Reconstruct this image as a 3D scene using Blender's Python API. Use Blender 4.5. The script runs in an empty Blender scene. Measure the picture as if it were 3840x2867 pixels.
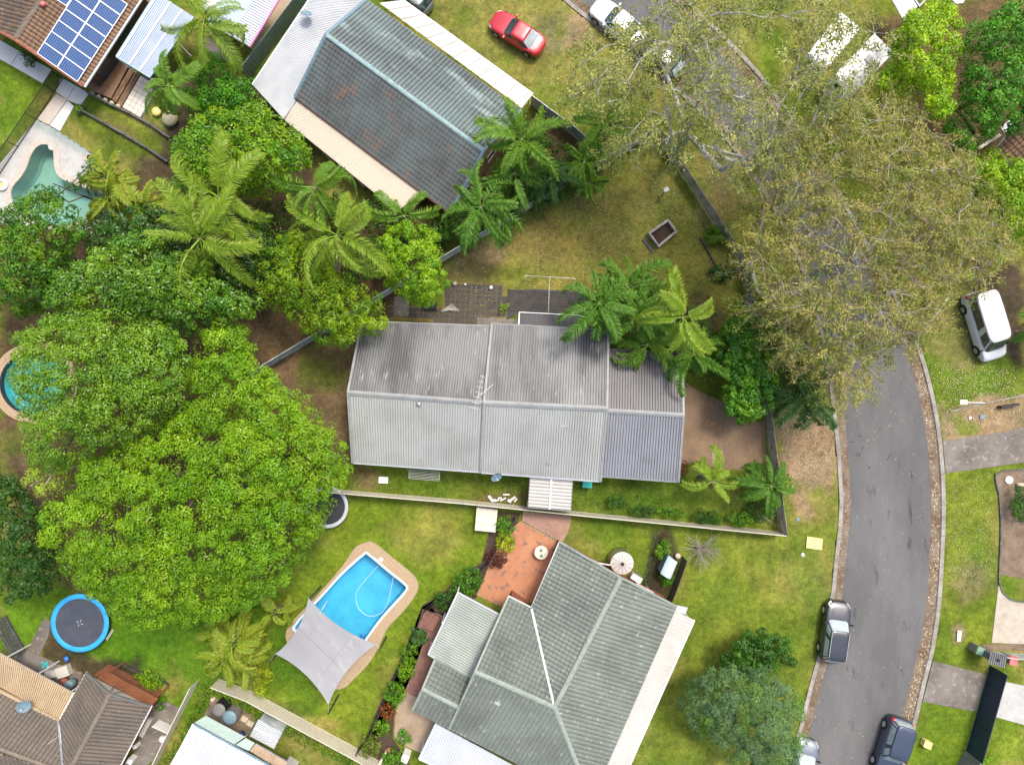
import bpy, math, random
import numpy as np
from mathutils import Vector, Matrix

# ------------------------------------------------------------------ camera, sky, sun, exposure
scene = bpy.context.scene
H = 55.0                       # flying height of the camera above the ground
S = 0.02064                    # metres of ground per pixel of the 3840 px wide photograph
cam_d = bpy.data.cameras.new('camera')
cam = bpy.data.objects.new('camera', cam_d)
scene.collection.objects.link(cam)
cam.location = (0, 0, H)
cam_d.sensor_width = 36.0
cam_d.lens = 18.0 / (1920 * S / H)
cam_d.clip_start = 0.5
cam_d.clip_end = 2000
scene.camera = cam

SUN_EL, SUN_AZ = math.radians(62), math.radians(55)      # azimuth measured from +x towards +y
world = bpy.data.worlds.new('World'); scene.world = world
world.use_nodes = True
wn = world.node_tree.nodes; wl = world.node_tree.links
for n in list(wn): wn.remove(n)
sky = wn.new('ShaderNodeTexSky'); sky.sky_type = 'NISHITA'; sky.sun_disc = False
sky.sun_elevation = SUN_EL
sky.sun_rotation = math.pi / 2 - SUN_AZ
sky.air_density = 1.0; sky.dust_density = 5.0; sky.ozone_density = 1.0
bg = wn.new('ShaderNodeBackground'); bg.inputs['Strength'].default_value = 0.15
wo = wn.new('ShaderNodeOutputWorld')
wl.new(sky.outputs[0], bg.inputs[0]); wl.new(bg.outputs[0], wo.inputs[0])
sun_d = bpy.data.lights.new('sun', 'SUN'); sun_d.energy = 1.45; sun_d.angle = math.radians(12)
sun_d.color = (1.0, 0.95, 0.87)
sun = bpy.data.objects.new('sun', sun_d); scene.collection.objects.link(sun)
sdir = Vector((math.cos(SUN_EL) * math.cos(SUN_AZ), math.cos(SUN_EL) * math.sin(SUN_AZ), math.sin(SUN_EL)))
sun.rotation_euler = sdir.to_track_quat('Z', 'Y').to_euler()
vs = scene.view_settings
vs.view_transform = 'Standard'; vs.look = 'None'; vs.gamma = 1.0; vs.exposure = 0.82
try: vs.use_curve_mapping = False
except Exception: pass

# ------------------------------------------------------------------ pixel <-> place helpers
def Wp(px, py, z=0.0):
    k = S * (H - z) / H
    return Vector(((px - 1920) * k, -(py - 1433.5) * k, z))
class T:
    def __init__(s, x0, y0, k): s.x0, s.y0, s.k = x0, y0, k
    def __call__(s, x, y, z=0.0): return Wp(s.x0 + x * s.k, s.y0 + y * s.k, z)
K = 1000 / 2203.0
D = T(0, 0, 3840 / 2213.0)
A1, B1, C1, D1 = T(0, 0, K), T(950, 0, K), T(1900, 0, K), T(2840, 0, K)
A2, B2, C2, D2 = T(0, 700, K), T(950, 700, K), T(1900, 700, K), T(2840, 700, K)
A3, B3, C3, D3 = T(0, 1400, K), T(950, 1400, K), T(1900, 1400, K), T(2840, 1400, K)
A4, B4, C4, D4 = T(0, 2117, K), T(950, 2117, K), T(1900, 2117, 1000 / 1269.0), T(2840, 2117, 1000 / 1269.0)
MPD = S * 3840 / 2213.0        # metres per overview pixel
rnd = random.Random(7)
rng = np.random.default_rng(11)

# ------------------------------------------------------------------ objects, tags, mesh building
col = scene.collection
def tag(o, label=None, cat=None, group=None, kind=None):
    if label: o['label'] = label
    if cat: o['category'] = cat
    if group: o['group'] = group
    if kind: o['kind'] = kind
    return o
def thing(name, label, cat, loc, rz=0.0, group=None):
    o = bpy.data.objects.new(name, None); col.objects.link(o)
    o.empty_display_size = 0.2
    o.location = loc; o.rotation_euler = (0, 0, rz)
    return tag(o, label, cat, group)
def link(name, me, parent=None, loc=None, mw=None):
    o = bpy.data.objects.new(name, me); col.objects.link(o)
    if parent is not None: o.parent = parent
    if loc is not None: o.location = loc
    if mw is not None: o.matrix_local = mw
    return o
def mesh_np(name, V, F, mat, colors=None, smooth=False):
    """V (n,3) array, F list of equal-length faces as (m,k) array or a ragged list"""
    me = bpy.data.meshes.new(name)
    V = np.asarray(V, np.float32)
    if isinstance(F, np.ndarray):
        m, k = F.shape
        me.vertices.add(len(V)); me.vertices.foreach_set('co', V.ravel())
        me.loops.add(m * k); me.loops.foreach_set('vertex_index', F.astype(np.int32).ravel())
        me.polygons.add(m)
        me.polygons.foreach_set('loop_start', np.arange(0, m * k, k, dtype=np.int32))
        me.polygons.foreach_set('loop_total', np.full(m, k, np.int32))
        if smooth: me.polygons.foreach_set('use_smooth', np.ones(m, bool))
        me.update(calc_edges=True)
    else:
        me.from_pydata([tuple(v) for v in V], [], F); me.update()
        if smooth:
            me.polygons.foreach_set('use_smooth', np.ones(len(me.polygons), bool))
    if mat is not None: me.materials.append(mat)
    if colors is not None:
        a = me.color_attributes.new('col', 'FLOAT_COLOR', 'POINT')
        c4 = np.ones((len(V), 4), np.float32); c4[:, :3] = colors
        a.data.foreach_set('color', c4.ravel())
    return me
class MB:
    """collects shapes in world space; build() makes ONE mesh object (vertices local to the parent)"""
    def __init__(s): s.v, s.f = [], []
    def add(s, vs, fs):
        b = len(s.v); s.v += [Vector(v) for v in vs]; s.f += [[b + i for i in f] for f in fs]; return s
    def quad(s, a, b, c, d): return s.add([a, b, c, d], [[0, 1, 2, 3]])
    def prism(s, pts, z0, z1):
        """closed prism over a plan polygon"""
        n = len(pts)
        ar = sum(pts[i][0] * pts[(i + 1) % n][1] - pts[(i + 1) % n][0] * pts[i][1] for i in range(n))
        if ar < 0: pts = pts[::-1]
        lo = [Vector((p[0], p[1], z0)) for p in pts]; hi = [Vector((p[0], p[1], z1)) for p in pts]
        fs = [list(range(n, 2 * n)), list(range(n - 1, -1, -1))]
        fs += [[i, (i + 1) % n, n + (i + 1) % n, n + i] for i in range(n)]
        return s.add(lo + hi, fs)
    def slab(s, pts, th):
        """sloping slab: polygon of 3-D points and a thickness below it"""
        n = len(pts)
        nm = (pts[1] - pts[0]).cross(pts[2] - pts[0]).normalized()
        if nm.z < 0: pts = pts[::-1]
        lo = [p - Vector((0, 0, th)) for p in pts]
        fs = [list(range(n)), list(range(2 * n - 1, n - 1, -1))]
        fs += [[n + i, n + (i + 1) % n, (i + 1) % n, i] for i in range(n)]
        return s.add(list(pts) + lo, fs)
    def bar(s, p, q, w, h=None, up=Vector((0, 0, 1))):
        """square bar between two points"""
        h = h or w; p, q = Vector(p), Vector(q)
        d = (q - p).normalized()
        sd = d.cross(up)
        if sd.length < 1e-4: sd = d.cross(Vector((1, 0, 0)))
        sd.normalize(); u = sd.cross(d)
        sd *= w / 2; u *= h / 2
        vs = [p - sd - u, p + sd - u, p + sd + u, p - sd + u, q - sd - u, q + sd - u, q + sd + u, q - sd + u]
        return s.add(vs, [[3, 2, 1, 0], [4, 5, 6, 7], [0, 1, 5, 4], [1, 2, 6, 5], [2, 3, 7, 6], [3, 0, 4, 7]])
    def tube(s, pts, rad, n=8, cap=True):
        pts = [Vector(p) for p in pts]; m = len(pts)
        if not isinstance(rad, (list, tuple)): rad = [rad] * m
        vs = []
        for i, p in enumerate(pts):
            d = (pts[min(i + 1, m - 1)] - pts[max(i - 1, 0)]).normalized()
            a = d.cross(Vector((0, 0, 1)))
            if a.length < 1e-3: a = Vector((1, 0, 0))
            a.normalize(); b = a.cross(d)
            for k in range(n):
                t = 2 * math.pi * k / n
                vs.append(p + (a * math.cos(t) + b * math.sin(t)) * rad[i])
        fs = []
        for i in range(m - 1):
            for k in range(n):
                k2 = (k + 1) % n
                fs.append([i * n + k, i * n + k2, (i + 1) * n + k2, (i + 1) * n + k])
        if cap: fs += [list(range(n)), list(range(m * n - 1, (m - 1) * n - 1, -1))]
        return s.add(vs, fs)
    def lathe(s, c, prof, n=24, axis=None):
        """prof: list of (radius, height) about a vertical axis at c"""
        c = Vector(c); vs = []
        for r, z in prof:
            for k in range(n):
                t = 2 * math.pi * k / n
                vs.append(c + Vector((r * math.cos(t), r * math.sin(t), z)))
        fs = []
        for i in range(len(prof) - 1):
            for k in range(n):
                k2 = (k + 1) % n
                fs.append([i * n + k, i * n + k2, (i + 1) * n + k2, (i + 1) * n + k])
        fs += [list(range(n - 1, -1, -1)), list(range((len(prof) - 1) * n, len(prof) * n))]
        return s.add(vs, fs)
    def box(s, c, dx, dy, dz, rz=0.0):
        """box standing on c"""
        c = Vector(c); ca, sa = math.cos(rz), math.sin(rz)
        pts = [(c.x + ca * x - sa * y, c.y + sa * x + ca * y) for x, y in
               ((-dx / 2, -dy / 2), (dx / 2, -dy / 2), (dx / 2, dy / 2), (-dx / 2, dy / 2))]
        return s.prism(pts, c.z, c.z + dz)
    def build(s, name, mat, parent=None, smooth=False, local=False):
        org = Vector((0, 0, 0))
        loc = None
        if not local:
            if parent is not None:
                q = parent
                while q is not None: org += Vector(q.location); q = q.parent
            else:
                xs = [v.x for v in s.v]; ys = [v.y for v in s.v]; zs = [v.z for v in s.v]
                org = Vector(((min(xs) + max(xs)) / 2, (min(ys) + max(ys)) / 2, min(zs))); loc = org
        me = bpy.data.meshes.new(name)
        me.from_pydata([v - org for v in s.v], [], s.f); me.update()
        if smooth: me.polygons.foreach_set('use_smooth', np.ones(len(me.polygons), bool))
        me.materials.append(mat)
        return link(name, me, parent, loc)
def struct(o): o['kind'] = 'structure'; return o
def stuff(o): o['kind'] = 'stuff'; return o
def lerp(a, b, t): return a + (b - a) * t
def centre(ps): return sum((Vector(p) for p in ps), Vector((0, 0, 0))) / len(ps)
def flat(v, z=0.0): return Vector((v[0], v[1], z))

# ------------------------------------------------------------------ materials
def nodes_of(m):
    m.use_nodes = True
    nt = m.node_tree
    return nt, nt.nodes, nt.links, nt.nodes['Principled BSDF']
def mat(name, c, rough=0.7, c2=None, sc=1.0, c3=None, sc3=6.0, metal=0.0, spec=0.5, bump=0.0, bsc=40.0,
        stretch=None, rot=0.0, lo=0.4, hi=0.65, lo3=0.55, hi3=0.7, coat=0.0):
    """procedural surface: base colour, two layers of blotches (world position), fine relief"""
    m = bpy.data.materials.new(name)
    nt, N, L, P = nodes_of(m)
    P.inputs['Base Color'].default_value = (*c, 1)
    P.inputs['Roughness'].default_value = rough
    P.inputs['Metallic'].default_value = metal
    P.inputs['Specular IOR Level'].default_value = spec
    P.inputs['Coat Weight'].default_value = coat
    P.inputs['Coat Roughness'].default_value = 0.05
    g = N.new('ShaderNodeNewGeometry')
    mp = N.new('ShaderNodeMapping'); mp.vector_type = 'TEXTURE'
    mp.inputs['Rotation'].default_value = (0, 0, rot)
    if stretch: mp.inputs['Scale'].default_value = stretch
    L.new(g.outputs['Position'], mp.inputs[0])
    cur = None
    def layer(prev, color, scale, a, b, det):
        t = N.new('ShaderNodeTexNoise'); t.inputs['Scale'].default_value = scale
        t.inputs['Detail'].default_value = det; t.inputs['Roughness'].default_value = 0.65
        L.new(mp.outputs[0], t.inputs['Vector'])
        r = N.new('ShaderNodeMapRange'); r.inputs[1].default_value = a; r.inputs[2].default_value = b
        L.new(t.outputs['Fac'], r.inputs[0])
        x = N.new('ShaderNodeMix'); x.data_type = 'RGBA'
        if prev is None: x.inputs[6].default_value = (*c, 1)
        else: L.new(prev, x.inputs[6])
        x.inputs[7].default_value = (*color, 1)
        L.new(r.outputs[0], x.inputs[0])
        return x.outputs[2]
    if c2 is not None: cur = layer(cur, c2, sc, lo, hi, 5)
    if c3 is not None: cur = layer(cur, c3, sc3, lo3, hi3, 4)
    if cur is not None: L.new(cur, P.inputs['Base Color'])
    if bump:
        t = N.new('ShaderNodeTexNoise'); t.inputs['Scale'].default_value = bsc; t.inputs['Detail'].default_value = 3
        L.new(g.outputs['Position'], t.inputs['Vector'])
        b = N.new('ShaderNodeBump'); b.inputs['Strength'].default_value = bump; b.inputs['Distance'].default_value = 0.03
        L.new(t.outputs['Fac'], b.inputs['Height']); L.new(b.outputs[0], P.inputs['Normal'])
    return m
def attr_mat(name, rough=0.6, spec=0.3, bump=0.0, bsc=30, var=0.0, vsc=8.0, trans=0.0):
    """colour taken from the vertex attribute 'col' (a leaf's or a soil's own colour)"""
    m = bpy.data.materials.new(name)
    nt, N, L, P = nodes_of(m)
    a = N.new('ShaderNodeAttribute'); a.attribute_name = 'col'
    src = a.outputs['Color']
    P.inputs['Roughness'].default_value = rough; P.inputs['Specular IOR Level'].default_value = spec
    g = N.new('ShaderNodeNewGeometry')
    if var:
        prev = src
        for k, (sc_, am) in enumerate(((vsc, var), (vsc * 5.3, var * 1.1), (vsc * 0.21, var * 0.8))):
            t = N.new('ShaderNodeTexNoise'); t.inputs['Scale'].default_value = sc_; t.inputs['Detail'].default_value = 4
            t.inputs['Roughness'].default_value = 0.7
            L.new(g.outputs['Position'], t.inputs['Vector'])
            r = N.new('ShaderNodeMapRange'); r.inputs[1].default_value = 0.28; r.inputs[2].default_value = 0.72
            r.inputs[3].default_value = 1 - am; r.inputs[4].default_value = 1 + am
            L.new(t.outputs['Fac'], r.inputs[0])
            x = N.new('ShaderNodeVectorMath'); x.operation = 'SCALE'
            L.new(prev, x.inputs[0]); L.new(r.outputs[0], x.inputs['Scale'])
            prev = x.outputs[0]
        src = prev
    L.new(src, P.inputs['Base Color'])
    if bump:
        t = N.new('ShaderNodeTexNoise'); t.inputs['Scale'].default_value = bsc; t.inputs['Detail'].default_value = 4
        L.new(g.outputs['Position'], t.inputs['Vector'])
        b = N.new('ShaderNodeBump'); b.inputs['Strength'].default_value = bump; b.inputs['Distance'].default_value = 0.05
        L.new(t.outputs['Fac'], b.inputs['Height']); L.new(b.outputs[0], P.inputs['Normal'])
    if trans:
        out = N['Material Output']
        tr = N.new('ShaderNodeBsdfTranslucent'); L.new(src, tr.inputs['Color'])
        mx = N.new('ShaderNodeMixShader'); mx.inputs[0].default_value = trans
        L.new(P.outputs[0], mx.inputs[1]); L.new(tr.outputs[0], mx.inputs[2]); L.new(mx.outputs[0], out.inputs['Surface'])
    return m
def water_mat(name, tint):
    m = bpy.data.materials.new(name); m.use_nodes = True
    N = m.node_tree.nodes; L = m.node_tree.links
    N.remove(N['Principled BSDF']); out = N['Material Output']
    tr = N.new('ShaderNodeBsdfTransparent'); tr.inputs[0].default_value = (*tint, 1)
    gl = N.new('ShaderNodeBsdfGlossy'); gl.inputs['Roughness'].default_value = 0.05
    fr = N.new('ShaderNodeFresnel'); fr.inputs[0].default_value = 1.33
    t = N.new('ShaderNodeTexNoise'); t.inputs['Scale'].default_value = 2.2; t.inputs['Detail'].default_value = 3
    g = N.new('ShaderNodeNewGeometry'); L.new(g.outputs['Position'], t.inputs['Vector'])
    b = N.new('ShaderNodeBump'); b.inputs['Strength'].default_value = 0.6; b.inputs['Distance'].default_value = 0.08
    L.new(t.outputs['Fac'], b.inputs['Height'])
    L.new(b.outputs[0], gl.inputs['Normal']); L.new(b.outputs[0], fr.inputs['Normal'])
    mx = N.new('ShaderNodeMixShader')
    L.new(fr.outputs[0], mx.inputs[0]); L.new(tr.outputs[0], mx.inputs[1]); L.new(gl.outputs[0], mx.inputs[2])
    L.new(mx.outputs[0], out.inputs['Surface'])
    return m
def glass_mat(name, tint, f0=0.08):
    m = bpy.data.materials.new(name); m.use_nodes = True
    N = m.node_tree.nodes; L = m.node_tree.links
    N.remove(N['Principled BSDF']); out = N['Material Output']
    tr = N.new('ShaderNodeBsdfTransparent'); tr.inputs[0].default_value = (*tint, 1)
    gl = N.new('ShaderNodeBsdfGlossy'); gl.inputs['Roughness'].default_value = 0.03
    mx = N.new('ShaderNodeMixShader'); mx.inputs[0].default_value = f0
    L.new(tr.outputs[0], mx.inputs[1]); L.new(gl.outputs[0], mx.inputs[2]); L.new(mx.outputs[0], out.inputs['Surface'])
    return m
M = {}
M['asphalt'] = mat('asphalt', (0.112, 0.111, 0.112), 0.9, (0.155, 0.152, 0.147), 0.3, (0.072, 0.072, 0.075), 1.3, bump=0.25, bsc=60,
                   stretch=(1, 3, 1), lo3=0.6, hi3=0.75, spec=0.2)
M['gutter'] = mat('gutter_silt', (0.20, 0.16, 0.12), 0.95, (0.12, 0.075, 0.04), 0.8, (0.33, 0.29, 0.24), 5, bump=0.3, spec=0.1)
M['kerb'] = mat('kerb_concrete', (0.33, 0.31, 0.27), 0.9, (0.19, 0.165, 0.13), 0.9, (0.42, 0.40, 0.36), 7, bump=0.2)
M['concrete'] = mat('pale_concrete', (0.45, 0.445, 0.415), 0.85, (0.36, 0.355, 0.33), 0.6, (0.5, 0.495, 0.47), 3, bump=0.1)
M['path'] = mat('path_concrete', (0.60, 0.60, 0.57), 0.85, (0.50, 0.50, 0.475), 0.6, bump=0.1)
M['old_concrete'] = mat('old_concrete', (0.20, 0.18, 0.15), 0.9, (0.12, 0.10, 0.085), 0.45, (0.30, 0.28, 0.25), 2.5, bump=0.15)
M['brown_concrete'] = mat('stained_drive', (0.235, 0.155, 0.092), 0.9, (0.15, 0.10, 0.065), 0.35, (0.36, 0.19, 0.085), 0.35, bump=0.15, lo3=0.6)
M['aggregate'] = mat('exposed_aggregate', (0.42, 0.31, 0.19), 0.9, (0.30, 0.21, 0.12), 14, (0.55, 0.45, 0.32), 26, bump=0.3, bsc=60)
M['tan_concrete'] = mat('tan_concrete', (0.38, 0.29, 0.20), 0.9, (0.28, 0.2, 0.13), 0.7, (0.45, 0.36, 0.26), 9, bump=0.15)
M['white'] = mat('white_paint', (0.80, 0.80, 0.79), 0.5, (0.70, 0.69, 0.66), 1.2)
M['white_sheet'] = mat('white_sheet', (0.52, 0.545, 0.58), 0.4, (0.45, 0.475, 0.51), 0.5)
M['cream_sheet'] = mat('cream_sheet', (0.52, 0.50, 0.46), 0.55, (0.45, 0.43, 0.385), 0.8)
M['cream_paint'] = mat('cream_paint', (0.66, 0.62, 0.50), 0.6, (0.55, 0.51, 0.40), 0.9)
M['rust_sheet'] = mat('rust_streaked_sheet', (0.66, 0.58, 0.47), 0.55, (0.50, 0.30, 0.13), 0.55, (0.58, 0.52, 0.42), 2.0,
                      stretch=(0.6, 7, 1), rot=math.radians(53), lo=0.58, hi=0.72)
M['grey_sheet'] = mat('grey_zinc', (0.52, 0.54, 0.55), 0.5, (0.44, 0.46, 0.48), 0.7, (0.38, 0.39, 0.40), 4, metal=0.1, lo3=0.62, hi3=0.75)
M['blue_sheet'] = mat('blue_grey_sheet', (0.36, 0.43, 0.54), 0.45, (0.42, 0.48, 0.58), 0.7, metal=0.1)
M['paleblue_sheet'] = mat('pale_blue_sheet', (0.50, 0.62, 0.68), 0.5, (0.45, 0.58, 0.66), 0.8)
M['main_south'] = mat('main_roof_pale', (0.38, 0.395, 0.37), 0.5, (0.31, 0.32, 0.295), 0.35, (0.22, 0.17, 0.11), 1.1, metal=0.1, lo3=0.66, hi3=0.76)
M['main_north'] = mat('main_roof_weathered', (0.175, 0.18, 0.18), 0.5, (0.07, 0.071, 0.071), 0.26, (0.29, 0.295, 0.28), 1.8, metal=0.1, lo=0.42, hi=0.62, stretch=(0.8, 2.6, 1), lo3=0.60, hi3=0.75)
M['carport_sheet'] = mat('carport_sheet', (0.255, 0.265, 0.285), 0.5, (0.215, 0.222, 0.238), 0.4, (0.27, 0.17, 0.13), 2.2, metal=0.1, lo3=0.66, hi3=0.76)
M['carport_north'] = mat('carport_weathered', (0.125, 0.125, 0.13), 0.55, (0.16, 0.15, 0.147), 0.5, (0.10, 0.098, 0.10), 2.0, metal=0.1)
M['ridge_metal'] = mat('ridge_flashing', (0.27, 0.285, 0.275), 0.5, (0.21, 0.215, 0.21), 1.5)
M['green_sheet'] = mat('pale_green_sheet', (0.38, 0.42, 0.375), 0.5, (0.30, 0.335, 0.30), 0.5)
M['tan_sheet'] = mat('tan_sheet', (0.46, 0.35, 0.21), 0.55, (0.38, 0.28, 0.17), 0.7, (0.26, 0.22, 0.15), 2.5, lo3=0.6)
M['teal_tile'] = mat('teal_roof_tile', (0.105, 0.128, 0.122), 0.5, (0.07, 0.072, 0.068), 0.35, (0.185, 0.115, 0.07), 0.55, bump=0.2, lo3=0.55, hi3=0.7)
M['teal_tile_pale'] = mat('teal_roof_tile_pale', (0.12, 0.165, 0.16), 0.45, (0.05, 0.06, 0.06), 0.3, (0.34, 0.44, 0.42), 0.55, bump=0.2, lo3=0.52, hi3=0.75, stretch=(0.8, 3, 1), rot=math.radians(53))  # tile of the paler slope: lighter base with broad pale streaks
M['teal_ridge'] = mat('teal_ridge', (0.25, 0.36, 0.35), 0.6, (0.17, 0.25, 0.25), 2.5, bump=0.2)
M['green_tile'] = mat('green_roof_tile', (0.165, 0.19, 0.158), 0.6, (0.115, 0.13, 0.11), 0.35, (0.33, 0.365, 0.31), 3.0, bump=0.2, lo3=0.58, hi3=0.75)
M['green_ridge'] = mat('green_ridge', (0.28, 0.325, 0.275), 0.65, (0.21, 0.245, 0.205), 2.5, bump=0.2)
M['brown_tile'] = mat('brown_roof_tile', (0.135, 0.108, 0.083), 0.65, (0.095, 0.08, 0.065), 0.5, (0.21, 0.175, 0.12), 4, bump=0.2, lo3=0.58)
M['brown_ridge'] = mat('brown_ridge', (0.20, 0.165, 0.125), 0.7, (0.15, 0.12, 0.09), 2.5, bump=0.2)
M['rust_tile'] = mat('rusty_brown_tile', (0.20, 0.115, 0.065), 0.65, (0.14, 0.085, 0.05), 0.6, (0.32, 0.20, 0.11), 4, bump=0.2, lo3=0.58)
M['lichen_tile'] = mat('lichen_brown_tile', (0.075, 0.058, 0.045), 0.75, (0.15, 0.09, 0.05), 1.2, (0.21, 0.16, 0.10), 5, bump=0.2)
M['lichen_ridge'] = mat('lichen_ridge', (0.17, 0.15, 0.12), 0.8, (0.10, 0.085, 0.065), 3, bump=0.2)
M['brick'] = mat('red_brick', (0.30, 0.105, 0.06), 0.85, (0.22, 0.08, 0.05), 2.0, (0.40, 0.17, 0.10), 8, bump=0.2)
M['orange_brick'] = mat('orange_paver', (0.42, 0.16, 0.075), 0.85, (0.52, 0.23, 0.11), 0.6, (0.20, 0.115, 0.10), 1.8, bump=0.2, lo3=0.56, hi3=0.62)
M['red_paver'] = mat('red_paver', (0.26, 0.11, 0.075), 0.85, (0.20, 0.10, 0.075), 1.0, (0.13, 0.085, 0.075), 2.6, bump=0.2, lo3=0.56, hi3=0.62)
M['pink_paver'] = mat('pink_paver', (0.36, 0.20, 0.15), 0.85, (0.28, 0.16, 0.12), 0.9, (0.44, 0.28, 0.21), 4, bump=0.2)
M['veranda_tile'] = mat('terracotta_deck', (0.20, 0.075, 0.03), 0.6, (0.15, 0.055, 0.025), 1.0, (0.27, 0.12, 0.05), 5)
M['render_cream'] = mat('cream_render', (0.56, 0.47, 0.33), 0.8, (0.48, 0.38, 0.25), 1.0)
M['dark_render'] = mat('dark_brown_render', (0.085, 0.05, 0.034), 0.8, (0.06, 0.036, 0.026), 1.0)
M['render_yellow'] = mat('yellow_render', (0.62, 0.45, 0.20), 0.8, (0.55, 0.38, 0.17), 1.0)
M['weatherboard'] = mat('weatherboard', (0.52, 0.52, 0.50), 0.7, (0.45, 0.45, 0.43), 1.0)
M['timber'] = mat('brown_timber', (0.24, 0.14, 0.075), 0.65, (0.16, 0.085, 0.04), 0.9, (0.32, 0.20, 0.12), 6, stretch=(1, 4, 1), rot=math.radians(-33), bump=0.1)
M['dark_timber'] = mat('dark_timber', (0.045, 0.042, 0.04), 0.75, (0.075, 0.065, 0.055), 2.0, bump=0.1)
M['grey_timber'] = mat('weathered_timber', (0.42, 0.395, 0.35), 0.85, (0.16, 0.14, 0.115), 1.5, (0.32, 0.29, 0.25), 8, bump=0.15)
M['sleeper'] = mat('grey_sleeper', (0.12, 0.12, 0.115), 0.9, (0.07, 0.07, 0.07), 1.5, (0.24, 0.24, 0.23), 5, bump=0.2)
M['white_tile'] = mat('white_floor_tile', (0.68, 0.63, 0.54), 0.5, (0.60, 0.54, 0.45), 1.0)
M['black_tile'] = mat('black_paver', (0.035, 0.034, 0.033), 0.75, (0.07, 0.06, 0.045), 0.7, (0.16, 0.145, 0.12), 5, bump=0.15, lo3=0.62, hi3=0.72)
M['moss_joint'] = mat('mossy_joint', (0.22, 0.16, 0.04), 0.95, (0.10, 0.08, 0.035), 1.5, bump=0.3)
M['mulch'] = mat('mulch_soil', (0.07, 0.045, 0.03), 0.95, (0.045, 0.03, 0.02), 1.0, (0.20, 0.14, 0.08), 14, bump=0.5, bsc=25, lo3=0.6, hi3=0.72)
M['gravel_mulch'] = mat('gravel_mulch', (0.20, 0.145, 0.095), 0.95, (0.11, 0.075, 0.05), 1.0, (0.42, 0.33, 0.22), 16, bump=0.5, bsc=25)
M['gravel'] = mat('pale_gravel', (0.46, 0.41, 0.33), 0.95, (0.36, 0.30, 0.23), 1.2, (0.58, 0.54, 0.47), 18, bump=0.4, bsc=40)
M['silver'] = mat('galvanised_steel', (0.50, 0.51, 0.52), 0.4, (0.42, 0.43, 0.44), 2, metal=0.6)
M['black_metal'] = mat('black_steel', (0.018, 0.018, 0.02), 0.45, spec=0.4)
M['grey_plastic'] = mat('grey_plastic', (0.22, 0.30, 0.36), 0.5)
M['dish'] = mat('dish_grey', (0.16, 0.245, 0.29), 0.5, (0.13, 0.21, 0.25), 3)
M['fence_green'] = mat('fence_green', (0.20, 0.27, 0.22), 0.5, (0.16, 0.22, 0.18), 1.0)
M['fence_grey'] = mat('fence_grey', (0.54, 0.58, 0.57), 0.5, (0.30, 0.35, 0.34), 1.2)
M['fence_cream'] = mat('fence_cream', (0.62, 0.58, 0.47), 0.5, (0.56, 0.52, 0.41), 1.0)
M['fence_navy'] = mat('fence_navy', (0.010, 0.028, 0.052), 0.45, (0.014, 0.034, 0.06), 1.0)
M['fence_dkgrey'] = mat('fence_dark_grey', (0.20, 0.19, 0.18), 0.55, (0.15, 0.145, 0.14), 1.0)
M['pane'] = mat('window_pane', (0.03, 0.045, 0.055), 0.08, spec=0.8)
M['car_glass'] = mat('car_glass', (0.02, 0.04, 0.042), 0.06, (0.16, 0.22, 0.22), 2.2, spec=1.0, lo=0.55, hi=0.7)
M['car_glass_pale'] = mat('car_glass_painted_reflection', (0.30, 0.36, 0.37), 0.1, (0.42, 0.48, 0.48), 2.5, spec=1.0)  # sky reflection painted into the glass as a pale base colour
M['tyre'] = mat('tyre_rubber', (0.02, 0.02, 0.02), 0.85)
M['rim'] = mat('alloy_rim', (0.62, 0.62, 0.63), 0.3, metal=0.7)
M['lamp_clear'] = mat('headlamp', (0.75, 0.75, 0.75), 0.15, spec=0.8)
M['lamp_red'] = mat('tail_lamp', (0.45, 0.02, 0.02), 0.2, spec=0.7)
M['paint_red'] = mat('red_car_paint', (0.42, 0.006, 0.018), 0.3, coat=1.0)
M['paint_white'] = mat('white_car_paint', (0.60, 0.61, 0.615), 0.3, (0.55, 0.56, 0.56), 1.5, coat=0.5)
M['paint_black'] = mat('black_car_paint', (0.12, 0.123, 0.13), 0.22, metal=0.85, coat=0.3)
M['paint_navy'] = mat('navy_car_paint', (0.085, 0.105, 0.15), 0.34, metal=0.7, coat=0.4)
M['paint_silver'] = mat('silver_car_paint', (0.20, 0.225, 0.26), 0.3, metal=0.6, coat=0.6)
M['paint_greygreen'] = mat('grey_green_paint', (0.20, 0.24, 0.24), 0.3, metal=0.4, coat=0.6)
M['paint_dark'] = mat('dark_car_paint', (0.03, 0.035, 0.04), 0.3, metal=0.3, coat=0.8)
M['trim'] = mat('black_trim', (0.015, 0.015, 0.016), 0.6)
M['pool_blue'] = mat('blue_pool_shell', (0.075, 0.47, 0.66), 0.6, (0.055, 0.38, 0.59), 0.7, (0.03, 0.22, 0.38), 4, lo3=.64, hi3=.75)
M['pool_teal'] = mat('teal_pool_shell', (0.33, 0.45, 0.41), 0.7, (0.33, 0.39, 0.31), 0.3)
M['pool_turq'] = mat('turquoise_pool_liner', (0.09, 0.45, 0.47), 0.6, (0.12, 0.50, 0.52), 1.0)
M['pool_rim'] = mat('pale_blue_rim', (0.55, 0.74, 0.80), 0.4)
M['coping'] = mat('pale_coping', (0.50, 0.44, 0.37), 0.8, (0.43, 0.37, 0.31), 4, bump=0.1)
M['water_blue'] = water_mat('pool_water', (0.80, 0.96, 1.0))
M['water_teal'] = water_mat('pond_teal_water', (0.70, 0.90, 0.86))
M['tramp_pad'] = mat('blue_foam_pad', (0.03, 0.36, 0.74), 0.6, (0.025, 0.30, 0.66), 1.5)
M['tramp_mat'] = mat('dark_jump_mat', (0.045, 0.055, 0.075), 0.8, (0.065, 0.07, 0.09), 1.0)
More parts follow.
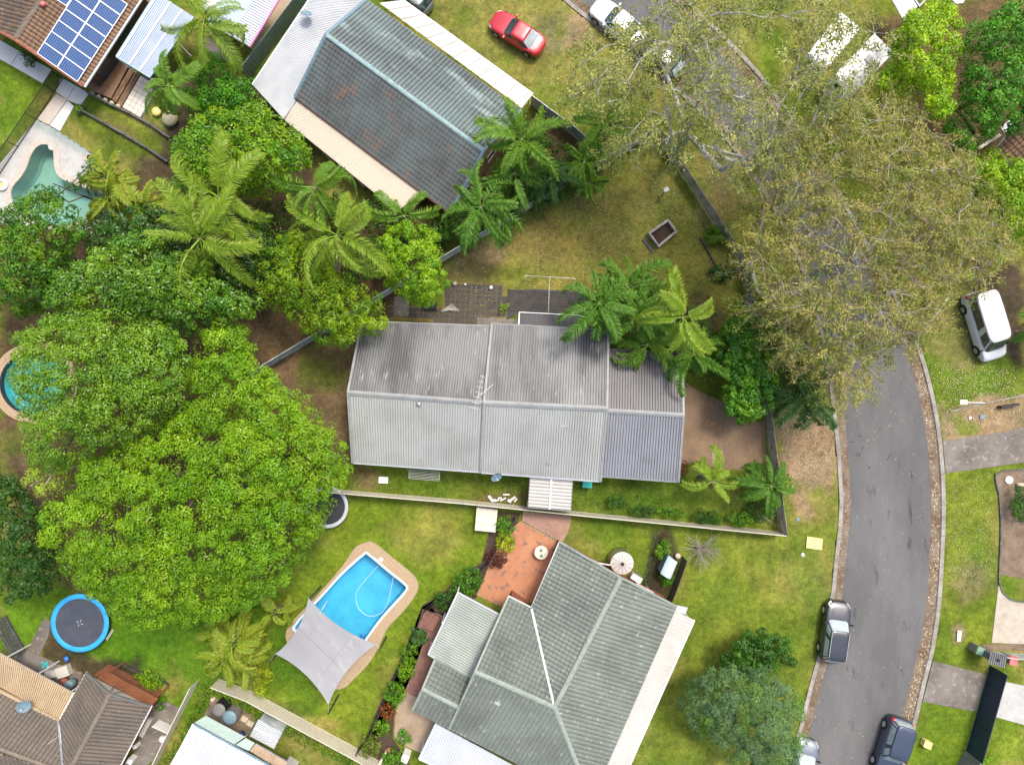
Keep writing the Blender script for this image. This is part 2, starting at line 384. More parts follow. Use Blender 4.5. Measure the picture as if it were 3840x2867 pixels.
M['sail'] = mat('grey_shade_cloth', (0.31, 0.31, 0.315), 0.85, (0.25, 0.25, 0.262), 0.30, (0.34, 0.34, 0.345), 2, bump=.15, bsc=4, stretch=(1, 3, 1), rot=.7)
M['teal_plastic'] = mat('teal_plastic', (0.02, 0.46, 0.36), 0.5)
M['yellow_board'] = mat('yellow_board', (0.78, 0.57, 0.17), 0.6, (0.82, 0.66, 0.28), 1.5)
M['red_plastic'] = mat('red_plastic', (0.62, 0.10, 0.10), 0.5, (0.7, 0.2, 0.2), 2.0)
M['green_plastic'] = mat('green_plastic', (0.10, 0.22, 0.13), 0.5, (0.25, 0.36, 0.27), 2.5)
M['blue_plastic'] = mat('blue_plastic', (0.03, 0.16, 0.52), 0.4)
M['aqua_plastic'] = mat('aqua_plastic', (0.03, 0.42, 0.46), 0.5)
M['stone'] = mat('pale_stone', (0.55, 0.48, 0.36), 0.85, (0.42, 0.36, 0.27), 3, bump=0.2)
M['pink'] = mat('pink_fascia', (0.70, 0.25, 0.42), 0.5)
M['bark'] = mat('brown_bark', (0.11, 0.08, 0.055), 0.9, (0.07, 0.05, 0.035), 2, bump=0.3)
M['gum_bark'] = mat('pale_grey_bark', (0.47, 0.45, 0.42), 0.85, (0.34, 0.325, 0.30), 1.5, (0.58, 0.56, 0.52), 5, bump=0.15)
M['twig'] = mat('pale_twig', (0.46, 0.42, 0.36), 0.85, (0.34, 0.30, 0.25), 1.5)
M['white_twig'] = mat('bleached_twig', (0.52, 0.46, 0.38), 0.85, (0.36, 0.31, 0.25), 2.5)
M['palm_trunk'] = mat('palm_trunk', (0.22, 0.19, 0.15), 0.9, (0.14, 0.12, 0.09), 3, bump=0.3)
M['solar_cell'] = mat('solar_cell', (0.010, 0.055, 0.19), 0.35, (0.016, 0.07, 0.22), 1.0, spec=0.25)
M['solar_back'] = mat('solar_back_sheet', (0.20, 0.27, 0.38), 0.45, spec=0.2)
M['alu'] = mat('aluminium', (0.70, 0.72, 0.74), 0.4, metal=0.3)
M['poly_green'] = mat('green_polycarbonate', (0.22, 0.33, 0.28), 0.35, (0.16, 0.26, 0.24), 1.0)
M['dark_sheet'] = mat('dark_shade_sheet', (0.022, 0.024, 0.03), 0.5, (0.035, 0.036, 0.04), 1.0)
M['glass_clear'] = glass_mat('fence_glass', (0.86, 0.93, 0.91), 0.10)
M['bluegrey_paint'] = mat('blue_grey_paint', (0.30, 0.42, 0.46), 0.5)
M['carton'] = mat('pale_board', (0.52, 0.50, 0.45), 0.7)
M['wicker'] = mat('wicker_tan', (0.42, 0.38, 0.24), 0.8, (0.34, 0.30, 0.18), 6, bump=0.3)
M['leaf'] = attr_mat('leaf', 0.45, 0.35, trans=0.25)
M['leaf_gloss'] = attr_mat('glossy_leaf', 0.36, 0.45, trans=0.2)
M['leaf_dry'] = attr_mat('dull_leaf', 0.7, 0.2, trans=0.25)
M['litter'] = attr_mat('leaf_litter', 0.8, 0.2)
M['ground'] = attr_mat('lawn', 0.95, 0.1, bump=0.6, bsc=9, var=0.36, vsc=2.4)

# ------------------------------------------------------------------ numeric helpers
def catmull(pts, n=8):
    P = [Vector(p) for p in pts]; out = []
    for i in range(len(P) - 1):
        a, b, c, d = P[max(i - 1, 0)], P[i], P[i + 1], P[min(i + 2, len(P) - 1)]
        for k in range(n):
            t = k / n
            out.append(0.5 * ((2 * b) + (c - a) * t + (2 * a - 5 * b + 4 * c - d) * t * t + (3 * b - a - 3 * c + d) * t ** 3))
    out.append(P[-1]); return out
def resample(P, step):
    L = [0.0]
    for a, b in zip(P, P[1:]): L.append(L[-1] + (b - a).length)
    n = max(1, round(L[-1] / step)); out = []; j = 0
    for i in range(n + 1):
        s = L[-1] * i / n
        while j < len(L) - 2 and L[j + 1] < s: j += 1
        t = (s - L[j]) / max(1e-9, L[j + 1] - L[j]); out.append(P[j].lerp(P[j + 1], t))
    return out
def offset(P, d):
    out = []
    for i, p in enumerate(P):
        t = (P[min(i + 1, len(P) - 1)] - P[max(i - 1, 0)]); t.z = 0; t.normalize()
        out.append(p + Vector((t.y, -t.x, 0)) * d)     # to the right of travel
    return out
def closed_smooth(pts, n=6):
    P = [Vector(p) for p in pts]; m = len(P); out = []
    for i in range(m):
        a, b, c, d = P[i - 1], P[i], P[(i + 1) % m], P[(i + 2) % m]
        for k in range(n):
            t = k / n
            out.append(0.5 * ((2 * b) + (c - a) * t + (2 * a - 5 * b + 4 * c - d) * t * t + (3 * b - a - 3 * c + d) * t ** 3))
    return out
def offset_closed(P, d):
    m = len(P); ar = sum(P[i].x * P[(i + 1) % m].y - P[(i + 1) % m].x * P[i].y for i in range(m))
    s = 1 if ar > 0 else -1
    out = []
    for i, p in enumerate(P):
        t = P[(i + 1) % m] - P[i - 1]; t.z = 0; t.normalize()
        out.append(p + Vector((t.y, -t.x, 0)) * d * s)
    return out
def sdf(poly, X, Y):
    """signed distance to a polygon, negative inside"""
    X = np.asarray(X); Y = np.asarray(Y)
    d = np.full(X.shape, 1e9); ins = np.zeros(X.shape, bool)
    n = len(poly)
    for i in range(n):
        ax, ay = poly[i][0], poly[i][1]; bx, by = poly[(i + 1) % n][0], poly[(i + 1) % n][1]
        ex, ey = bx - ax, by - ay
        t = np.clip(((X - ax) * ex + (Y - ay) * ey) / (ex * ex + ey * ey + 1e-12), 0, 1)
        d = np.minimum(d, np.hypot(X - ax - t * ex, Y - ay - t * ey))
        c = ((ay > Y) != (by > Y)) & (X < (bx - ax) * (Y - ay) / (by - ay + 1e-12) + ax)
        ins ^= c
    return np.where(ins, -d, d)
_lat = rng.random((256, 256))
def vnoise(x, y):
    xi = np.floor(x).astype(int); yi = np.floor(y).astype(int); fx = x - xi; fy = y - yi
    fx = fx * fx * (3 - 2 * fx); fy = fy * fy * (3 - 2 * fy)
    g = lambda i, j: _lat[i % 256, j % 256]
    return (g(xi, yi) * (1 - fx) + g(xi + 1, yi) * fx) * (1 - fy) + (g(xi, yi + 1) * (1 - fx) + g(xi + 1, yi + 1) * fx) * fy
def fbm(x, y, o=4):
    s = 0; a = 0.5
    for k in range(o): s = s + a * vnoise(x * 2 ** k + 17 * k, y * 2 ** k + 31 * k); a *= 0.5
    return s / (1 - 0.5 ** o)

# ------------------------------------------------------------------ roofs
def sheet_plane(root, e0, e1, r1, r0, m, sw=0.76, ribs=4, rh=0.035, name='roof_sheet', seg=1, skip=()):
    """ribbed metal sheets laid side by side from the eave e0-e1 up to r0-r1, each sheet a part of its own"""
    e0, e1, r1, r0 = (Vector(p) for p in (e0, e1, r1, r0))
    nm = (e1 - e0).cross(r0 - e0).normalized()
    if nm.z < 0: nm = -nm
    Ln = ((e1 - e0).length + (r1 - r0).length) / 2
    n = max(1, round(Ln / sw))
    org = Vector((0, 0, 0)); q = root
    while q is not None: org += Vector(q.location); q = q.parent
    prof = []
    for k in range(ribs):
        for a, h in ((0.0, 0), (0.66, 0), (0.72, -rh * 2.4), (0.92, -rh * 2.4)): prof.append(((k + a) / ribs, h))
    prof.append((1.0, 0))
    for i in range(n):
        if i in skip: continue
        lift = 0.004 * (i % 2)
        V = []
        for (t, h) in prof:
            u = (i + t * 0.997) / n
            for j in range(seg + 1):
                v = j / seg
                V.append(lerp(lerp(e0, e1, u), lerp(r0, r1, u), v) + nm * (h + lift) - org)
        F = []
        for a in range(len(prof) - 1):
            for j in range(seg):
                b = a * (seg + 1) + j; c = b + seg + 1
                F.append([b, c, c + 1, b + 1])
        me = bpy.data.meshes.new(name); me.from_pydata(V, [], F); me.update(); me.materials.append(m)
        link(name, me, root)
def tile_mesh(w, l, m, name='roof_tile', flatness=1.0, lap=0.985):
    us = [0.015, 0.10, 0.28, 0.5, 0.72, 0.90, 0.985]; hs = [-0.03, 0.0, 0.03, 0.045, 0.03, 0.0, -0.03]
    V, F = [], []
    lift = 0.05 if flatness > 0.7 else 0.065
    for u, h in zip(us, hs):
        V += [(u * w, 0, -0.005), (u * w, 0, h * flatness + lift), (u * w, l * (0.985 if flatness > 0.7 else 0.90), h * flatness + 0.002)]  # flatter tiles stop short: the bared dark deck stands for the lap shadow
    for i in range(len(us) - 1):
        b = i * 3; F += [[b, b + 3, b + 4, b + 1], [b + 1, b + 4, b + 5, b + 2]]
    return V, F
class TileRoof:
    def __init__(s, root, w=0.30, l=0.335, flatness=1.0):
        s.root = root; s.w = w; s.l = l; s.fl = flatness; s.full = []; s.rest = {}; s.mesh = {}
        s.org = Vector(root.location)
    def plane(s, poly, m, deck=True, fl=None):
        """poly: convex planar polygon, first edge = eave"""
        P = [Vector(p) for p in poly]
        n = Vector((0, 0, 0)); c = centre(P)
        for i in range(len(P)): n += (P[i] - c).cross(P[(i + 1) % len(P)] - c)
        n.normalize()
        if n.z < 0: n = -n
        u = (P[1] - P[0]); u -= n * u.dot(n); u.normalize()
        v = n.cross(u)
        o = P[0]
        if v.z < 0: u = -u; v = -v
        if deck:
            d = MB(); d.slab([p - n * ((p - c).dot(n) + 0.07) for p in P], 0.06); d.build('roof_deck', M['dark_timber'], s.root)
        Q = [((p - o).dot(u), (p - o).dot(v)) for p in P]
        k = len(Q)
        ar = sum(Q[i][0] * Q[(i + 1) % k][1] - Q[(i + 1) % k][0] * Q[i][1] for i in range(k))
        if ar < 0: Q = Q[::-1]
        E = []
        for i in range(k):
            ax, ay = Q[i]; bx, by = Q[(i + 1) % k]; L = math.hypot(bx - ax, by - ay)
            E.append((ax, ay, -(by - ay) / L, (bx - ax) / L))        # inward normal
        u0, u1 = min(q[0] for q in Q), max(q[0] for q in Q); v0, v1 = min(q[1] for q in Q), max(q[1] for q in Q)
        mw = Matrix((u, v, n)).transposed().to_4x4()
        V, F = tile_mesh(s.w, s.l, m, flatness=fl or s.fl)
        s.flm = getattr(s, 'flm', {}); s.flm[m.name] = fl or s.fl
        if m.name not in s.mesh:
            me = bpy.data.meshes.new('roof_tile'); me.from_pydata(V, [], F); me.update(); me.materials.append(m)
            s.mesh[m.name] = me; s.rest[m.name] = [m, [], []]
        nu = math.ceil((u1 - u0) / s.w); nv = math.ceil((v1 - v0) / s.l)
        R = s.rest[m.name]
        for j in range(nv):
            for i in range(nu):
                a, b = u0 + i * s.w, v0 + j * s.l
                cor = [(a, b), (a + s.w, b), (a, b + s.l), (a + s.w, b + s.l)]
                mn = min(min((x - e[0]) * e[2] + (y - e[1]) * e[3] for e in E) for x, y in cor)
                cc = min((a + s.w / 2 - e[0]) * e[2] + (b + s.l / 2 - e[1]) * e[3] for e in E)
                if cc < -0.06: continue
                jit = rnd.uniform(-0.004, 0.006)
                if mn >= -0.02:
                    p = o + u * a + v * b + n * jit
                    M4 = mw.copy(); M4.translation = p - s.org
                    s.full.append(((p - Vector((0, 0, H))).length, M4, m.name))
                else:
                    base = len(R[1])
                    for (x, y, z) in V:
                        X, Y = a + x, b + y
                        for _ in range(2):
                            for e in E:
                                dd = (X - e[0]) * e[2] + (Y - e[1]) * e[3]
                                if dd < 0: X -= e[2] * dd; Y -= e[3] * dd
                        R[1].append(o + u * X + v * Y + n * (z + jit) - s.org)
                    R[2] += [[base + q for q in f] for f in F]
    def finish(s, limit=300):
        s.full.sort(key=lambda t: t[0])
        V, F = None, None
        for i, (d, M4, mn) in enumerate(s.full):
            if i < limit: link('roof_tile', s.mesh[mn], s.root, mw=M4)
            else:
                V, F = tile_mesh(s.w, s.l, None, flatness=s.flm[mn])
                R = s.rest[mn]; base = len(R[1])
                R[1] += [M4 @ Vector(x) for x in V]; R[2] += [[base + q for q in f] for f in F]
        for mn, (m, V_, F_) in s.rest.items():
            if not V_: continue
            me = bpy.data.meshes.new('roof_tile_field'); me.from_pydata(V_, [], F_); me.update(); me.materials.append(m)
            stuff(link('roof_tile_field', me, s.root))
_cap = {}
def ridge(root, p0, p1, m, w=0.26, step=0.42, name='ridge_cap', h=0.09):
    """overlapping half-round caps along a ridge, hip or barge"""
    p0, p1 = Vector(p0), Vector(p1)
    n = max(1, round((p1 - p0).length / step)); st = (p1 - p0).length / n
    key = (m.name, w, round(st, 2), h)
    if key not in _cap:
        V, F = [], []
        ang = [math.radians(a) for a in (0, 36, 72, 108, 144, 180)]
        for x, k, dz in ((0, 1.06, 0.016), (st * 1.06, 0.97, 0.0)):
            for a in ang: V.append((x, math.cos(a) * w / 2 * k, math.sin(a) * h * k - 0.02 + dz))
        for i in range(5): F.append([i, i + 1, i + 7, i + 6])
        F += [[5, 4, 3, 2, 1, 0], [6, 7, 8, 9, 10, 11]]
        me = bpy.data.meshes.new(name); me.from_pydata(V, [], F); me.update(); me.materials.append(m)
        _cap[key] = me
    d = (p1 - p0).normalized(); sd = Vector((0, 0, 1)).cross(d).normalized(); up = d.cross(sd)
    R = Matrix((d, sd, up)).transposed().to_4x4()
    for i in range(n):
        X = R.copy(); X.translation = p0 + d * st * i - Vector(root.location); link(name, _cap[key], root, mw=X)
def gutter(root, p, q, m, w=0.12, h=0.1, name='gutter'):
    b = MB(); b.bar(p, q, w, h); return b.build(name, m, root)
def walls(root, pts, z, m, name='wall'):
    b = MB(); b.prism([(p[0], p[1]) for p in pts], -0.05, z); return b.build(name, m, root)
def window(root, a, b, z0, z1, out=0.03, frame=None, door=False):
    """a window (or door) lying on the wall line a-b: frame, pane and sill stand proud of the wall"""
    a, b = flat(a), flat(b); d = (b - a).normalized(); n = Vector((d.y, -d.x, 0)) * out
    f = MB()
    w = 0.06
    f.bar(a + n + Vector((0, 0, z0)), a + n + Vector((0, 0, z1)), w); f.bar(b + n + Vector((0, 0, z0)), b + n + Vector((0, 0, z1)), w)
    f.bar(a + n + Vector((0, 0, z1)), b + n + Vector((0, 0, z1)), w); f.bar(a + n + Vector((0, 0, z0)), b + n + Vector((0, 0, z0)), w)
    mid = (a + b) / 2; f.bar(mid + n + Vector((0, 0, z0)), mid + n + Vector((0, 0, z1)), 0.04)
    o = f.build('door' if door else 'window', frame or M['white'], root)
    p = MB(); p.bar((a + n * 0.6) + Vector((0, 0, (z0 + z1) / 2)), (b + n * 0.6) + Vector((0, 0, (z0 + z1) / 2)), 0.02, z1 - z0 - 0.04)
    p.build('pane', M['pane'], o)

# ------------------------------------------------------------------ fences
_pan = {}
def fence(name, label, pts, h, m, kind='sheet', plen=2.4, pm=None, group=None, z0=0.0, cat='fence', rib=0.2):
    pts = [flat(p, z0) for p in pts]
    root = thing(name, label, cat, pts[0], 0, group)
    pm = pm or m
    org = pts[0]
    for a, b in zip(pts, pts[1:]):
        L = (b - a).length; n = max(1, round(L / plen)); st = L / n
        d = (b - a).normalized(); nrm = Vector((-d.y, d.x, 0))
        R = Matrix((d, nrm, Vector((0, 0, 1)))).transposed().to_4x4()
        key = (kind, m.name, round(st, 3), h, rib)
        if key not in _pan:
            b_ = MB()
            if kind == 'sheet':
                k = max(1, round(st / rib)); V, F = [], []
                prof = []
                for i in range(k):
                    for t, y in ((0, 0), (0.35, 0), (0.5, 0.035), (0.85, 0.035)): prof.append(((i + t) / k * (st - 0.04) + 0.02, y))
                prof.append((st - 0.02, 0))
                for x, y in prof: V += [(x, y - 0.005, 0.04), (x, y - 0.005, h - 0.03), (x, y + 0.005, 0.04), (x, y + 0.005, h - 0.03)]
                for i in range(len(prof) - 1):
                    q = i * 4; F += [[q, q + 1, q + 5, q + 4][::-1], [q + 2, q + 3, q + 7, q + 6], [q + 1, q + 3, q + 7, q + 5]]
                b_.add(V, F)
                o = b_.build('panel', m, None, local=True); _pan[key] = o.data; bpy.data.objects.remove(o)
            elif kind == 'paling':
                b_.prism([(0.008, -0.012), (rib - 0.008, -0.012), (rib - 0.008, 0.012), (0.008, 0.012)], 0.03, h)
                o = b_.build('paling', m, None, local=True); _pan[key] = o.data; bpy.data.objects.remove(o)
            elif kind == 'baluster':
                b_.tube([(0, 0, 0.06), (0, 0, h - 0.01)], 0.018, 6)
                o = b_.build('baluster', m, None, local=True); _pan[key] = o.data; bpy.data.objects.remove(o)
            elif kind == 'glass':
                b_.prism([(0.03, -0.006), (st - 0.03, -0.006), (st - 0.03, 0.006), (0.03, 0.006)], 0.06, h)
                o = b_.build('glass_pane', m, None, local=True); _pan[key] = o.data; bpy.data.objects.remove(o)
        for i in range(n):
            p = a + d * st * i
            def put(nm, x):
                X = R.copy(); X.translation = p + d * x - org; link(nm, _pan[key], root, mw=X)
            if kind == 'sheet': put('panel', 0)
            elif kind == 'glass': put('glass_pane', 0)
            elif kind == 'paling':
                k = max(1, round(st / rib))
                for j in range(k): put('paling', st * j / k)
            elif kind == 'baluster':
                k = max(1, round(st / rib))
                for j in range(1, k): put('baluster', st * j / k)
            q = MB()
            if kind == 'glass':
                for x in (0.25, 0.75): q = MB(); q.lathe(p + d * st * x + Vector((0, 0, 0)), [(0.035, 0), (0.035, 0.16), (0.02, 0.18)], 8); q.build('spigot', pm, root)
            else:
                q.bar(p, p + Vector((0, 0, h + 0.02)), 0.06); q.build('post', pm, root)
                for zz in ((h, 0.06) if kind != 'paling' else (h * 0.85, h * 0.2)):
                    r = MB(); off = nrm * (0.04 if kind == 'paling' else 0)
                    r.bar(p + off + Vector((0, 0, zz)), p + d * st + off + Vector((0, 0, zz)), 0.055 if kind != 'baluster' else 0.04); r.build('rail', pm, root)
    e = MB(); e.bar(pts[-1], pts[-1] + Vector((0, 0, h + 0.02)), 0.065); e.build('post', pm, root)
    return root

# ------------------------------------------------------------------ paving pieces
def field(root, poly, e_u, pw, pl, m, gap=0.012, z=0.03, name='paver', brick=False, limit=300, th=0.05):
    """pieces laid in a grid inside a plan polygon; the nearest to the camera are parts, the rest one part"""
    P = [flat(p) for p in poly]; u = flat(e_u).normalized(); v = Vector((-u.y, u.x, 0)); o = P[0]
    Q = [((p - o).dot(u), (p - o).dot(v)) for p in P]
    u0, u1 = min(q[0] for q in Q), max(q[0] for q in Q); v0, v1 = min(q[1] for q in Q), max(q[1] for q in Q)
    nu, nv = math.ceil((u1 - u0) / pw), math.ceil((v1 - v0) / pl)
    I, J = np.meshgrid(np.arange(nu + 1), np.arange(nv + 1), indexing='ij')
    uu = u0 + (I + 0.5) * pw; vv = v0 + (J + 0.5) * pl
    if brick: uu = uu - (J % 2) * pw / 2
    ok = sdf(Q, uu, vv) < -min(pw, pl) * 0.25
    cells = [(uu[i, j], vv[i, j]) for i, j in zip(*np.where(ok))]
    b = MB(); x, y = (pw - gap) / 2, (pl - gap) / 2; k = min(0.012, x * 0.2)
    V = [(-x, -y, -th), (x, -y, -th), (x, y, -th), (-x, y, -th), (-x, -y, -k), (x, -y, -k), (x, y, -k), (-x, y, -k),
         (-x + k, -y + k, 0), (x - k, -y + k, 0), (x - k, y - k, 0), (-x + k, y - k, 0)]
    F = [[0, 1, 5, 4], [1, 2, 6, 5], [2, 3, 7, 6], [3, 0, 4, 7], [4, 5, 9, 8], [5, 6, 10, 9], [6, 7, 11, 10], [7, 4, 8, 11], [8, 9, 10, 11]]
    me = bpy.data.meshes.new(name); me.from_pydata(V, [], F); me.update(); me.materials.append(m)
    R = Matrix((u, v, Vector((0, 0, 1)))).transposed().to_4x4()
    org = Vector(root.location)
    pl_ = []
    for a, c in cells:
        X = R.copy(); X.translation = o + u * a + v * c + Vector((0, 0, z + rnd.uniform(-0.003, 0.003))) - org
        pl_.append((X.translation.length, X))
    cx = org
    pl_.sort(key=lambda t: (t[1].translation + cx).length)
    RV, RF = [], []
    for i, (_, X) in enumerate(pl_):
        if i < limit: link(name, me, root, mw=X)
        else:
            bs = len(RV); RV += [X @ Vector(q) for q in V]; RF += [[bs + t for t in f] for f in F]
    if RV:
        m2 = bpy.data.meshes.new(name + '_field'); m2.from_pydata(RV, [], RF); m2.update(); m2.materials.append(m)
        stuff(link(name + '_field', m2, root))
def sheet(name, poly, z, m, th=0.12):
    b = MB(); b.prism([(p[0], p[1]) for p in poly], z - th, z)
    return struct(b.build(name, m))

# ------------------------------------------------------------------ foliage
def leaf_arrays(pos, nrm, ln, wd, r, tan=None):
    n = len(pos)
    nrm = nrm / (np.linalg.norm(nrm, axis=1, keepdims=True) + 1e-9)
    a = r.normal(size=(n, 3)); t = np.cross(nrm, a)
    if tan is not None: t = tan + a * 0.3; t = t - nrm * (t * nrm).sum(1, keepdims=True)
    t = t + 0.0; t /= np.linalg.norm(t, axis=1, keepdims=True) + 1e-9
    b = np.cross(nrm, t)
    l = (ln * r.uniform(0.7, 1.25, n))[:, None]; w = (wd * r.uniform(0.75, 1.2, n))[:, None]
    V = np.stack([pos - t * l / 2, pos + b * w / 2 - nrm * 0.12 * l, pos + t * l / 2, pos - b * w / 2 - nrm * 0.12 * l], 1).reshape(-1, 3)
    F = np.arange(4 * n).reshape(-1, 4)
    return V, F
def leaves_obj(name, pos, nrm, ln, wd, colr, m, root, r, tan=None):
    V, F = leaf_arrays(pos, nrm, ln, wd, r, tan)
    org = np.array(root.location)
    me = mesh_np(name, V - org, F, m, np.repeat(colr, 4, axis=0))
    return link(name, me, root)
LEAF_GAIN = np.array((1.22, 1.68, 0.55))
def pick_cols(pal, n, r, jit=0.18):
    """a leaf's own colour, by clump: young and old growth differ"""
    C = np.array([p[:3] for p in pal]); w = np.array([p[3] for p in pal]); w = w / w.sum()
    k = r.choice(len(pal), n, p=w)
    return C[k] * LEAF_GAIN * (1 + r.uniform(-jit, jit, (n, 1)))
def px_to_xy(px, py, z):
    k = MPD * (H - z) / H
    return (px - 1106.5) * k, -(py - 826.1) * k
def crown(root, outline, zb, zt, pal, sp=0.62, cr=0.50, nl=84, ln=0.19, wd=0.13, rim=3.0, lobe=2.4, amp=0.9, gap=0.62,
          seed=1, m=None, layers=2, upb=0.6, name='crown', noise=0.5):
    """leaf clumps over a lobed dome whose outline is the tree's own seen from above"""
    r = np.random.default_rng(seed)
    O = np.array(outline, float); sx = sp / MPD
    x0, y0 = O.min(0); x1, y1 = O.max(0)
    gx, gy = np.meshgrid(np.arange(x0, x1 + sx, sx), np.arange(y0, y1 + sx, sx))
    gx = gx.ravel() + r.uniform(-0.5, 0.5, gx.size) * sx; gy = gy.ravel() + r.uniform(-0.5, 0.5, gy.size) * sx
    d = -sdf(O, gx, gy) * MPD + (fbm(gx * MPD * 0.55 + seed, gy * MPD * 0.55) - 0.5) * 1.6 * noise
    k = d > 0.05; gx, gy, d = gx[k], gy[k], d[k]
    ls = lobe / MPD
    lx, ly = np.meshgrid(np.arange(x0 - ls, x1 + 2 * ls, ls), np.arange(y0 - ls, y1 + 2 * ls, ls))
    lx = lx.ravel() + r.uniform(-0.48, 0.48, lx.size) * ls; ly = ly.ravel() + r.uniform(-0.48, 0.48, ly.size) * ls
    lh = r.uniform(-0.6, 0.6, lx.size)
    ds = np.empty(len(gx)); li = np.empty(len(gx), int)
    for a in range(0, len(gx), 4000):
        dd = np.hypot(gx[a:a + 4000, None] - lx[None], gy[a:a + 4000, None] - ly[None])
        li[a:a + 4000] = dd.argmin(1); ds[a:a + 4000] = dd.min(1)
    t = ds * MPD / lobe
    dome = np.sqrt(np.clip(1 - (1 - np.clip(d / rim, 0, 1)) ** 2, 0, 1))
    zc = zb + (zt - zb) * dome + amp * (np.sqrt(np.clip(1 - (t / 0.8) ** 2, 0, 1)) - 0.7) + lh[li] * amp * 0.7
    keep = t + r.uniform(-0.12, 0.12, len(t)) < gap
    P, N_, C_ = [], [], []
    ccol = pick_cols(pal, len(lx), r, 0.24)[li] * 0.45 + pick_cols(pal, len(gx), r, 0.1) * 0.55
    for lay in range(layers):
        kk = keep if lay == 0 else np.ones(len(t), bool)
        if lay >= 1: kk = r.random(len(t)) < 0.75
        g = np.where(kk)[0]
        z = zc[g] - lay * (0.75 * cr + 0.75) - (r.random(len(g)) * 0.4 if lay else 0)
        z = np.maximum(z, 0.15)
        wx, wy = px_to_xy(gx[g], gy[g], z)
        c0 = np.stack([wx, wy, z], 1)
        nl_ = nl if lay == 0 else max(12, int(nl * 0.45))
        q = r.normal(size=(len(g), nl_, 3)); q /= np.linalg.norm(q, axis=2, keepdims=True)
        q[:, :, 2] = np.abs(q[:, :, 2]) * np.where(r.random((len(g), nl_)) < 0.82, 1, -1)
        rad = cr * r.uniform(0.72, 1.04, (len(g), nl_, 1)) * r.uniform(0.72, 1.3, (len(g), 1, 1))
        pos = c0[:, None, :] + q * rad * np.array([1, 1, 0.85])
        nr = q * 1.0 + np.array([0, 0, upb * 0.5]) + r.normal(size=q.shape) * 0.33
        cc = np.repeat(ccol[g][:, None, :], nl_, 1) * r.uniform(0.75, 1.25, (len(g), nl_, 1))
        P.append(pos.reshape(-1, 3)); N_.append(nr.reshape(-1, 3)); C_.append(cc.reshape(-1, 3))
    P = np.concatenate(P); N_ = np.concatenate(N_); C_ = np.concatenate(C_)
    P[:, 2] = np.maximum(P[:, 2], 0.03)
    return leaves_obj(name, P, N_, ln, wd, C_, m or M['leaf'], root, r), np.stack([gx, gy, zc], 1)
def skeleton(base, targets, r, trunk_top, trunk_r):
    """branches grown from the trunk to each target, thick where many meet"""
    base = np.array(base)
    top = base + np.array([0, 0, trunk_top])
    nodes = [base, base * 0.5 + top * 0.5 + np.array([r.uniform(-.15, .15), r.uniform(-.15, .15), 0]), top]; par = [-1, 0, 1]
    order = np.argsort(np.linalg.norm(targets - top, axis=1))
    for i in order:
        t = targets[i]
        A = np.array(nodes[2:])
        dv = t - A; dist = np.linalg.norm(dv, axis=1)
        dt = np.linalg.norm(A - top, axis=1)
        pv = A - np.array([nodes[par[q]] for q in range(2, len(nodes))]); pv = pv / (np.linalg.norm(pv, axis=1, keepdims=True) + 1e-9)
        cs = (pv * dv).sum(1) / (dist + 1e-9)
        cost = dist * (1 + 0.9 * np.clip(0.75 - cs, 0, 2)) + 0.35 * dt + np.maximum(0, A[:, 2] - t[2]) * 1.5
        j = int(cost.argmin()) + 2
        p = np.array(nodes[j]); L = np.linalg.norm(t - p); k = max(1, int(L / 1.3)); prev = j
        side = r.normal(size=3) * 0.12 * L
        for q in range(1, k + 1):
            f = q / k
            pt = p + (t - p) * f + side * math.sin(math.pi * f) * 0.7 + np.array([0, 0, 0.10 * L * math.sin(math.pi * f)])
            nodes.append(pt); par.append(prev); prev = len(nodes) - 1
    n = len(nodes); cnt = np.zeros(n)
    ch = [0] * n
    for i in range(n): 
        if par[i] >= 0: ch[par[i]] += 1
    for i in range(n - 1, -1, -1):
        if ch[i] == 0: cnt[i] += 1
        if par[i] >= 0: cnt[par[i]] += cnt[i]
    rad = trunk_r * (cnt / cnt[0]) ** 0.68
    return np.array(nodes), np.array(par), np.maximum(rad, 0.014)
def limbs_mesh(nodes, par, rad, sides=5):
    V, F = [], []
    mb_v = []
    idx = np.where(par >= 0)[0]
    A = nodes[par[idx]]; B = nodes[idx]; ra = np.minimum(rad[par[idx]], rad[idx] * 1.35); rb = rad[idx]
    return cones(A, B, ra, rb, sides)
def cones(A, B, ra, rb, sides=3):
    d = B - A; L = np.linalg.norm(d, axis=1, keepdims=True) + 1e-9; d = d / L
    ref = np.where(np.abs(d[:, 2:3]) > 0.9, np.array([[1.0, 0, 0]]), np.array([[0, 0, 1.0]]))
    a = np.cross(d, ref); a /= np.linalg.norm(a, axis=1, keepdims=True) + 1e-9; b = np.cross(d, a)
    n = len(A); th = np.arange(sides) * 2 * math.pi / sides
    ring = lambda c, r_: c[:, None, :] + (a[:, None, :] * np.cos(th)[None, :, None] + b[:, None, :] * np.sin(th)[None, :, None]) * r_[:, None, None]
    V = np.concatenate([ring(A, ra), ring(B, rb)], 1).reshape(-1, 3)
    F = []
    o = np.arange(n)[:, None] * 2 * sides
    for k in range(sides):
        k2 = (k + 1) % sides
        F.append(np.concatenate([o + k, o + k2, o + sides + k2, o + sides + k], 1))
    return V, np.concatenate(F)
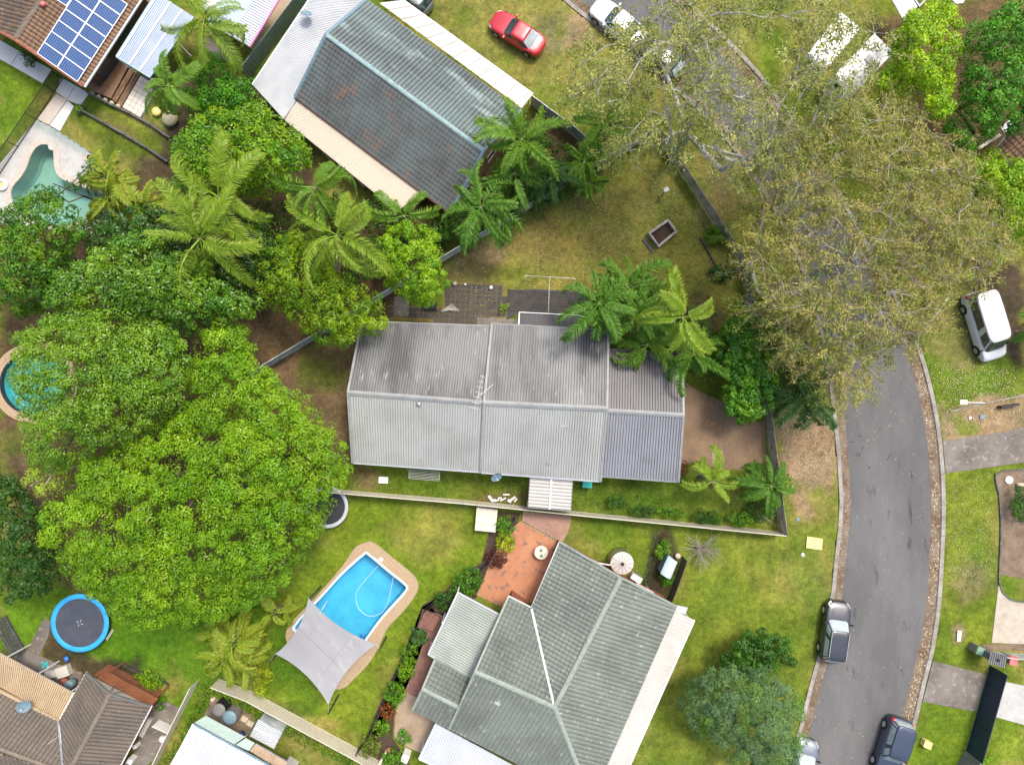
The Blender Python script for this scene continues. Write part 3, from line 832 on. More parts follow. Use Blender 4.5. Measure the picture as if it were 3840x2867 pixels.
def tree(name, label, outline, zb, zt, pal, group='leafy garden trees', trunk=0.22, bark=None, base=None, tspace=4.0, cat='tree', **kw):
    seed = kw.get('seed', 1)
    O = np.array(outline, float)
    c = O.mean(0) if base is None else np.array(base, float)
    zm = (zb + zt) / 2
    if base is None:
        bx, by = px_to_xy(c[0], c[1], zm)
    else: bx, by = px_to_xy(c[0], c[1], 0)
    root = thing(name, label, cat, (bx, by, 0), 0, group)
    cr_, pts = crown(root, outline, zb, zt, pal, **kw)
    r = np.random.default_rng(seed + 99)
    area = abs(np.sum(O[:, 0] * np.roll(O[:, 1], -1) - np.roll(O[:, 0], -1) * O[:, 1])) / 2 * MPD ** 2
    nt = max(4, int(area / tspace ** 2 * 1.4))
    sel = pts[r.choice(len(pts), min(nt, len(pts)), replace=False)]
    zz = np.maximum(sel[:, 2] - 0.5, 0.4); wx, wy = px_to_xy(sel[:, 0], sel[:, 1], zz)
    nodes, par, rad = skeleton((bx, by, -0.05), np.stack([wx, wy, zz], 1), r, max(0.3, zb * 0.55), trunk)
    org = np.array([bx, by, 0])
    V, F = limbs_mesh(nodes[:], par, rad, 6)
    tr = par < 2
    idx = np.where((par >= 0) & (par < 2) & (np.arange(len(par)) <= 2))[0]
    Vt, Ft = cones(nodes[par[idx]], nodes[idx], rad[par[idx]], rad[idx], 8)
    link('trunk', mesh_np('trunk', Vt - org, Ft, bark or M['bark'], smooth=True), root)
    i2 = np.array([i for i in range(3, len(par))])
    if len(i2):
        Vl, Fl = cones(nodes[par[i2]], nodes[i2], np.minimum(rad[par[i2]], rad[i2] * 1.3), rad[i2], 5)
        link('limbs', mesh_np('limbs', Vl - org, Fl, bark or M['bark'], smooth=True), root)
    return root
def gum(name, label, outline, base, zb, zt, pal, trunk=0.45, sp=1.7, rim=6.0, ntw=9, tl=1.5, nleaf=34, ln=0.2, wd=0.055, seed=3,
        bark=None, twig=None, keep=1.0, droop=0.5, tr=0.011, spread=0.28, hole=0.3, group='gum trees over the street'):
    r = np.random.default_rng(seed)
    O = np.array(outline, float)
    bx, by = px_to_xy(base[0], base[1], 0)
    root = thing(name, label, 'tree', (bx, by, 0), 0, group)
    org = np.array([bx, by, 0])
    sx = sp / MPD
    x0, y0 = O.min(0); x1, y1 = O.max(0)
    gx, gy = np.meshgrid(np.arange(x0, x1, sx), np.arange(y0, y1, sx))
    gx = gx.ravel() + r.uniform(-.5, .5, gx.size) * sx; gy = gy.ravel() + r.uniform(-.5, .5, gy.size) * sx
    d = -sdf(O, gx, gy) * MPD + (fbm(gx * MPD * 0.4, gy * MPD * 0.4) - 0.5) * 2.0
    k = (d > 0.2) & (r.random(gx.size) < keep) & (fbm(gx * MPD * 0.22 + 9, gy * MPD * 0.22 + seed) > hole)
    gx, gy, d = gx[k], gy[k], d[k]
    dome = np.sqrt(np.clip(1 - (1 - np.clip(d / rim, 0, 1)) ** 2, 0, 1))
    z = zb + (zt - zb) * dome + r.uniform(-1.3, 0.8, len(gx))
    wx, wy = px_to_xy(gx, gy, z)
    Tg = np.stack([wx, wy, z], 1)
    nodes, par, rad = skeleton((bx, by, -0.1), Tg, r, zb * 0.8, trunk)
    idx = np.arange(1, 3)
    Vt, Ft = cones(nodes[par[idx]], nodes[idx], rad[par[idx]], rad[idx], 10)
    link('trunk', mesh_np('trunk', Vt - org, Ft, bark or M['gum_bark'], smooth=True), root)
    i2 = np.arange(3, len(par))
    Vl, Fl = cones(nodes[par[i2]], nodes[i2], np.minimum(rad[par[i2]], rad[i2] * 1.3), rad[i2], 6)
    link('limbs', mesh_np('limbs', Vl - org, Fl, bark or M['gum_bark'], smooth=True), root)
    # twigs from every outer node
    src = np.where(rad < 0.10)[0]; src = src[src > 2]
    st = np.repeat(nodes[src], ntw, 0); n = len(st)
    pd = nodes[src] - nodes[np.maximum(par[src], 0)]; pd /= np.linalg.norm(pd, axis=1, keepdims=True) + 1e-9
    dr = np.repeat(pd, ntw, 0) * 0.7 + r.normal(size=(n, 3)) * np.array([0.75, 0.75, 0.45]); dr /= np.linalg.norm(dr, axis=1, keepdims=True)
    L = tl * r.uniform(0.5, 1.3, n)[:, None]
    p1 = st + dr * L * 0.5 + np.array([0, 0, 0.05]); 
    d2 = dr + r.normal(size=(n, 3)) * 0.35 - np.array([0, 0, droop]); d2 /= np.linalg.norm(d2, axis=1, keepdims=True)
    p2 = p1 + d2 * L * 0.5
    d3 = d2 + r.normal(size=(n, 3)) * 0.4 - np.array([0, 0, droop]); d3 /= np.linalg.norm(d3, axis=1, keepdims=True)
    p3 = p2 + d3 * L * 0.4
    A = np.concatenate([st, p1, p2]); B = np.concatenate([p1, p2, p3])
    ra = np.concatenate([np.full(n, tr), np.full(n, tr * .8), np.full(n, tr * .6)]); rb = np.concatenate([np.full(n, tr * .8), np.full(n, tr * .6), np.full(n, tr * .25)])
    Vw, Fw = cones(A, B, ra, rb, 3)
    stuff(link('twigs', mesh_np('twigs', Vw - org, Fw, twig or M['twig']), root))
    f = r.random((n, nleaf)); f2 = f[..., None]
    pos = np.where(f2 < 0.5, p1[:, None] + (p2 - p1)[:, None] * f2 * 2, p2[:, None] + (p3 - p2)[:, None] * (f2 - 0.5) * 2)
    pos = pos + r.normal(size=pos.shape) * spread * np.array([1, 1, 0.7])
    lc = pick_cols(pal, n, r, 0.15)
    lc = np.repeat(lc[:, None], nleaf, 1) * r.uniform(0.75, 1.25, (n, nleaf, 1))
    nr = r.normal(size=(n * nleaf, 3)) * 0.7 + np.array([0, 0, 1.0])
    tn = np.where(f2 < 0.5, d2[:, None], d3[:, None]).reshape(-1, 3)
    leaves_obj('crown', pos.reshape(-1, 3), nr, ln, wd, lc.reshape(-1, 3), M['leaf_dry'], root, r, tn)
    return root
def frond_mesh(L, e0, droop, n, ll, lw, ldroop, colr, tip, seed, sweep=0.0, plume=0.0, gap=0.12):
    """a palm frond along +x: curved rachis and leaflets on both sides"""
    r = np.random.default_rng(seed)
    m = 10
    P = [np.zeros(3)]; ang = e0
    for i in range(m):
        st = L / m; P.append(P[-1] + np.array([math.cos(ang) * st, sweep * st * (i / m) ** 1.3, math.sin(ang) * st])); ang -= droop / m * (0.5 + 1.2 * i / m)
    P = np.array(P)
    V, C, F = [], [], []
    cr = np.array(colr); ct = np.array(tip)
    # rachis
    for i in range(m + 1):
        w = 0.045 * (1 - 0.85 * i / m)
        for (dy, dz) in ((-w, 0), (0, w * 1.3), (w, 0), (0, -w)):
            V.append(P[i] + np.array([0, dy, dz])); C.append(cr * 1.25 + np.array([0.03, 0.03, 0]))
    for i in range(m):
        for k in range(4):
            k2 = (k + 1) % 4; F.append([i * 4 + k, i * 4 + k2, i * 4 + 4 + k2, i * 4 + 4 + k])
    for i in range(n):
        f = gap + (1 - gap) * (i + r.uniform(-0.3, 0.3)) / n
        f = min(max(f, gap), 0.995); x = f * m; a = min(int(x), m - 1); p = P[a] + (P[a + 1] - P[a]) * (x - a)
        t = P[a + 1] - P[a]; t /= np.linalg.norm(t)
        l = ll * (0.35 + 0.65 * math.sin(math.pi * (0.12 + 0.80 * f)) ** 0.8) * r.uniform(0.85, 1.1)
        for sg in (-1, 1):
            side = np.array([-t[1], t[0], 0.0]) * sg; side /= np.linalg.norm(side)
            up = np.cross(t, side) * sg
            fw = 0.55 + 0.55 * f + r.uniform(-0.1, 0.1)
            el = r.uniform(-plume, plume) + 0.22
            d1 = side + t * fw + up * el; d1 /= np.linalg.norm(d1)
            d2 = d1 + np.array([0, 0, -ldroop * r.uniform(0.7, 1.3)]); d2 /= np.linalg.norm(d2)
            q0, q1 = p, p + d1 * l * 0.5; q2 = q1 + d2 * l * 0.5
            wv = np.cross(d1, np.array([0, 0, 1.0])); wv /= np.linalg.norm(wv) + 1e-9; wv *= lw / 2
            wt = wv * 1.0 + np.array([0, 0, lw * 0.3 * r.uniform(-1, 1)])
            b = len(V)
            V += [q0 - wt * 0.5, q0 + wt * 0.5, q1 - wt, q1 + wt, q2]
            k1 = r.uniform(0.8, 1.2)
            mixc = lambda s: (cr * (1 - s) + ct * s) * k1
            C += [mixc(0.1), mixc(0.1), mixc(0.35), mixc(0.35), mixc(0.9 if f > 0.3 else 0.6)]
            F += [[b, b + 1, b + 3, b + 2], [b + 2, b + 3, b + 4]]
    me = mesh_np('frond', np.array(V), F, M['leaf'], np.array(C))
    return me
_fr = {}
PALM = {
    'lime': ((0.15, 0.27, 0.012), (0.33, 0.40, 0.04)),
    'green': ((0.085, 0.205, 0.012), (0.21, 0.35, 0.03)),
    'deep': ((0.062, 0.175, 0.014), (0.17, 0.32, 0.03)),
    'dark': ((0.035, 0.11, 0.02), (0.09, 0.2, 0.035)),
    'dead': ((0.24, 0.17, 0.09), (0.36, 0.28, 0.16)),
    'gold': ((0.15, 0.26, 0.014), (0.42, 0.40, 0.035)),
}
def fronds_for(style, L):
    key = (style, round(L, 1))
    if key in _fr: return _fr[key]
    kind, tint = style
    c, t = PALM[tint]; out = []
    for s in range(5):
        if kind == 'coco':      # long soft leaflets that hang from the rachis
            out.append(frond_mesh(L * (0.9 + 0.05 * s), 0.55, 1.15 + 0.22 * s, 64, 0.40 * L ** 0.6, 0.05, 1.05, c, t, 50 + s, sweep=(-0.75, 0.55, 0.1, 0.85, -0.4)[s], plume=0.2))
        else:                   # queen palm: plumose, bushy
            out.append(frond_mesh(L * (0.88 + 0.06 * s), 0.5, 1.3 + 0.2 * s, 70, 0.26 * L ** 0.7, 0.055, 0.5, c, t, 80 + s, sweep=(-0.4, 0.3, 0.0, 0.5, -0.2)[s], plume=0.75))
    _fr[key] = out
    return out
def palm(name, label, px, h, L, nf, style, seed, group='palm trees', flat_=False, stems=1, lean=0.0, trunk=0.13, brown=2, cat='palm tree', pmin=-0.55, pmax=0.85):
    r = random.Random(seed); pmin += r.uniform(-.3, .25); pmax += r.uniform(-.3, .3)
    x, y = px_to_xy(px[0], px[1], h)
    root = thing(name, label, cat, (x, y, 0), 0, group)
    ms = fronds_for(style, L)
    for s in range(stems):
        ox, oy, hh = (0, 0, h) if s == 0 else (r.uniform(-1, 1) * lean, r.uniform(-1, 1) * lean, h * r.uniform(0.55, 1.0))
        b = MB()
        m = 7; pts = []; rad = []
        for i in range(m + 1):
            f = i / m; pts.append((ox * (0.4 + 0.6 * f), oy * (0.4 + 0.6 * f), f * hh)); rad.append(trunk * (1.25 - 0.45 * f))
        b.tube(pts, rad, 8)
        b.build('trunk', M['palm_trunk'], root, smooth=True, local=True)
        n = nf if stems == 1 else max(5, int(nf / stems * r.uniform(0.8, 1.2)))
        a0 = r.uniform(0, 6.28)
        for i in range(n):
            f = (i + 0.5) / n
            o = link('frond', ms[r.randrange(5)], root)
            az = a0 + i * 2.399963 + r.uniform(-0.5, 0.5)
            pitch = pmax + (pmin - pmax) * f ** 0.8 + r.uniform(-0.12, 0.12)
            o.location = (ox + 0.08 * math.cos(az), oy + 0.08 * math.sin(az), hh - 0.15 * f)
            o.rotation_euler = (r.uniform(-0.8, 0.8), -pitch + 0.4, az)
            sc = r.uniform(0.68, 1.1) * (0.8 if f < 0.15 else 1)
            o.scale = (sc, sc * r.uniform(.75, 1.15), sc * r.uniform(.6, 1.5))
    for i in range(brown):
        o = link('dead_frond', fronds_for((style[0], 'dead'), L)[r.randrange(5)], root); az = r.uniform(0, 6.28)
        o.location = (0, 0, h - .35); o.rotation_euler = (r.uniform(-.5, .5), r.uniform(.9, 1.4), az); sc = r.uniform(.6, .85); o.scale = (sc, sc * .7, sc)
    return root
def shrub(name, label, px, rpx, h, pal, seed, group='garden shrubs', squash=1.0, rot=0.0, m=None, ln=0.13, wd=0.08, cat='shrub', sp=0.3, cr=0.26, nl=34, outline=None):
    if outline is None:
        rr = random.Random(seed); outline = []
        for k in range(12):
            a = 2 * math.pi * k / 12; q = rpx * rr.uniform(0.82, 1.12)
            dx, dy = q * math.cos(a), q * math.sin(a) * squash
            outline.append((px[0] + dx * math.cos(rot) - dy * math.sin(rot), px[1] + dx * math.sin(rot) + dy * math.cos(rot)))
    return tree(name, label, outline, h * 0.35, h, pal, group, trunk=0.05, seed=seed, sp=sp, cr=cr, nl=nl, ln=ln, wd=wd, rim=max(0.4, rpx * MPD * 0.8),
                lobe=0.8, amp=0.25, gap=0.85, m=m, tspace=0.9, cat=cat, noise=0.25)
def litter(name, poly, n, cols, size, seed, z=0.02, soft=None, dens=0.0):
    """small fallen leaves lying on the ground"""
    r = np.random.default_rng(seed)
    P = np.array([(p[0], p[1]) for p in poly]); x0, y0 = P.min(0); x1, y1 = P.max(0)
    X = r.uniform(x0, x1, n * 3); Y = r.uniform(y0, y1, n * 3)
    d = -sdf(P, X, Y); w = np.clip(d / (soft or 0.01), 0, 1)
    if dens: w = w * np.clip((fbm(X * 0.45, Y * 0.45) - 0.3) * dens, 0, 1)
    k = r.random(n * 3) < w; X, Y = X[k][:n], Y[k][:n]
    zz = z(X, Y) if callable(z) else np.full(len(X), z)
    pos = np.stack([X, Y, zz + r.random(len(X)) * 0.02], 1)
    nr = r.normal(size=pos.shape) * 0.25 + np.array([0, 0, 1])
    C = np.array(cols)[r.integers(0, len(cols), len(X))] * r.uniform(0.75, 1.25, (len(X), 1))
    V, F = leaf_arrays(pos, nr, size, size * 0.5, r)
    o = link(name, mesh_np(name, V, F, M['litter'], np.repeat(C, 4, 0)))
    return stuff(o)

# ------------------------------------------------------------------ vehicles
def sup(t, n): 
    c, s = math.cos(t), math.sin(t)
    return math.copysign(abs(c) ** (2 / n), c), math.copysign(abs(s) ** (2 / n), s)
def car(name, label, cat, pos, heading, L, Wd, Ht, paint, style, glass=None, rear_glass=None, group='parked vehicles', rails=False, spare=False, z=0.0):
    """front of the vehicle points along its own +x"""
    root = thing(name, label, cat, (pos[0], pos[1], z), heading, group)
    glass = glass or M['car_glass']; rear_glass = rear_glass or glass
    st = {
        'sedan': dict(top=[(-1, .86), (-.8, .96), (-.5, .97), (.3, .93), (.45, .90), (.8, .78), (1, .64)], cab=(-.70, -.38, .10, .40), n=4.2, ct=.72),
        'suv': dict(top=[(-1, .98), (-.8, 1.05), (.3, 1.05), (.5, 1.02), (.85, .92), (1, .78)], cab=(-.96, -.80, .14, .44), n=4.6, ct=.74),
        'box4': dict(top=[(-1, 1.08), (-.8, 1.10), (.3, 1.10), (.5, 1.08), (.85, 1.02), (1, .92)], cab=(-.95, -.88, .18, .40), n=6, ct=.80),
        'hatch': dict(top=[(-1, .90), (-.8, .96), (.3, .95), (.5, .93), (.85, .80), (1, .64)], cab=(-.93, -.62, .14, .50), n=4.0, ct=.72),
        'van': dict(top=[(-1, 1.10), (.5, 1.10), (.7, 1.06), (.9, .92), (1, .72)], cab=(-.985, -.95, .46, .74), n=6, ct=.86),
    }[style]
    hl, hw = L / 2, Wd / 2
    tx = [a for a, _ in st['top']]; tz = [b for _, b in st['top']]
    ztop = lambda x: float(np.interp(x / hl, tx, tz))
    NT = 48
    def loops(defs, n):
        V = []
        for (zf, sa, sb) in defs:
            for k in range(NT):
                t = 2 * math.pi * k / NT; cx, sy = sup(t, n)
                x, y = hl * sa * cx, hw * sb * sy
                V.append((x, y, zf(x)))
        return V
    lev = lambda zz: (lambda x: min(zz, ztop(x) - 0.10))
    defs = [(lambda x: 0.20, .95, .88), (lambda x: 0.27, .985, .96), (lev(.42), 1, 1), (lev(.60), 1, 1), (lambda x: ztop(x) - .09, .992, .985),
            (lambda x: ztop(x) - .03, .975, .955), (lambda x: ztop(x), .945, .90), (lambda x: ztop(x) + .015, .80, .70), (lambda x: ztop(x) + .025, .45, .40), (lambda x: ztop(x) + .028, .05, .05)]
    V = loops(defs, st['n']); F = []
    for i in range(len(defs) - 1):
        for k in range(NT):
            k2 = (k + 1) % NT; F.append([i * NT + k, i * NT + k2, (i + 1) * NT + k2, (i + 1) * NT + k])
    F.append(list(range(NT - 1, -1, -1))); F.append(list(range((len(defs) - 1) * NT, len(defs) * NT)))
    link('body', mesh_np('body', V, F, paint, smooth=True), root)
    # cabin
    xr0, xr1, xw1, xw0 = (q * hl for q in st['cab']); zb = ztop((xw0 + xr0) / 2) - 0.04; zr = Ht - 0.05
    def cab(t, v, out=0.0):
        cx, sy = sup(t, 6)
        xf = xw0 + (xw1 - xw0) * v ** 0.92; xr = xr0 + (xr1 - xr0) * v ** 1.1
        b = hw * (0.90 + (st['ct'] - 0.90) * v ** 1.2)
        zlow = min(zb, ztop((xf + xr) / 2 + (xf - xr) / 2 * cx) - 0.03)
        return ((xf + xr) / 2 + ((xf - xr) / 2 + out) * cx, (b + out) * sy, zlow + (zr - zlow) * v + out * 0.5)
    V, F = [], []
    vv = [0, .2, .4, .6, .8, .93, 1.0]
    for v in vv:
        for k in range(NT): V.append(cab(2 * math.pi * k / NT, v))
    for sc, dz in ((.93, .028), (.7, .045), (.35, .05), (.03, .052)):
        for k in range(NT):
            p = cab(2 * math.pi * k / NT, 1.0); xc = (xw1 + xr1) / 2
            V.append((xc + (p[0] - xc) * sc, p[1] * sc, zr + dz))
    rows = len(vv) + 4
    for i in range(rows - 1):
        for k in range(NT):
            k2 = (k + 1) % NT; F.append([i * NT + k, i * NT + k2, (i + 1) * NT + k2, (i + 1) * NT + k])
    F.append(list(range((rows - 1) * NT, rows * NT)))
    link('cabin', mesh_np('cabin', V, F, paint, smooth=True), root)
    def patch(nm, t0, t1, v0, v1, m, nu=12, nv=5):
        V, F = [], []
        for j in range(nv + 1):
            for i in range(nu + 1):
                V.append(cab(math.radians(t0 + (t1 - t0) * i / nu), v0 + (v1 - v0) * j / nv, 0.012))
        for j in range(nv):
            for i in range(nu):
                a = j * (nu + 1) + i; F.append([a, a + 1, a + nu + 2, a + nu + 1])
        link(nm, mesh_np(nm, V, F, m, smooth=True), root)
    patch('windscreen', -39, 39, .05, .95, glass)
    patch('rear_window', 141, 219, .12 if style != 'van' else .3, .93, rear_glass)
    sidev = (.15, .88)
    for sg in (1, -1):
        for a, b in (((53, 84), (89, 112), (117, 131)) if style in ('suv', 'van', 'box4') else ((50, 85), (91, 128))):
            patch('side_window', sg * a, sg * b, *sidev, glass, 8, 3)
    # wheels
    wr = 0.33 if style in ('sedan', 'hatch') else 0.37
    for fx in (0.62, -0.60):
        for sg in (1, -1):
            c = Vector((fx * hl, sg * (hw - 0.10), wr))
            b = MB(); b.tube([c + Vector((0, -.10 * sg, 0)), c + Vector((0, .112 * sg, 0))], wr, 20); ty = b.build('wheel', M['tyre'], root, local=True)
            b = MB(); b.tube([c + Vector((0, .10 * sg, 0)), c + Vector((0, .118 * sg, 0))], wr * .62, 14)
            b.build('rim', M['rim'], ty, local=True)
            b = MB(); b.tube([c + Vector((0, .06 * sg, .05)), c + Vector((0, .104 * sg, .05))], wr * 1.14, 20); b.build('wheel_arch', M['trim'], root, local=True)
    for sg in (1, -1):
        x = xw0 - 0.28
        b = MB(); b.box((x, sg * (hw + 0.06), ztop(x) + 0.02), 0.12, 0.2, 0.14); b.bar((x, sg * (hw - .08), ztop(x)), (x, sg * (hw + .02), ztop(x) + .07), .05); b.build('wing_mirror', paint if style == 'sedan' else M['trim'], root, local=True)
        # lamps follow the rounded corners
        def strip(nm, ta, tb, z0, z1, m):
            V, F = [], []
            k = 6
            for i in range(k + 1):
                t = math.radians(ta + (tb - ta) * i / k) * sg; cx, sy = sup(t, st['n'])
                x_, y_ = (hl + .012) * cx, (hw + .012) * sy; top = ztop(x_)
                V += [(x_, y_, top - .09 - z0), (x_ * .985, y_ * .985, top - .03 + z1 * .0), (x_ * .93, y_ * .93, top + .012)]
            for i in range(k):
                a = i * 3; F += [[a, a + 3, a + 4, a + 1], [a + 1, a + 4, a + 5, a + 2]]
            link(nm, mesh_np(nm, V, F, m, smooth=True), root)
        strip('headlight', 20, 46, .10, 0, M['lamp_clear'])
        strip('tail_light', 134, 156, .16, 0, M['lamp_red'])
    b = MB(); b.box((hl * .985, 0, .30), .06, Wd * .55, .18); b.build('grille', M['trim'], root, local=True)
    b = MB(); b.box((-hl * .99, 0, .45), .03, .38, .11); b.build('number_plate', M['white'], root, local=True)
    if rails:
        for sg in (1, -1):
            b = MB(); b.bar((xr1 * .9, sg * hw * st['ct'] * .93, Ht - .01), (xw1 * .8, sg * hw * st['ct'] * .93, Ht - .01), .04); b.build('roof_rail', M['silver'], root, local=True)
    return root
def heading(p, q):
    """direction from p (rear) to q (front)"""
    return math.atan2(q[1] - p[1], q[0] - p[0])

# ================================================================== THE SETTING
# road edges (outer edge of the kerb on each side), from the top of the picture down
KL = [D(1150, -70), D(1217, 0), D(1276, 48), D(1359, 110), D(1440, 178), D(1530, 262), D(1600, 345), D(1665, 445), D(1720, 555), D(1763, 680), D(1786, 800),
      D3(615, 290), D3(640, 500), D3(658, 700), D3(670, 900), D3(678, 1040), D3(673, 1150), D3(664, 1300), D3(640, 1500), D4(364, 0), D4(348, 150), D4(308, 360),
      D4(270, 490), D4(235, 620), D4(190, 800), D4(125, 952), D4(40, 1150)]
KR = [D(1440, -70), D(1490, 0), D(1565, 75), D(1655, 172), D(1745, 300), D(1808, 400), D(1868, 510), D(1918, 600), D(1962, 690), D(1992, 760),
      D3(1415, 0), D3(1480, 280), D3(1518, 520), D3(1545, 800), D3(1553, 1000), D3(1553, 1250), D3(1546, 1400), D4(886, 0), D4(872, 200), D4(842, 400),
      D4(802, 560), D4(760, 740), D4(700, 952), D4(610, 1150)]
KLs = resample(catmull([flat(p) for p in KL], 8), 0.5); KRs = resample(catmull([flat(p) for p in KR], 8), 0.5)
road_poly = KLs + KRs[::-1]
road_xy = [(p.x, p.y) for p in road_poly[::3]]

POOL1 = closed_smooth([D(797, 1199), D(838, 1233), D(874, 1262), D(876, 1275), D(845, 1310), D(815, 1345), D(790, 1380), D(752, 1428), D(735, 1428), D(690, 1396), D(640, 1362), D(640, 1350), D(667, 1318), D(699, 1285), D(740, 1240), D(786, 1199)], 3)
POOL2 = closed_smooth([A1(385, 1190), A1(425, 1208), A1(448, 1260), A1(452, 1360), A1(475, 1440), A1(540, 1490), A1(640, 1530), A1(760, 1560), A1(850, 1600), A2(870, 120), A2(800, 210), A2(680, 290), A2(480, 320), A2(280, 270), A2(150, 170), A1(92, 1640), A1(92, 1570), A1(120, 1520), A1(170, 1465), A1(220, 1380), A1(250, 1290), A1(300, 1215), A1(345, 1190)], 3)
pc3 = D(75, 828); POOL3 = [Vector((pc3.x + 2.55 * math.cos(a), pc3.y + 2.35 * math.sin(a), 0)) for a in np.linspace(0, 2 * math.pi, 40, endpoint=False)]

# ---- the ground sheet, painted with the soils and grasses that grow there
def axis_pts(lim, fine, far):
    a = np.arange(-lim, lim + 1e-6, fine)
    e = np.array([1.5, 4, 9, 20, 45, 100, 220, 450.0]); e = e[e < far]
    return np.concatenate([-(lim + e)[::-1], a, lim + e])
gxs, gys = axis_pts(46, 0.25, 600), axis_pts(36, 0.25, 600)
GX, GY = np.meshgrid(gxs, gys, indexing='ij')
GC = np.zeros(GX.shape + (3,)); 
GREEN = np.array((0.098, 0.145, 0.014)); DRY = np.array((0.205, 0.185, 0.048)); LUSH = np.array((0.072, 0.15, 0.009)); OLIVE = np.array((0.175, 0.178, 0.034))
SOIL = np.array((0.115, 0.075, 0.042)); DIRT = np.array((0.30, 0.215, 0.125)); BROWN = np.array((0.145, 0.085, 0.042)); DARK = np.array((0.045, 0.032, 0.022))
n1 = fbm(GX * 0.12, GY * 0.12)[..., None]; n2 = fbm(GX * 0.5 + 40, GY * 0.5)[..., None]
GC[:] = GREEN + (DRY - GREEN) * np.clip((n1 - 0.42) * 2.6 + (n2 - 0.5) * 1.8, 0, 0.85)
def paint(poly, c, soft=0.8, a=1.0, nz=1.0, fr=0.8, pix=True):
    global GC
    P = [D(*p) for p in poly] if pix else poly
    P = [(p[0], p[1]) for p in P]
    x0, x1 = min(p[0] for p in P) - 3, max(p[0] for p in P) + 3; y0, y1 = min(p[1] for p in P) - 3, max(p[1] for p in P) + 3
    i0, i1 = np.searchsorted(gxs, (x0, x1)); j0, j1 = np.searchsorted(gys, (y0, y1))
    X, Y = GX[i0:i1, j0:j1], GY[i0:i1, j0:j1]
    if not X.size: return
    d = -sdf(P, X, Y) + (fbm(X * fr + 5, Y * fr + 3) - 0.5) * 2 * nz
    w = (np.clip(d / soft + 0.5, 0, 1) * a)[..., None]
    GC[i0:i1, j0:j1] = GC[i0:i1, j0:j1] * (1 - w) + np.array(c) * w
def blob(x, y, rx, ry, c, a=1.0, soft=0.8, nz=0.9, rot=0):
    pts = []
    for k in range(14):
        t = 2 * math.pi * k / 14; ux, uy = rx * math.cos(t), ry * math.sin(t)
        pts.append((x + ux * math.cos(rot) - uy * math.sin(rot), y + ux * math.sin(rot) + uy * math.cos(rot)))
    paint(pts, c, soft, a, nz)
paint([(940, -40), (1240, -40), (1480, 300), (1400, 320), (1160, 250), (930, 60)], DRY, 1.5, 0.8)
blob(1250, 70, 38, 46, DIRT * 0.75, .8); blob(1185, 55, 30, 22, DIRT * 0.8, .6); blob(1180, 95, 50, 16, DIRT * .85, .55); blob(1290, 180, 50, 60, OLIVE, .8)
blob(1330, 250, 90, 60, GREEN, .8); blob(1200, 215, 50, 40, GREEN, .7); blob(1000, 30, 30, 15, GREEN, .6); blob(1095, 130, 16, 14, LUSH, .7)
paint([(985, 540), (1180, 440), (1420, 310), (1500, 440), (1600, 580), (1570, 700), (1540, 760), (1480, 720), (1250, 640), (960, 620)], OLIVE, 1.0, 0.95)
blob(1220, 520, 130, 45, (0.17, 0.145, 0.04), .7, 1.6, 1.6); blob(1030, 570, 55, 40, SOIL * 1.5, .7, 1.2); blob(1060, 540, 40, 30, DIRT * .7, .5); blob(1130, 590, 80, 16, GREEN * .8, .6)
blob(1430, 600, 60, 40, GREEN * .75, .6); blob(1330, 440, 90, 40, (0.155, 0.13, 0.038), .6, 1.4); blob(1520, 700, 40, 60, SOIL * 1.3, .7)
paint([(560, 640), (640, 650), (840, 690), (800, 760), (760, 850), (755, 1000), (690, 960), (600, 820), (530, 790), (490, 700)], SOIL * 1.15, 0.8, .95)
blob(700, 800, 50, 45, GREEN * .75, .75, 1.4, 1.5); blob(640, 690, 40, 30, SOIL * .8, .8)
paint([(760, 1005), (1040, 1030), (1460, 1050), (1480, 1000), (1690, 1010), (1690, 1150), (700, 1070)], GREEN * .95, 0.6, .9)
blob(790, 1030, 26, 30, SOIL * 1.4, .7); blob(930, 1050, 60, 16, LUSH * .8, .7); blob(1080, 1078, 60, 12, SOIL, .7); blob(1400, 1080, 120, 16, LUSH * .75, .7)
paint([(1490, 860), (1560, 820), (1580, 870), (1530, 860)], GREEN * .7, .5, .9)
# verge between the fence and the road
paint([(1420, 290), (1560, 330), (1700, 560), (1770, 760), (1790, 880), (1665, 890), (1610, 560)], OLIVE * 1.1, 1.0, .9)
blob(1560, 400, 40, 110, (0.21, 0.165, 0.075), .7, 1.2, 1.2, 0.0); blob(1690, 700, 50, 110, SOIL * 1.2, .8, 1.2)
paint([(1665, 885), (1792, 885), (1805, 960), (1812, 1050), (1760, 1060), (1690, 1030)], DIRT * 0.72, 0.8, .95)
blob(1720, 955, 50, 22, SOIL * 1.5, .85, .8, .8, .25); blob(1755, 1010, 45, 22, DIRT * 1.0, .75, 1.0, .8, .1)
blob(1735, 1090, 16, 46, DIRT * .75, .8, .6, .5, -0.5); blob(1660, 1203, 12, 13, DARK * 1.1, 1.0, .25, .2)
paint([(1480, 1150), (1800, 1130), (1790, 1300), (1700, 1652), (1400, 1652), (1500, 1320)], (0.125, 0.165, 0.018), 1.5, .8)
blob(1690, 1260, 60, 40, DRY, .55, 2, 1.5); blob(1780, 1230, 26, 70, DRY * 1.05, .5, 1.2)
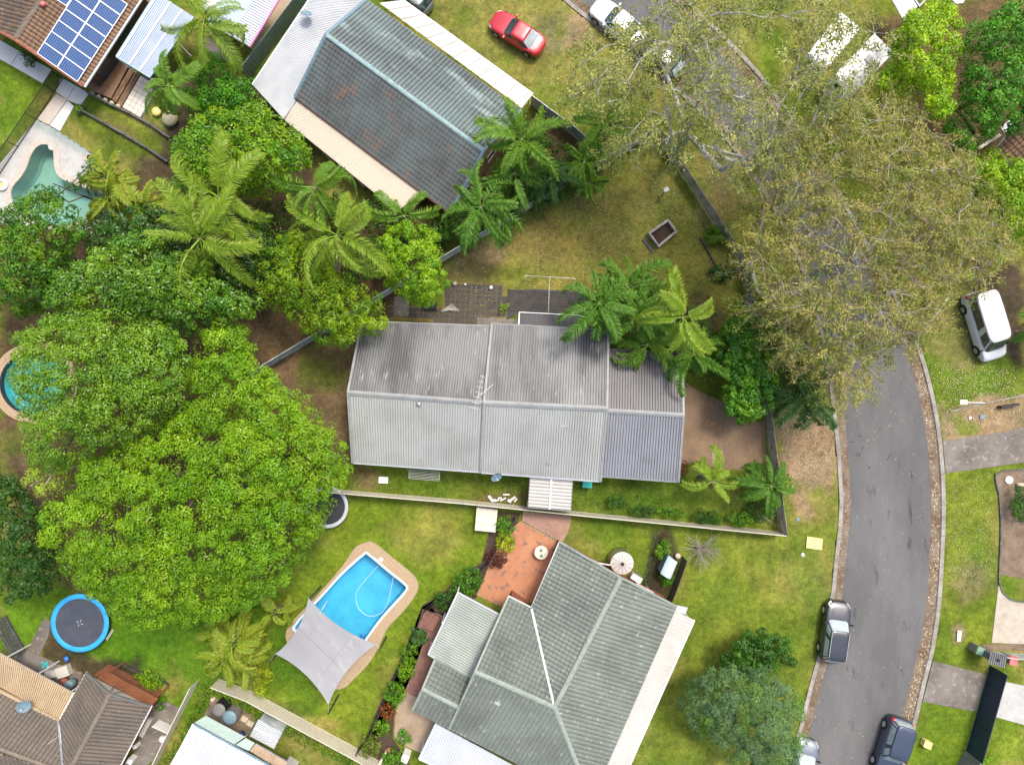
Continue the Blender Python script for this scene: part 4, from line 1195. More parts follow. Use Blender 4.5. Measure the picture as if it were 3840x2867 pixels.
# lower middle garden (pool yard): bright lawn
paint([(690, 1070), (1100, 1110), (1040, 1230), (930, 1310), (800, 1600), (560, 1500), (590, 1330), (700, 1170)], (0.115, 0.170, 0.012), 0.8, .95)
blob(930, 1150, 80, 50, DRY * .95, .55, 2, 1.8); blob(870, 1480, 50, 70, DRY * .9, .5, 1.6, 1.4); blob(620, 1420, 40, 70, LUSH * .9, .7, 1.4)
paint([(1235, 1110), (1480, 1130), (1400, 1240), (1260, 1170)], (0.115, 0.165, 0.015), .6, .9)
paint([(1405, 1150), (1445, 1140), (1470, 1200), (1440, 1290), (1385, 1270)], DARK * 1.15, .5, .95, .5)
# lower left yard
paint([(0, 1290), (130, 1260), (600, 1290), (560, 1400), (430, 1470), (380, 1580), (300, 1480), (100, 1380), (0, 1390)], LUSH * 1.1, 0.8, .95)
blob(335, 1490, 40, 26, OLIVE * 1.2, .7); blob(385, 1470, 20, 30, DRY * .8, .6)
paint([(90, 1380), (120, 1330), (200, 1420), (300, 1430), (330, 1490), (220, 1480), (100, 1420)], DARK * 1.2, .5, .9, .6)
# top left yards
paint([(0, 130), (95, 185), (70, 250), (0, 310)], (0.10, 0.165, 0.012), .5, .95)
paint([(185, 205), (380, 310), (365, 350), (300, 330), (230, 330), (140, 245)], GREEN * .85, .5, .9)
blob(330, 268, 60, 12, DIRT * .55, .55, .8, .6, .5); blob(250, 275, 50, 10, DIRT * .5, .5, .8, .6, .5)
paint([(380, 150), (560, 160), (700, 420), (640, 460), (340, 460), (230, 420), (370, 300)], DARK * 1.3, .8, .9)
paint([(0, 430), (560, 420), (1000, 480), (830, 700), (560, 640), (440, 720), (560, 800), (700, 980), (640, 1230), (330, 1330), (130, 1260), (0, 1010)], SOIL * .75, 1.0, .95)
paint([(870, 440), (1140, 250), (1260, 300), (1300, 380), (1000, 520)], SOIL * .9, .8, .9)
paint([(0, 880), (60, 930), (60, 1010), (0, 1000)], SOIL * 1.2, .6, .8); blob(30, 960, 30, 30, GREEN * .8, .6)
# right side verge
paint([(1995, 760), (2213, 800), (2213, 870), (2010, 900)], (0.10, 0.16, 0.012), .7, .9); blob(2100, 830, 70, 30, LUSH, .6, 1.4)
paint([(1960, 600), (2213, 640), (2213, 720), (2080, 800), (1990, 740)], (0.19, 0.17, 0.055), 1.2, .8)
paint([(2015, 880), (2213, 850), (2213, 960), (2030, 960)], DIRT * .85, .6, .9); blob(2060, 905, 26, 20, GREEN, .8, .7); blob(2090, 930, 30, 12, GREEN, .8, .6)
paint([(2035, 1030), (2150, 1015), (2160, 1250), (2130, 1430), (2010, 1500), (2035, 1290)], (0.115, 0.16, 0.015), .6, .9)
blob(2105, 1250, 30, 50, DIRT * .6, .6, 1.2, 1.4); blob(2070, 1373, 14, 22, DIRT * .7, .8, .4, .4); blob(2150, 1150, 16, 60, DRY, .6)
paint([(2010, 1500), (2213, 1540), (2213, 1652), (1960, 1652)], (0.11, 0.165, 0.013), .6, .9)
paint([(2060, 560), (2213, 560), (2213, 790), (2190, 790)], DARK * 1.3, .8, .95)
paint([(1880, 40), (2213, -30), (2213, 330), (2080, 330), (1900, 240)], SOIL * .9, 1.2, .9); blob(1930, 200, 50, 60, GREEN, .8)
gn = (fbm(GX * 0.9 + 7, GY * 0.9 + 2) - 0.5)[..., None]; gm = (fbm(GX * 0.3 + 70, GY * 0.3) - 0.5)[..., None]
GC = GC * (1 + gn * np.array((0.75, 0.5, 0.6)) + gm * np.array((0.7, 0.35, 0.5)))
paint([(1830, 330), (2060, 380), (2080, 600), (1970, 640), (1880, 500)], OLIVE * .9, 1.5, .9); blob(1990, 530, 60, 60, DIRT * .7, .6, 1.5, 1.2)
GC = np.clip(GC, 0.005, 0.6)
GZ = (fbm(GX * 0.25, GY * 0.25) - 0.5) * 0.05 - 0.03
dr = sdf(road_xy, GX, GY); GZ = np.where(dr < -0.12, -0.35, GZ); GZ = np.where((dr >= -0.12) & (dr < 0.6), np.minimum(GZ, -0.01), GZ)
for pl in (POOL1, POOL2, POOL3):
    dp = sdf([(p.x, p.y) for p in pl[::2]], GX, GY); GZ = np.where(dp < 0.14, -2.4, GZ)
nx, ny = GX.shape
idx = np.arange(nx * ny).reshape(nx, ny)
Fg = np.stack([idx[:-1, :-1], idx[1:, :-1], idx[1:, 1:], idx[:-1, 1:]], -1).reshape(-1, 4)
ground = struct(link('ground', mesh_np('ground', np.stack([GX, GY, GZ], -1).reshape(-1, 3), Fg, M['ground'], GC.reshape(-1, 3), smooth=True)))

# ---- road, gutters, kerbs
def strip(name, A, B, za, zb, m):
    n = min(len(A), len(B)); V = []; F = []
    for a, b in zip(A, B): V += [(a.x, a.y, za), (b.x, b.y, zb)]
    for i in range(n - 1): F.append([2 * i, 2 * i + 1, 2 * i + 3, 2 * i + 2])
    me = bpy.data.meshes.new(name); me.from_pydata(V, [], F); me.update(); me.materials.append(m)
    if me.polygons[0].normal.z < 0: me.flip_normals()
    return struct(link(name, me))
n = 160
def even(P, n):
    L = sum((b - a).length for a, b in zip(P, P[1:])); q = resample(P, L / n)
    return q[:n + 1]
kl, kr = even(KLs, n), even(KRs, n)
li, ri = offset(kl, -0.34), offset(kr, 0.34)
lg, rg = offset(kl, -0.80), offset(kr, 0.98)
strip('road', lg, rg, -0.062, -0.062, M['asphalt'])
strip('gutter', offset(kl, -0.30), offset(kl, -0.92), -0.075, -0.058, M['gutter'])
strip('gutter', offset(kr, 1.10), offset(kr, 0.30), -0.058, -0.075, M['gutter'])
for side, P, s in (('left', KLs, -1), ('right', KRs, 1)):
    kroot = struct(bpy.data.objects.new('kerb', None)); col.objects.link(kroot)
    Q = resample(P, 0.4); step = 6
    for i in range(0, len(Q) - 1, step):
        seg = Q[i:i + step + 1]
        if len(seg) < 2: continue
        a = offset(Q, 0)[i:i + step + 1]; b = offset(Q, s * 0.30)[i:i + step + 1]; c = offset(Q, s * 0.36)[i:i + step + 1]
        V = []; F = []
        for k, (p, q, w) in enumerate(zip(a, b, c)):
            e = (a[1] - a[0]).normalized() * (0.012 if k == 0 else (-0.012 if k == len(a) - 1 else 0))
            V += [(p.x + e.x, p.y + e.y, -0.3), (p.x + e.x, p.y + e.y, 0.045), (q.x + e.x, q.y + e.y, 0.04), (w.x + e.x, w.y + e.y, -0.10)]
        for k in range(len(a) - 1):
            o = 4 * k; F += [[o, o + 1, o + 5, o + 4], [o + 1, o + 2, o + 6, o + 5], [o + 2, o + 3, o + 7, o + 6]]
        F += [[0, 1, 2, 3], [4 * (len(a) - 1) + t for t in (3, 2, 1, 0)]]
        me = bpy.data.meshes.new('kerb_stone'); me.from_pydata(V, [], F); me.update(); me.materials.append(M['kerb'])
        link('kerb_stone', me, kroot)
# dark repair marks and stains on the asphalt
for k, (x, y, rx, ry, a) in enumerate([(835, 668, 26, 22, 0), (851, 517, 9, 12, 0), (872, 548, 6, 12, .2), (780, 568, 14, 9, 0), (751, 571, 8, 6, 0), (929, 777, 8, 11, .3), (872, 620, 6, 22, .4),
                                      (1270, 1150, 12, 110, -.08), (1258, 1400, 20, 60, .15), (1280, 850, 9, 45, -.1), (1090, 690, 8, 46, .6), (1176, 740, 5, 50, 0)]):
    c = D3(x, y); pts = []
    for q in range(12):
        t = 2 * math.pi * q / 12; w = rnd.uniform(0.75, 1.2); ux, uy = rx * w * math.cos(t), ry * w * math.sin(t)
        p = D3(x + ux * math.cos(a) - uy * math.sin(a), y + ux * math.sin(a) + uy * math.cos(a)); pts.append((p.x, p.y))
    if k == 0: M['tar'] = mat('tar_stain', (0.045, 0.045, 0.048), 0.8, (0.09, 0.09, 0.092), 3.0)
    b = MB(); b.prism(pts, -0.066, -0.057); struct(b.build('road_patch', M['tar']))

# ---- paved areas
def slabs(name, poly, m, z=0.03): return sheet(name, [p if not isinstance(p, tuple) else D(*p) for p in poly], z, m, 0.16)
slabs('driveway', [C3(1380, 60), C3(1490, 80), C3(1590, 150), C3(1700, 195), C3(1830, 250), C3(1920, 390), C3(2132, 400), C3(2150, 720), C3(1960, 800), C3(1640, 765), C3(1380, 735)], M['brown_concrete'], 0.012)
slabs('driveway_patch', [C3(1696, 630), C3(1785, 632), C3(1795, 735), C3(1700, 738)], M['tan_concrete'], 0.018)
slabs('driveway', [D3(1532, 556), D3(1860, 508), D3(2050, 482), D3(2260, 430), D3(2260, 725), D3(1556, 824)], M['old_concrete'], 0.02)
slabs('driveway', [D4(836, 456), D4(1090, 521), D4(1040, 697), D4(786, 650)], M['old_concrete'], 0.02)
slabs('driveway', [D4(1172, 553), D4(1340, 590), D4(1340, 780), D4(1122, 719)], M['concrete'], 0.02)
slabs('garden_bed', [D3(1970, 822), D3(2260, 780), D3(2260, 1700), D3(1995, 1660), D3(2008, 1300), D3(1995, 1000)], M['gravel_mulch'], 0.012)
slabs('gravel_bed', [D4(1148, 95), D4(1165, 130), D4(1210, 172), D4(1330, 185), D4(1330, 378), D4(1115, 370)], M['gravel'], 0.012)
slabs('garden_bed', [D4(1060, 378), D4(1330, 374), D4(1330, 412), D4(1100, 402)], M['gravel_mulch'], 0.016)
# top left: paths, pool deck
proot = struct(bpy.data.objects.new('concrete_path', None)); col.objects.link(proot)
for pl in ([A1(-60, 300), A1(160, 425), A1(90, 540), A1(-60, 455)], [A1(164, 428), A1(425, 578), A1(352, 690), A1(94, 542)], [A1(505, 640), A1(620, 705), A1(555, 825), A1(462, 758)],
           [A1(624, 707), A1(735, 772), A1(668, 870), A1(559, 828)], [A1(412, 1035), A1(560, 832), A1(612, 880), A1(497, 1085)]):
    b = MB(); b.prism([(p.x, p.y) for p in pl], -0.1, 0.03); b.build('path_slab', M['path'], proot)
b = MB(); b.prism([(p.x, p.y) for p in [A1(312, 985), A1(468, 775), A1(556, 828), A1(408, 1033)]], -0.1, 0.034); b.build('path_slab', M['coping'], proot)
deck_o = [(p.x, p.y) for p in [A1(300, 990), A1(405, 1038), A1(495, 1090), A1(640, 1185), A1(800, 1290), A1(760, 1350), A1(800, 1420), A1(900, 1500), A2(960, 250), A2(700, 360), A2(200, 330), A2(-120, 280), A1(-120, 1500)]]
pool_in = offset_closed(POOL2, 0.10)
def ring_sheet(name, outer, inner, z, m, th=0.3):
    """a paved sheet with a hole"""
    from mathutils.geometry import tessellate_polygon
    o = [Vector((p[0], p[1], z)) for p in outer]; i = [Vector((p[0], p[1], z)) for p in inner]
    tri = tessellate_polygon([o, i]); V = o + i
    lo = [v - Vector((0, 0, th)) for v in V]; F = [list(t) for t in tri]
    no, ni = len(o), len(i)
    for a, k in ((0, no), (no, ni)):
        for q in range(k): F.append([a + q, a + (q + 1) % k, len(V) + a + (q + 1) % k, len(V) + a + q])
    me = bpy.data.meshes.new(name); me.from_pydata(V + lo, [], F); me.update(); me.materials.append(m)
    return struct(link(name, me))
ring_sheet('pool_deck', deck_o, offset_closed(POOL2, 0.2), 0.025, M['concrete'])
def pool(name, label, outline, shell, rim_m, water_m, rim_w, depth, wl=-0.12, rim_z=0.06, cat='swimming pool', piece=0.0):
    c = centre(outline); root = thing(name, label, cat, (c.x, c.y, 0), 0, 'swimming pools')
    n = len(outline); b = MB()
    from mathutils.geometry import tessellate_polygon
    ins = [p.lerp(flat(c), 0.05) for p in outline]; tri_ = [list(t) for t in tessellate_polygon([[flat(p) for p in outline]])]
    V = [flat(p, rim_z - .02) for p in outline] + [flat(p, -depth * .8) for p in outline] + [flat(p, -depth) for p in ins]
    F = []
    for a in (0, n):
        F += [[a + i, a + (i + 1) % n, a + n + (i + 1) % n, a + n + i][::-1] for i in range(n)]
    F += [[2 * n + i for i in t] for t in tri_]
    b.add(V, F); b.build('pool_shell', shell, root)
    w = MB(); w.add([flat(p, wl) for p in outline], tri_); w.build('water', water_m, root)
    out = offset_closed(outline, rim_w)
    if piece:
        o1, o2 = resample(outline + [outline[0]], piece), None
        N_ = len(o1) - 1; o2 = offset_closed(o1[:-1], rim_w); o1 = o1[:-1]; o0 = offset_closed(o1, -0.03)
        for i in range(N_):
            j = (i + 1) % N_; r = MB(); g = 0.012
            a0, a1, b1, b0 = o0[i], o0[j], o2[j], o2[i]
            a0, a1 = a0.lerp(a1, g), a1.lerp(a0, g); b0, b1 = b0.lerp(b1, g), b1.lerp(b0, g)
            r.prism([(q.x, q.y) for q in (a0, a1, b1, b0)], rim_z - 0.1, rim_z); r.build('coping_stone', rim_m, root)
    else:
        r = MB(); V = [flat(p, rim_z) for p in offset_closed(outline, -0.03)] + [flat(p, rim_z) for p in out] + [flat(p, -0.2) for p in out] + [flat(p, -0.2) for p in offset_closed(outline, -0.03)]
        F = []
        for a, bq in ((0, n), (n, 2 * n), (3 * n, 0)):
            F += [[a + i, a + (i + 1) % n, bq + (i + 1) % n, bq + i] for i in range(n)]
        r.add(V, F); r.build('pool_rim', rim_m, root)
    return root
pool2 = pool('swimming_pool', 'curved teal pool with pale coping in the top left garden', POOL2, M['pool_teal'], M['coping'], M['water_teal'], 0.42, 1.5, piece=0.45)
b = MB(); sc = A1(430, 1215); b.lathe((sc.x, sc.y, 0.055), [(0.26, 0), (0.26, 0.02), (0.22, 0.022)], 16); b.build('skimmer_lid', M['concrete'], pool2)
pool1 = pool('swimming_pool', 'bright blue rectangular pool partly under the grey shade sail', POOL1, M['pool_blue'], M['pool_rim'], M['water_blue'], 0.13, 1.6)
agg = closed_smooth([D(788, 1172), D(808, 1172), D(850, 1205), D(892, 1240), D(904, 1262), D(898, 1285), D(870, 1322), D(838, 1356), D(820, 1395), D(799, 1430), D(770, 1461), D(736, 1488), D(690, 1475), D(640, 1420), D(618, 1380), D(625, 1350), D(650, 1322), D(690, 1280), D(738, 1225), D(765, 1185)], 4)
ring_sheet('pool_surround', [(p.x, p.y) for p in agg], offset_closed(POOL1, 0.08), 0.03, M['aggregate'])
pool3 = pool('swimming_pool', 'round turquoise pool mostly hidden by trees at the left edge', POOL3, M['pool_turq'], M['black_metal'], M['water_blue'], 0.10, 1.2, rim_z=0.12)
ro = [Vector((pc3.x + 3.35 * math.cos(a), pc3.y + 3.1 * math.sin(a), 0)) for a in np.linspace(0, 2 * math.pi, 40, endpoint=False)]
ring_sheet('pool_surround', [(p.x, p.y) for p in ro], offset_closed(POOL3, 0.09), 0.05, M['aggregate'])
# pool cleaner hose and pool floor line
b = MB(); hp = catmull([B4(1035, 0, -0.1), B4(930, 120, -0.1), B4(860, 210, -0.1), B4(848, 290, -0.1), B4(880, 370, -0.1), B4(960, 422, -0.1), B4(1060, 395, -0.1), B4(1115, 300, -0.1), B4(1140, 180, -0.1), B4(1158, 95, -0.1)], 6)
b.tube(hp, 0.02, 6); tag(b.build('pool_hose', M['paleblue_sheet'], smooth=True), 'thin white hose looping on the blue pool water', 'hose')
b = MB(); cc = B4(902, 583, -0.14); b.lathe(cc, [(0.12, 0), (0.17, 0.05), (0.13, 0.12), (0.05, 0.15)], 12); tag(b.build('pool_cleaner', M['blue_plastic'], smooth=True), 'small dark pool cleaner floating in the corner of the blue pool', 'pool cleaner')
b = MB(); p = B3(1055, 1533); b.box((p.x, p.y, 0.03), 0.3, 0.26, 0.03, math.radians(-35)); tag(b.build('skimmer_lid', M['white']), 'white square skimmer lid beside the blue pool', 'lid')
b = MB(); b.tube([B4(718, 65, .09), B4(512, 322, .09)], 0.03, 8); tag(b.build('pool_pole', M['white'], smooth=True), 'long white pole lying on the paving left of the blue pool', 'pole')
b = MB(); b.tube([B4(612, 295, .09), B4(565, 370, .09)], 0.025, 8); tag(b.build('pool_pole', M['white'], smooth=True), 'short white pole at the pool edge beside the sail corner', 'pole')

# patios
def paved(name, poly, base_m, e, pw, pl, m, z=0.03, piece='paver', **kw):
    P = [p if not isinstance(p, tuple) else D(*p) for p in poly]
    b = MB(); b.prism([(p.x, p.y) for p in P], -0.12, z - 0.012); root = struct(b.build(name, base_m))
    field(root, P, e, pw, pl, m, z=z, name=piece, **kw); return root
paved('brick_patio', [C3(120, 1218), C3(440, 1400), C3(400, 1520), C3(300, 1700), D(1150, 1300), D(1090, 1312), D(1030, 1285), D(1052, 1235), D(1062, 1200), D(1095, 1150)], M['tan_concrete'], C3(440, 1400) - C3(120, 1218), 0.235, 0.118, M['orange_brick'], piece='brick', brick=True)
paved('paver_path', [C3(135, 1140), C3(535, 1180), C3(505, 1310), C3(455, 1400), C3(130, 1215)], M['tan_concrete'], C3(505, 1180) - C3(135, 1150), 0.235, 0.118, M['pink_paver'], piece='brick', brick=True)
paved('paver_path', [B4(1400, 365), B4(1600, 430), B4(1500, 700), B4(1440, 760), B4(1490, 800), B4(1400, 1000), B4(1350, 1085), B4(1250, 1045), B4(1300, 930), B4(1380, 720), B4(1440, 560), B4(1350, 515)], M['old_concrete'], B4(1600, 430) - B4(1400, 365), 0.235, 0.118, M['red_paver'], piece='brick', brick=True)
slabs('paved_court', [B4(1248, 1050), B4(1350, 1090), B4(1320, 1190), B4(1510, 1300), B4(1400, 1560), B4(1230, 1480), B4(1165, 1420), B4(1180, 1190)], M['tan_concrete'], 0.02)
paved('tiled_patio', [A1(1015, 888), A1(1160, 628), A1(1300, 640), A1(1265, 830), A1(1170, 978)], M['sleeper'], A1(1170, 978) - A1(1015, 888), 0.40, 0.40, M['white_tile'], piece='floor_tile', gap=0.018)
paved('tiled_patio', [B2(1580, 785), B2(2080, 800), B2(2100, 1090), B2(1990, 1085), B2(1850, 1150), B2(1110, 1095), B2(1110, 980), B2(1570, 985)], M['moss_joint'], B2(2080, 808) - B2(1580, 785), 0.40, 0.40, M['black_tile'], piece='floor_tile', gap=0.025)
b = MB(); b.prism([(p.x, p.y) for p in (B2(1165, 905), B2(1290, 920), B2(1280, 1070), B2(1160, 1070))], -0.1, 0.035); struct(b.build('concrete_slab', M['old_concrete']))
b = MB(); b.prism([(p.x, p.y) for p in (B2(1850, 1080), B2(2010, 1085), B2(2200, 1095), B2(2190, 1180), B2(1850, 1160))], -0.1, 0.05); struct(b.build('door_step', M['old_concrete']))
slabs('side_path', [A4(1240, 1200), A4(1340, 1110), A4(1505, 1190), A4(1300, 1590), A4(1150, 1700), A4(1090, 1600)], M['old_concrete'], 0.02)
slabs('paved_court', [A4(60, 730), A4(210, 690), A4(500, 830), A4(680, 890), A4(650, 1020), A4(560, 1050)], M['old_concrete'], 0.02)
slabs('paved_court', [A4(230, 690), A4(365, 440), A4(420, 470), A4(400, 590), A4(330, 740)], M['old_concrete'], 0.014)
slabs('gravel_bed', [A4(1690, 1230), A4(1755, 1085), A4(2010, 1200), A4(2120, 1255), A4(2030, 1430), A4(1720, 1260)], M['gravel_mulch'], 0.015)
slabs('side_path', [T(680, 0, .394)(150, 410), T(680, 0, .394)(235, 340), T(680, 0, .394)(520, 510), T(680, 0, .394)(560, 640), T(680, 0, .394)(430, 590)], M['old_concrete'], 0.02)
slabs('side_path', [T(680, 0, .394)(930, 0), T(680, 0, .394)(1080, 0), T(680, 0, .394)(690, 500), T(680, 0, .394)(650, 450)], M['tan_concrete'], 0.02)
slabs('garden_bed', [B4(1990, 250), B4(1400, 330), B4(1380, 600), B4(1260, 900), B4(1170, 1180), B4(1150, 1430), B4(1300, 1652), B4(880, 1652), B4(980, 1290), B4(1250, 700), B4(1400, 345), B4(1850, 60)][1:], M['mulch'], 0.006)
slabs('garden_bed', [D(1068, 1105), D(1125, 1108), D(1110, 1150), D(1062, 1215), D(1030, 1290), D(945, 1330), D(930, 1305), D(1000, 1240), D(1040, 1215)], M['mulch'], 0.008)

# ---- fallen leaves (too many to count)
LIT = [(0.42, 0.33, 0.16), (0.50, 0.42, 0.24), (0.34, 0.24, 0.11), (0.24, 0.15, 0.07)]
PALE = [(0.58, 0.50, 0.33), (0.50, 0.40, 0.22), (0.40, 0.28, 0.13)]
litter('fallen_leaves', [D(985, 545), D(1410, 300), D(1600, 570), D(1570, 780), D(1500, 850), D(960, 640)], 9000, LIT, 0.085, 1, soft=1.0, dens=4)
litter('fallen_leaves', [D(1480, 790), D(1570, 820), D(1655, 900), D(1690, 1140), D(1480, 1060)], 1800, LIT, 0.075, 2, soft=.3, z=0.03)
litter('fallen_leaves', [D(560, 660), D(800, 700), D(750, 1000), D(800, 1060), D(650, 960), D(540, 790)], 2200, [(0.22, 0.14, 0.08), (0.3, 0.2, 0.12)], 0.07, 3, soft=.6)
litter('fallen_leaves', [D(700, 1010), D(1690, 1060), D(1690, 1150), D(690, 1065)], 2600, LIT, 0.06, 4, soft=.4)
litter('fallen_leaves', [D(1665, 890), D(1800, 890), D(1812, 1060), D(1700, 1060)], 2200, PALE, 0.075, 5, soft=.5, dens=4)
litter('fallen_leaves', [D(690, 1075), D(1490, 1130), D(1400, 1260), D(1040, 1230), D(800, 1600), D(560, 1480)], 3600, [(0.30, 0.30, 0.07), (0.36, 0.32, 0.14)], 0.055, 6, soft=.5)
litter('fallen_leaves', [D(1480, 1150), D(1800, 1130), D(1790, 1300), D(1720, 1640), D(1400, 1640)], 1500, LIT, 0.055, 7, soft=.5)
litter('fallen_leaves', [D(2000, 770), D(2213, 790), D(2213, 900), D(2030, 950)], 1900, PALE, 0.085, 8, soft=.5)
litter('fallen_leaves', [D(2036, 1030), D(2150, 1015), D(2155, 1250), D(2040, 1290)], 1100, PALE, 0.075, 9, soft=.5)
litter('fallen_leaves', [D(1220, 150), D(1420, 110), D(1560, 300), D(1450, 330), D(1260, 270)], 2600, LIT, 0.07, 10, soft=1.0)
litter('fallen_leaves', [D(1440, 300), D(1560, 340), D(1700, 560), D(1780, 880), D(1670, 890), D(1610, 560)], 3500, LIT, 0.09, 11, soft=.5)
def strip_poly(P, a, b_): return offset(P, a) + offset(P, b_)[::-1]
mid = lambda P: P[int(len(P) * .18):int(len(P) * .98)]
litter('fallen_leaves', strip_poly(mid(kl), -0.2, -0.9), 4200, PALE + [(0.2, 0.12, 0.06)], 0.10, 12, z=-0.05, dens=4)
litter('fallen_leaves', strip_poly(mid(kr), 0.25, 0.98), 9500, PALE + [(0.62, 0.52, 0.32)], 0.13, 13, z=-0.05, dens=6)
litter('fallen_leaves', strip_poly(mid(kr), 0.7, 1.25), 2000, [(0.26, 0.13, 0.06), (0.18, 0.10, 0.05)], 0.10, 14, z=-0.055, dens=4)
litter('fallen_leaves', [(p.x, p.y) for p in (lg[30:] + rg[30:][::-1])], 420, PALE, 0.09, 15, z=-0.05)
litter('fallen_leaves', [B2(1560, 780), B2(2150, 800), B2(2120, 1100), B2(1120, 1095), B2(1500, 950)], 420, [(0.35, 0.25, 0.1), (0.45, 0.42, 0.36), (0.2, 0.14, 0.07)], 0.06, 16, z=0.05, dens=4)

# ================================================================== HOUSES
def house(label, pts, cat='house', name='house', group='suburban houses'):
    c = centre(pts); return thing(name, label, cat, (c.x, c.y, 0), 0, group)
def inset(pts, d): return offset_closed([flat(p) for p in pts], -d)
EZ, RZ = 2.75, 4.15
# ---- main house: two gabled blocks and a carport in line
tl, tr_, rl, rr_, bl, br = D(782, 694, EZ), D(1064, 704, EZ), D(752, 848, RZ), D(1048, 870, RZ), D(762, 1000, EZ), D(1039, 1020, EZ)
main = house('long house with grey ribbed metal gable roof in the middle of the block', [tl, tr_, bl, br])
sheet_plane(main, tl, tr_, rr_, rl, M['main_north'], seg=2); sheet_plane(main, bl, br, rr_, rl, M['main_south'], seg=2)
EZ2, RZ2 = EZ + 0.08, RZ + 0.12
t2, t3, r2, r3, b2, b3 = D(1063, 699, EZ2), D(1315, 713, EZ2), D(1046, 870, RZ2), D(1312, 883, RZ2), D(1039, 1021, EZ2), D(1298, 1040, EZ2)
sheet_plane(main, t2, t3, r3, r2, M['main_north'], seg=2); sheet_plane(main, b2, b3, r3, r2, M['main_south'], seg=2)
ECZ, RCZ = 2.5, 3.75
t4, t5, r4, r5, b4, b5 = D(1313, 754, ECZ), D(1474, 764, ECZ), D(1309, 887, RCZ), D(1477, 897, RCZ), D(1298, 1029, ECZ), D(1466, 1041, ECZ)
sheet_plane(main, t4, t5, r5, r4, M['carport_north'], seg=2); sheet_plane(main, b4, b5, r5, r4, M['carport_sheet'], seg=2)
for a, b_, w in ((rl, rr_, .38), (r2, r3, .40), (r4, r5, .36)):
    q = MB(); d = (b_ - a).normalized(); s = Vector((-d.y, d.x, 0)) * w / 2; u = Vector((0, 0, .06))
    q.add([a + u * 1.6, b_ + u * 1.6, a + s + u * .2, b_ + s + u * .2, a - s + u * .2, b_ - s + u * .2], [[0, 1, 3, 2], [1, 0, 4, 5]]); q.build('ridge_flashing', M['ridge_metal'], main)
for a, b_ in ((rl, tl), (rl, bl), (r3, t3), (r3, b3), (r2, t2), (r2, b2), (r5, t5), (r5, b5)):
    q = MB(); q.bar(a + Vector((0, 0, .03)), b_ + Vector((0, 0, .03)), .16, .12); q.build('barge_board', M['ridge_metal'], main)
for a, b_ in ((tl, tr_), (bl, br), (t2, t3), (b2, b3), (t4, t5), (b4, b5)): gutter(main, a - Vector((0, 0, .08)), b_ - Vector((0, 0, .08)), M['white_sheet'] if a in (bl, b2) else M['ridge_metal'])
walls(main, inset([tl, tr_, br, bl], 0.5), 2.7, M['weatherboard']); walls(main, inset([t2, t3, b3, b2], 0.45), 2.72, M['weatherboard'])
for p in inset([t4, t5, b5, b4], 0.3): q = MB(); q.bar(p, p + Vector((0, 0, 2.45)), .1); q.build('carport_post', M['white'], main)
ws = inset([tl, tr_, br, bl], 0.5); wsl = inset([t2, t3, b3, b2], 0.45)
for f0, f1 in ((.1, .25), (.4, .55), (.7, .9)):
    a, b_ = flat(bl).lerp(flat(br), f0), flat(bl).lerp(flat(br), f1); off = Vector((0, .5, 0)); window(main, a + off, b_ + off, 1.0, 2.1)
    a, b_ = flat(tr_).lerp(flat(tl), f0), flat(tr_).lerp(flat(tl), f1); window(main, a - off, b_ - off, 1.0, 2.1)
a, b_ = flat(b2).lerp(flat(b3), .45), flat(b2).lerp(flat(b3), .55); window(main, a + Vector((0, .45, 0)), b_ + Vector((0, .45, 0)), 0.05, 2.1, door=True)
# rear shade awning and the front entry awning
aw = house('dark flat patio awning behind the grey roofed house', [C2(105, 1035, 2.4), C2(690, 1065, 2.4)], 'awning', 'patio_awning', 'awnings')
sheet_plane(aw, C2(105, 1036, 2.35), C2(700, 1066, 2.35), C2(690, 1180, 2.6), C2(100, 1150, 2.6), M['dark_sheet'], sw=.9, ribs=5, rh=.015)
for a, b_ in ((C2(105, 1036, 2.4), C2(700, 1066, 2.4)), (C2(105, 1036, 2.4), C2(100, 1150, 2.6))): gutter(aw, a, b_, M['silver'], .06, .06, 'frame_rail')
for p in (flat(C2(110, 1040, 2.35)), flat(C2(400, 1055, 2.35)), flat(C2(690, 1066, 2.35))): q = MB(); q.bar(p, p + Vector((0, 0, 2.33)), .07); q.build('post', M['silver'], aw)
en = house('cream ribbed entry awning below the middle of the grey roofed house', [C3(195, 860, 2.4), C3(540, 1130, 2.4)], 'awning', 'entry_awning', 'awnings')
e00, e01, e11, e10 = C3(195, 850, 2.45), C3(545, 875, 2.45), C3(528, 1135, 2.3), C3(178, 1105, 2.3)
m0, m1 = lerp(e00, e01, .5), lerp(e10, e11, .5)
sheet_plane(en, e00, e10, m1, m0, M['cream_sheet'], sw=.9, ribs=3, rh=.05, seg=1); sheet_plane(en, m0, m1, e11, e01, M['cream_sheet'], sw=.9, ribs=3, rh=.05)
q = MB(); q.bar(m0 + Vector((0, 0, .05)), m1 + Vector((0, 0, .05)), .12, .05); q.build('seam_cover', M['white'], en)
for a, b_ in ((e00, e10), (e01, e11), (e10, e11)): gutter(en, a - Vector((0, 0, .06)), b_ - Vector((0, 0, .06)), M['fence_dkgrey'], .08, .08, 'frame_rail')
for p in (e10, e11): q = MB(); q.bar(flat(p), p - Vector((0, 0, .1)), .09); q.build('post', M['white'], en)
# dark slatted deck behind the house
q = [C2(10, 862), C2(200, 845), C2(690, 866), C2(690, 1066), C2(105, 1036), C2(0, 1100)]
b = MB(); b.prism([(p.x, p.y) for p in q], -0.1, 0.05); dk = struct(b.build('rear_deck', M['black_metal']))
field(dk, q, C2(690, 866) - C2(200, 845), 2.4, 0.14, M['dark_timber'], z=0.10, name='deck_board', gap=0.02, th=.04)

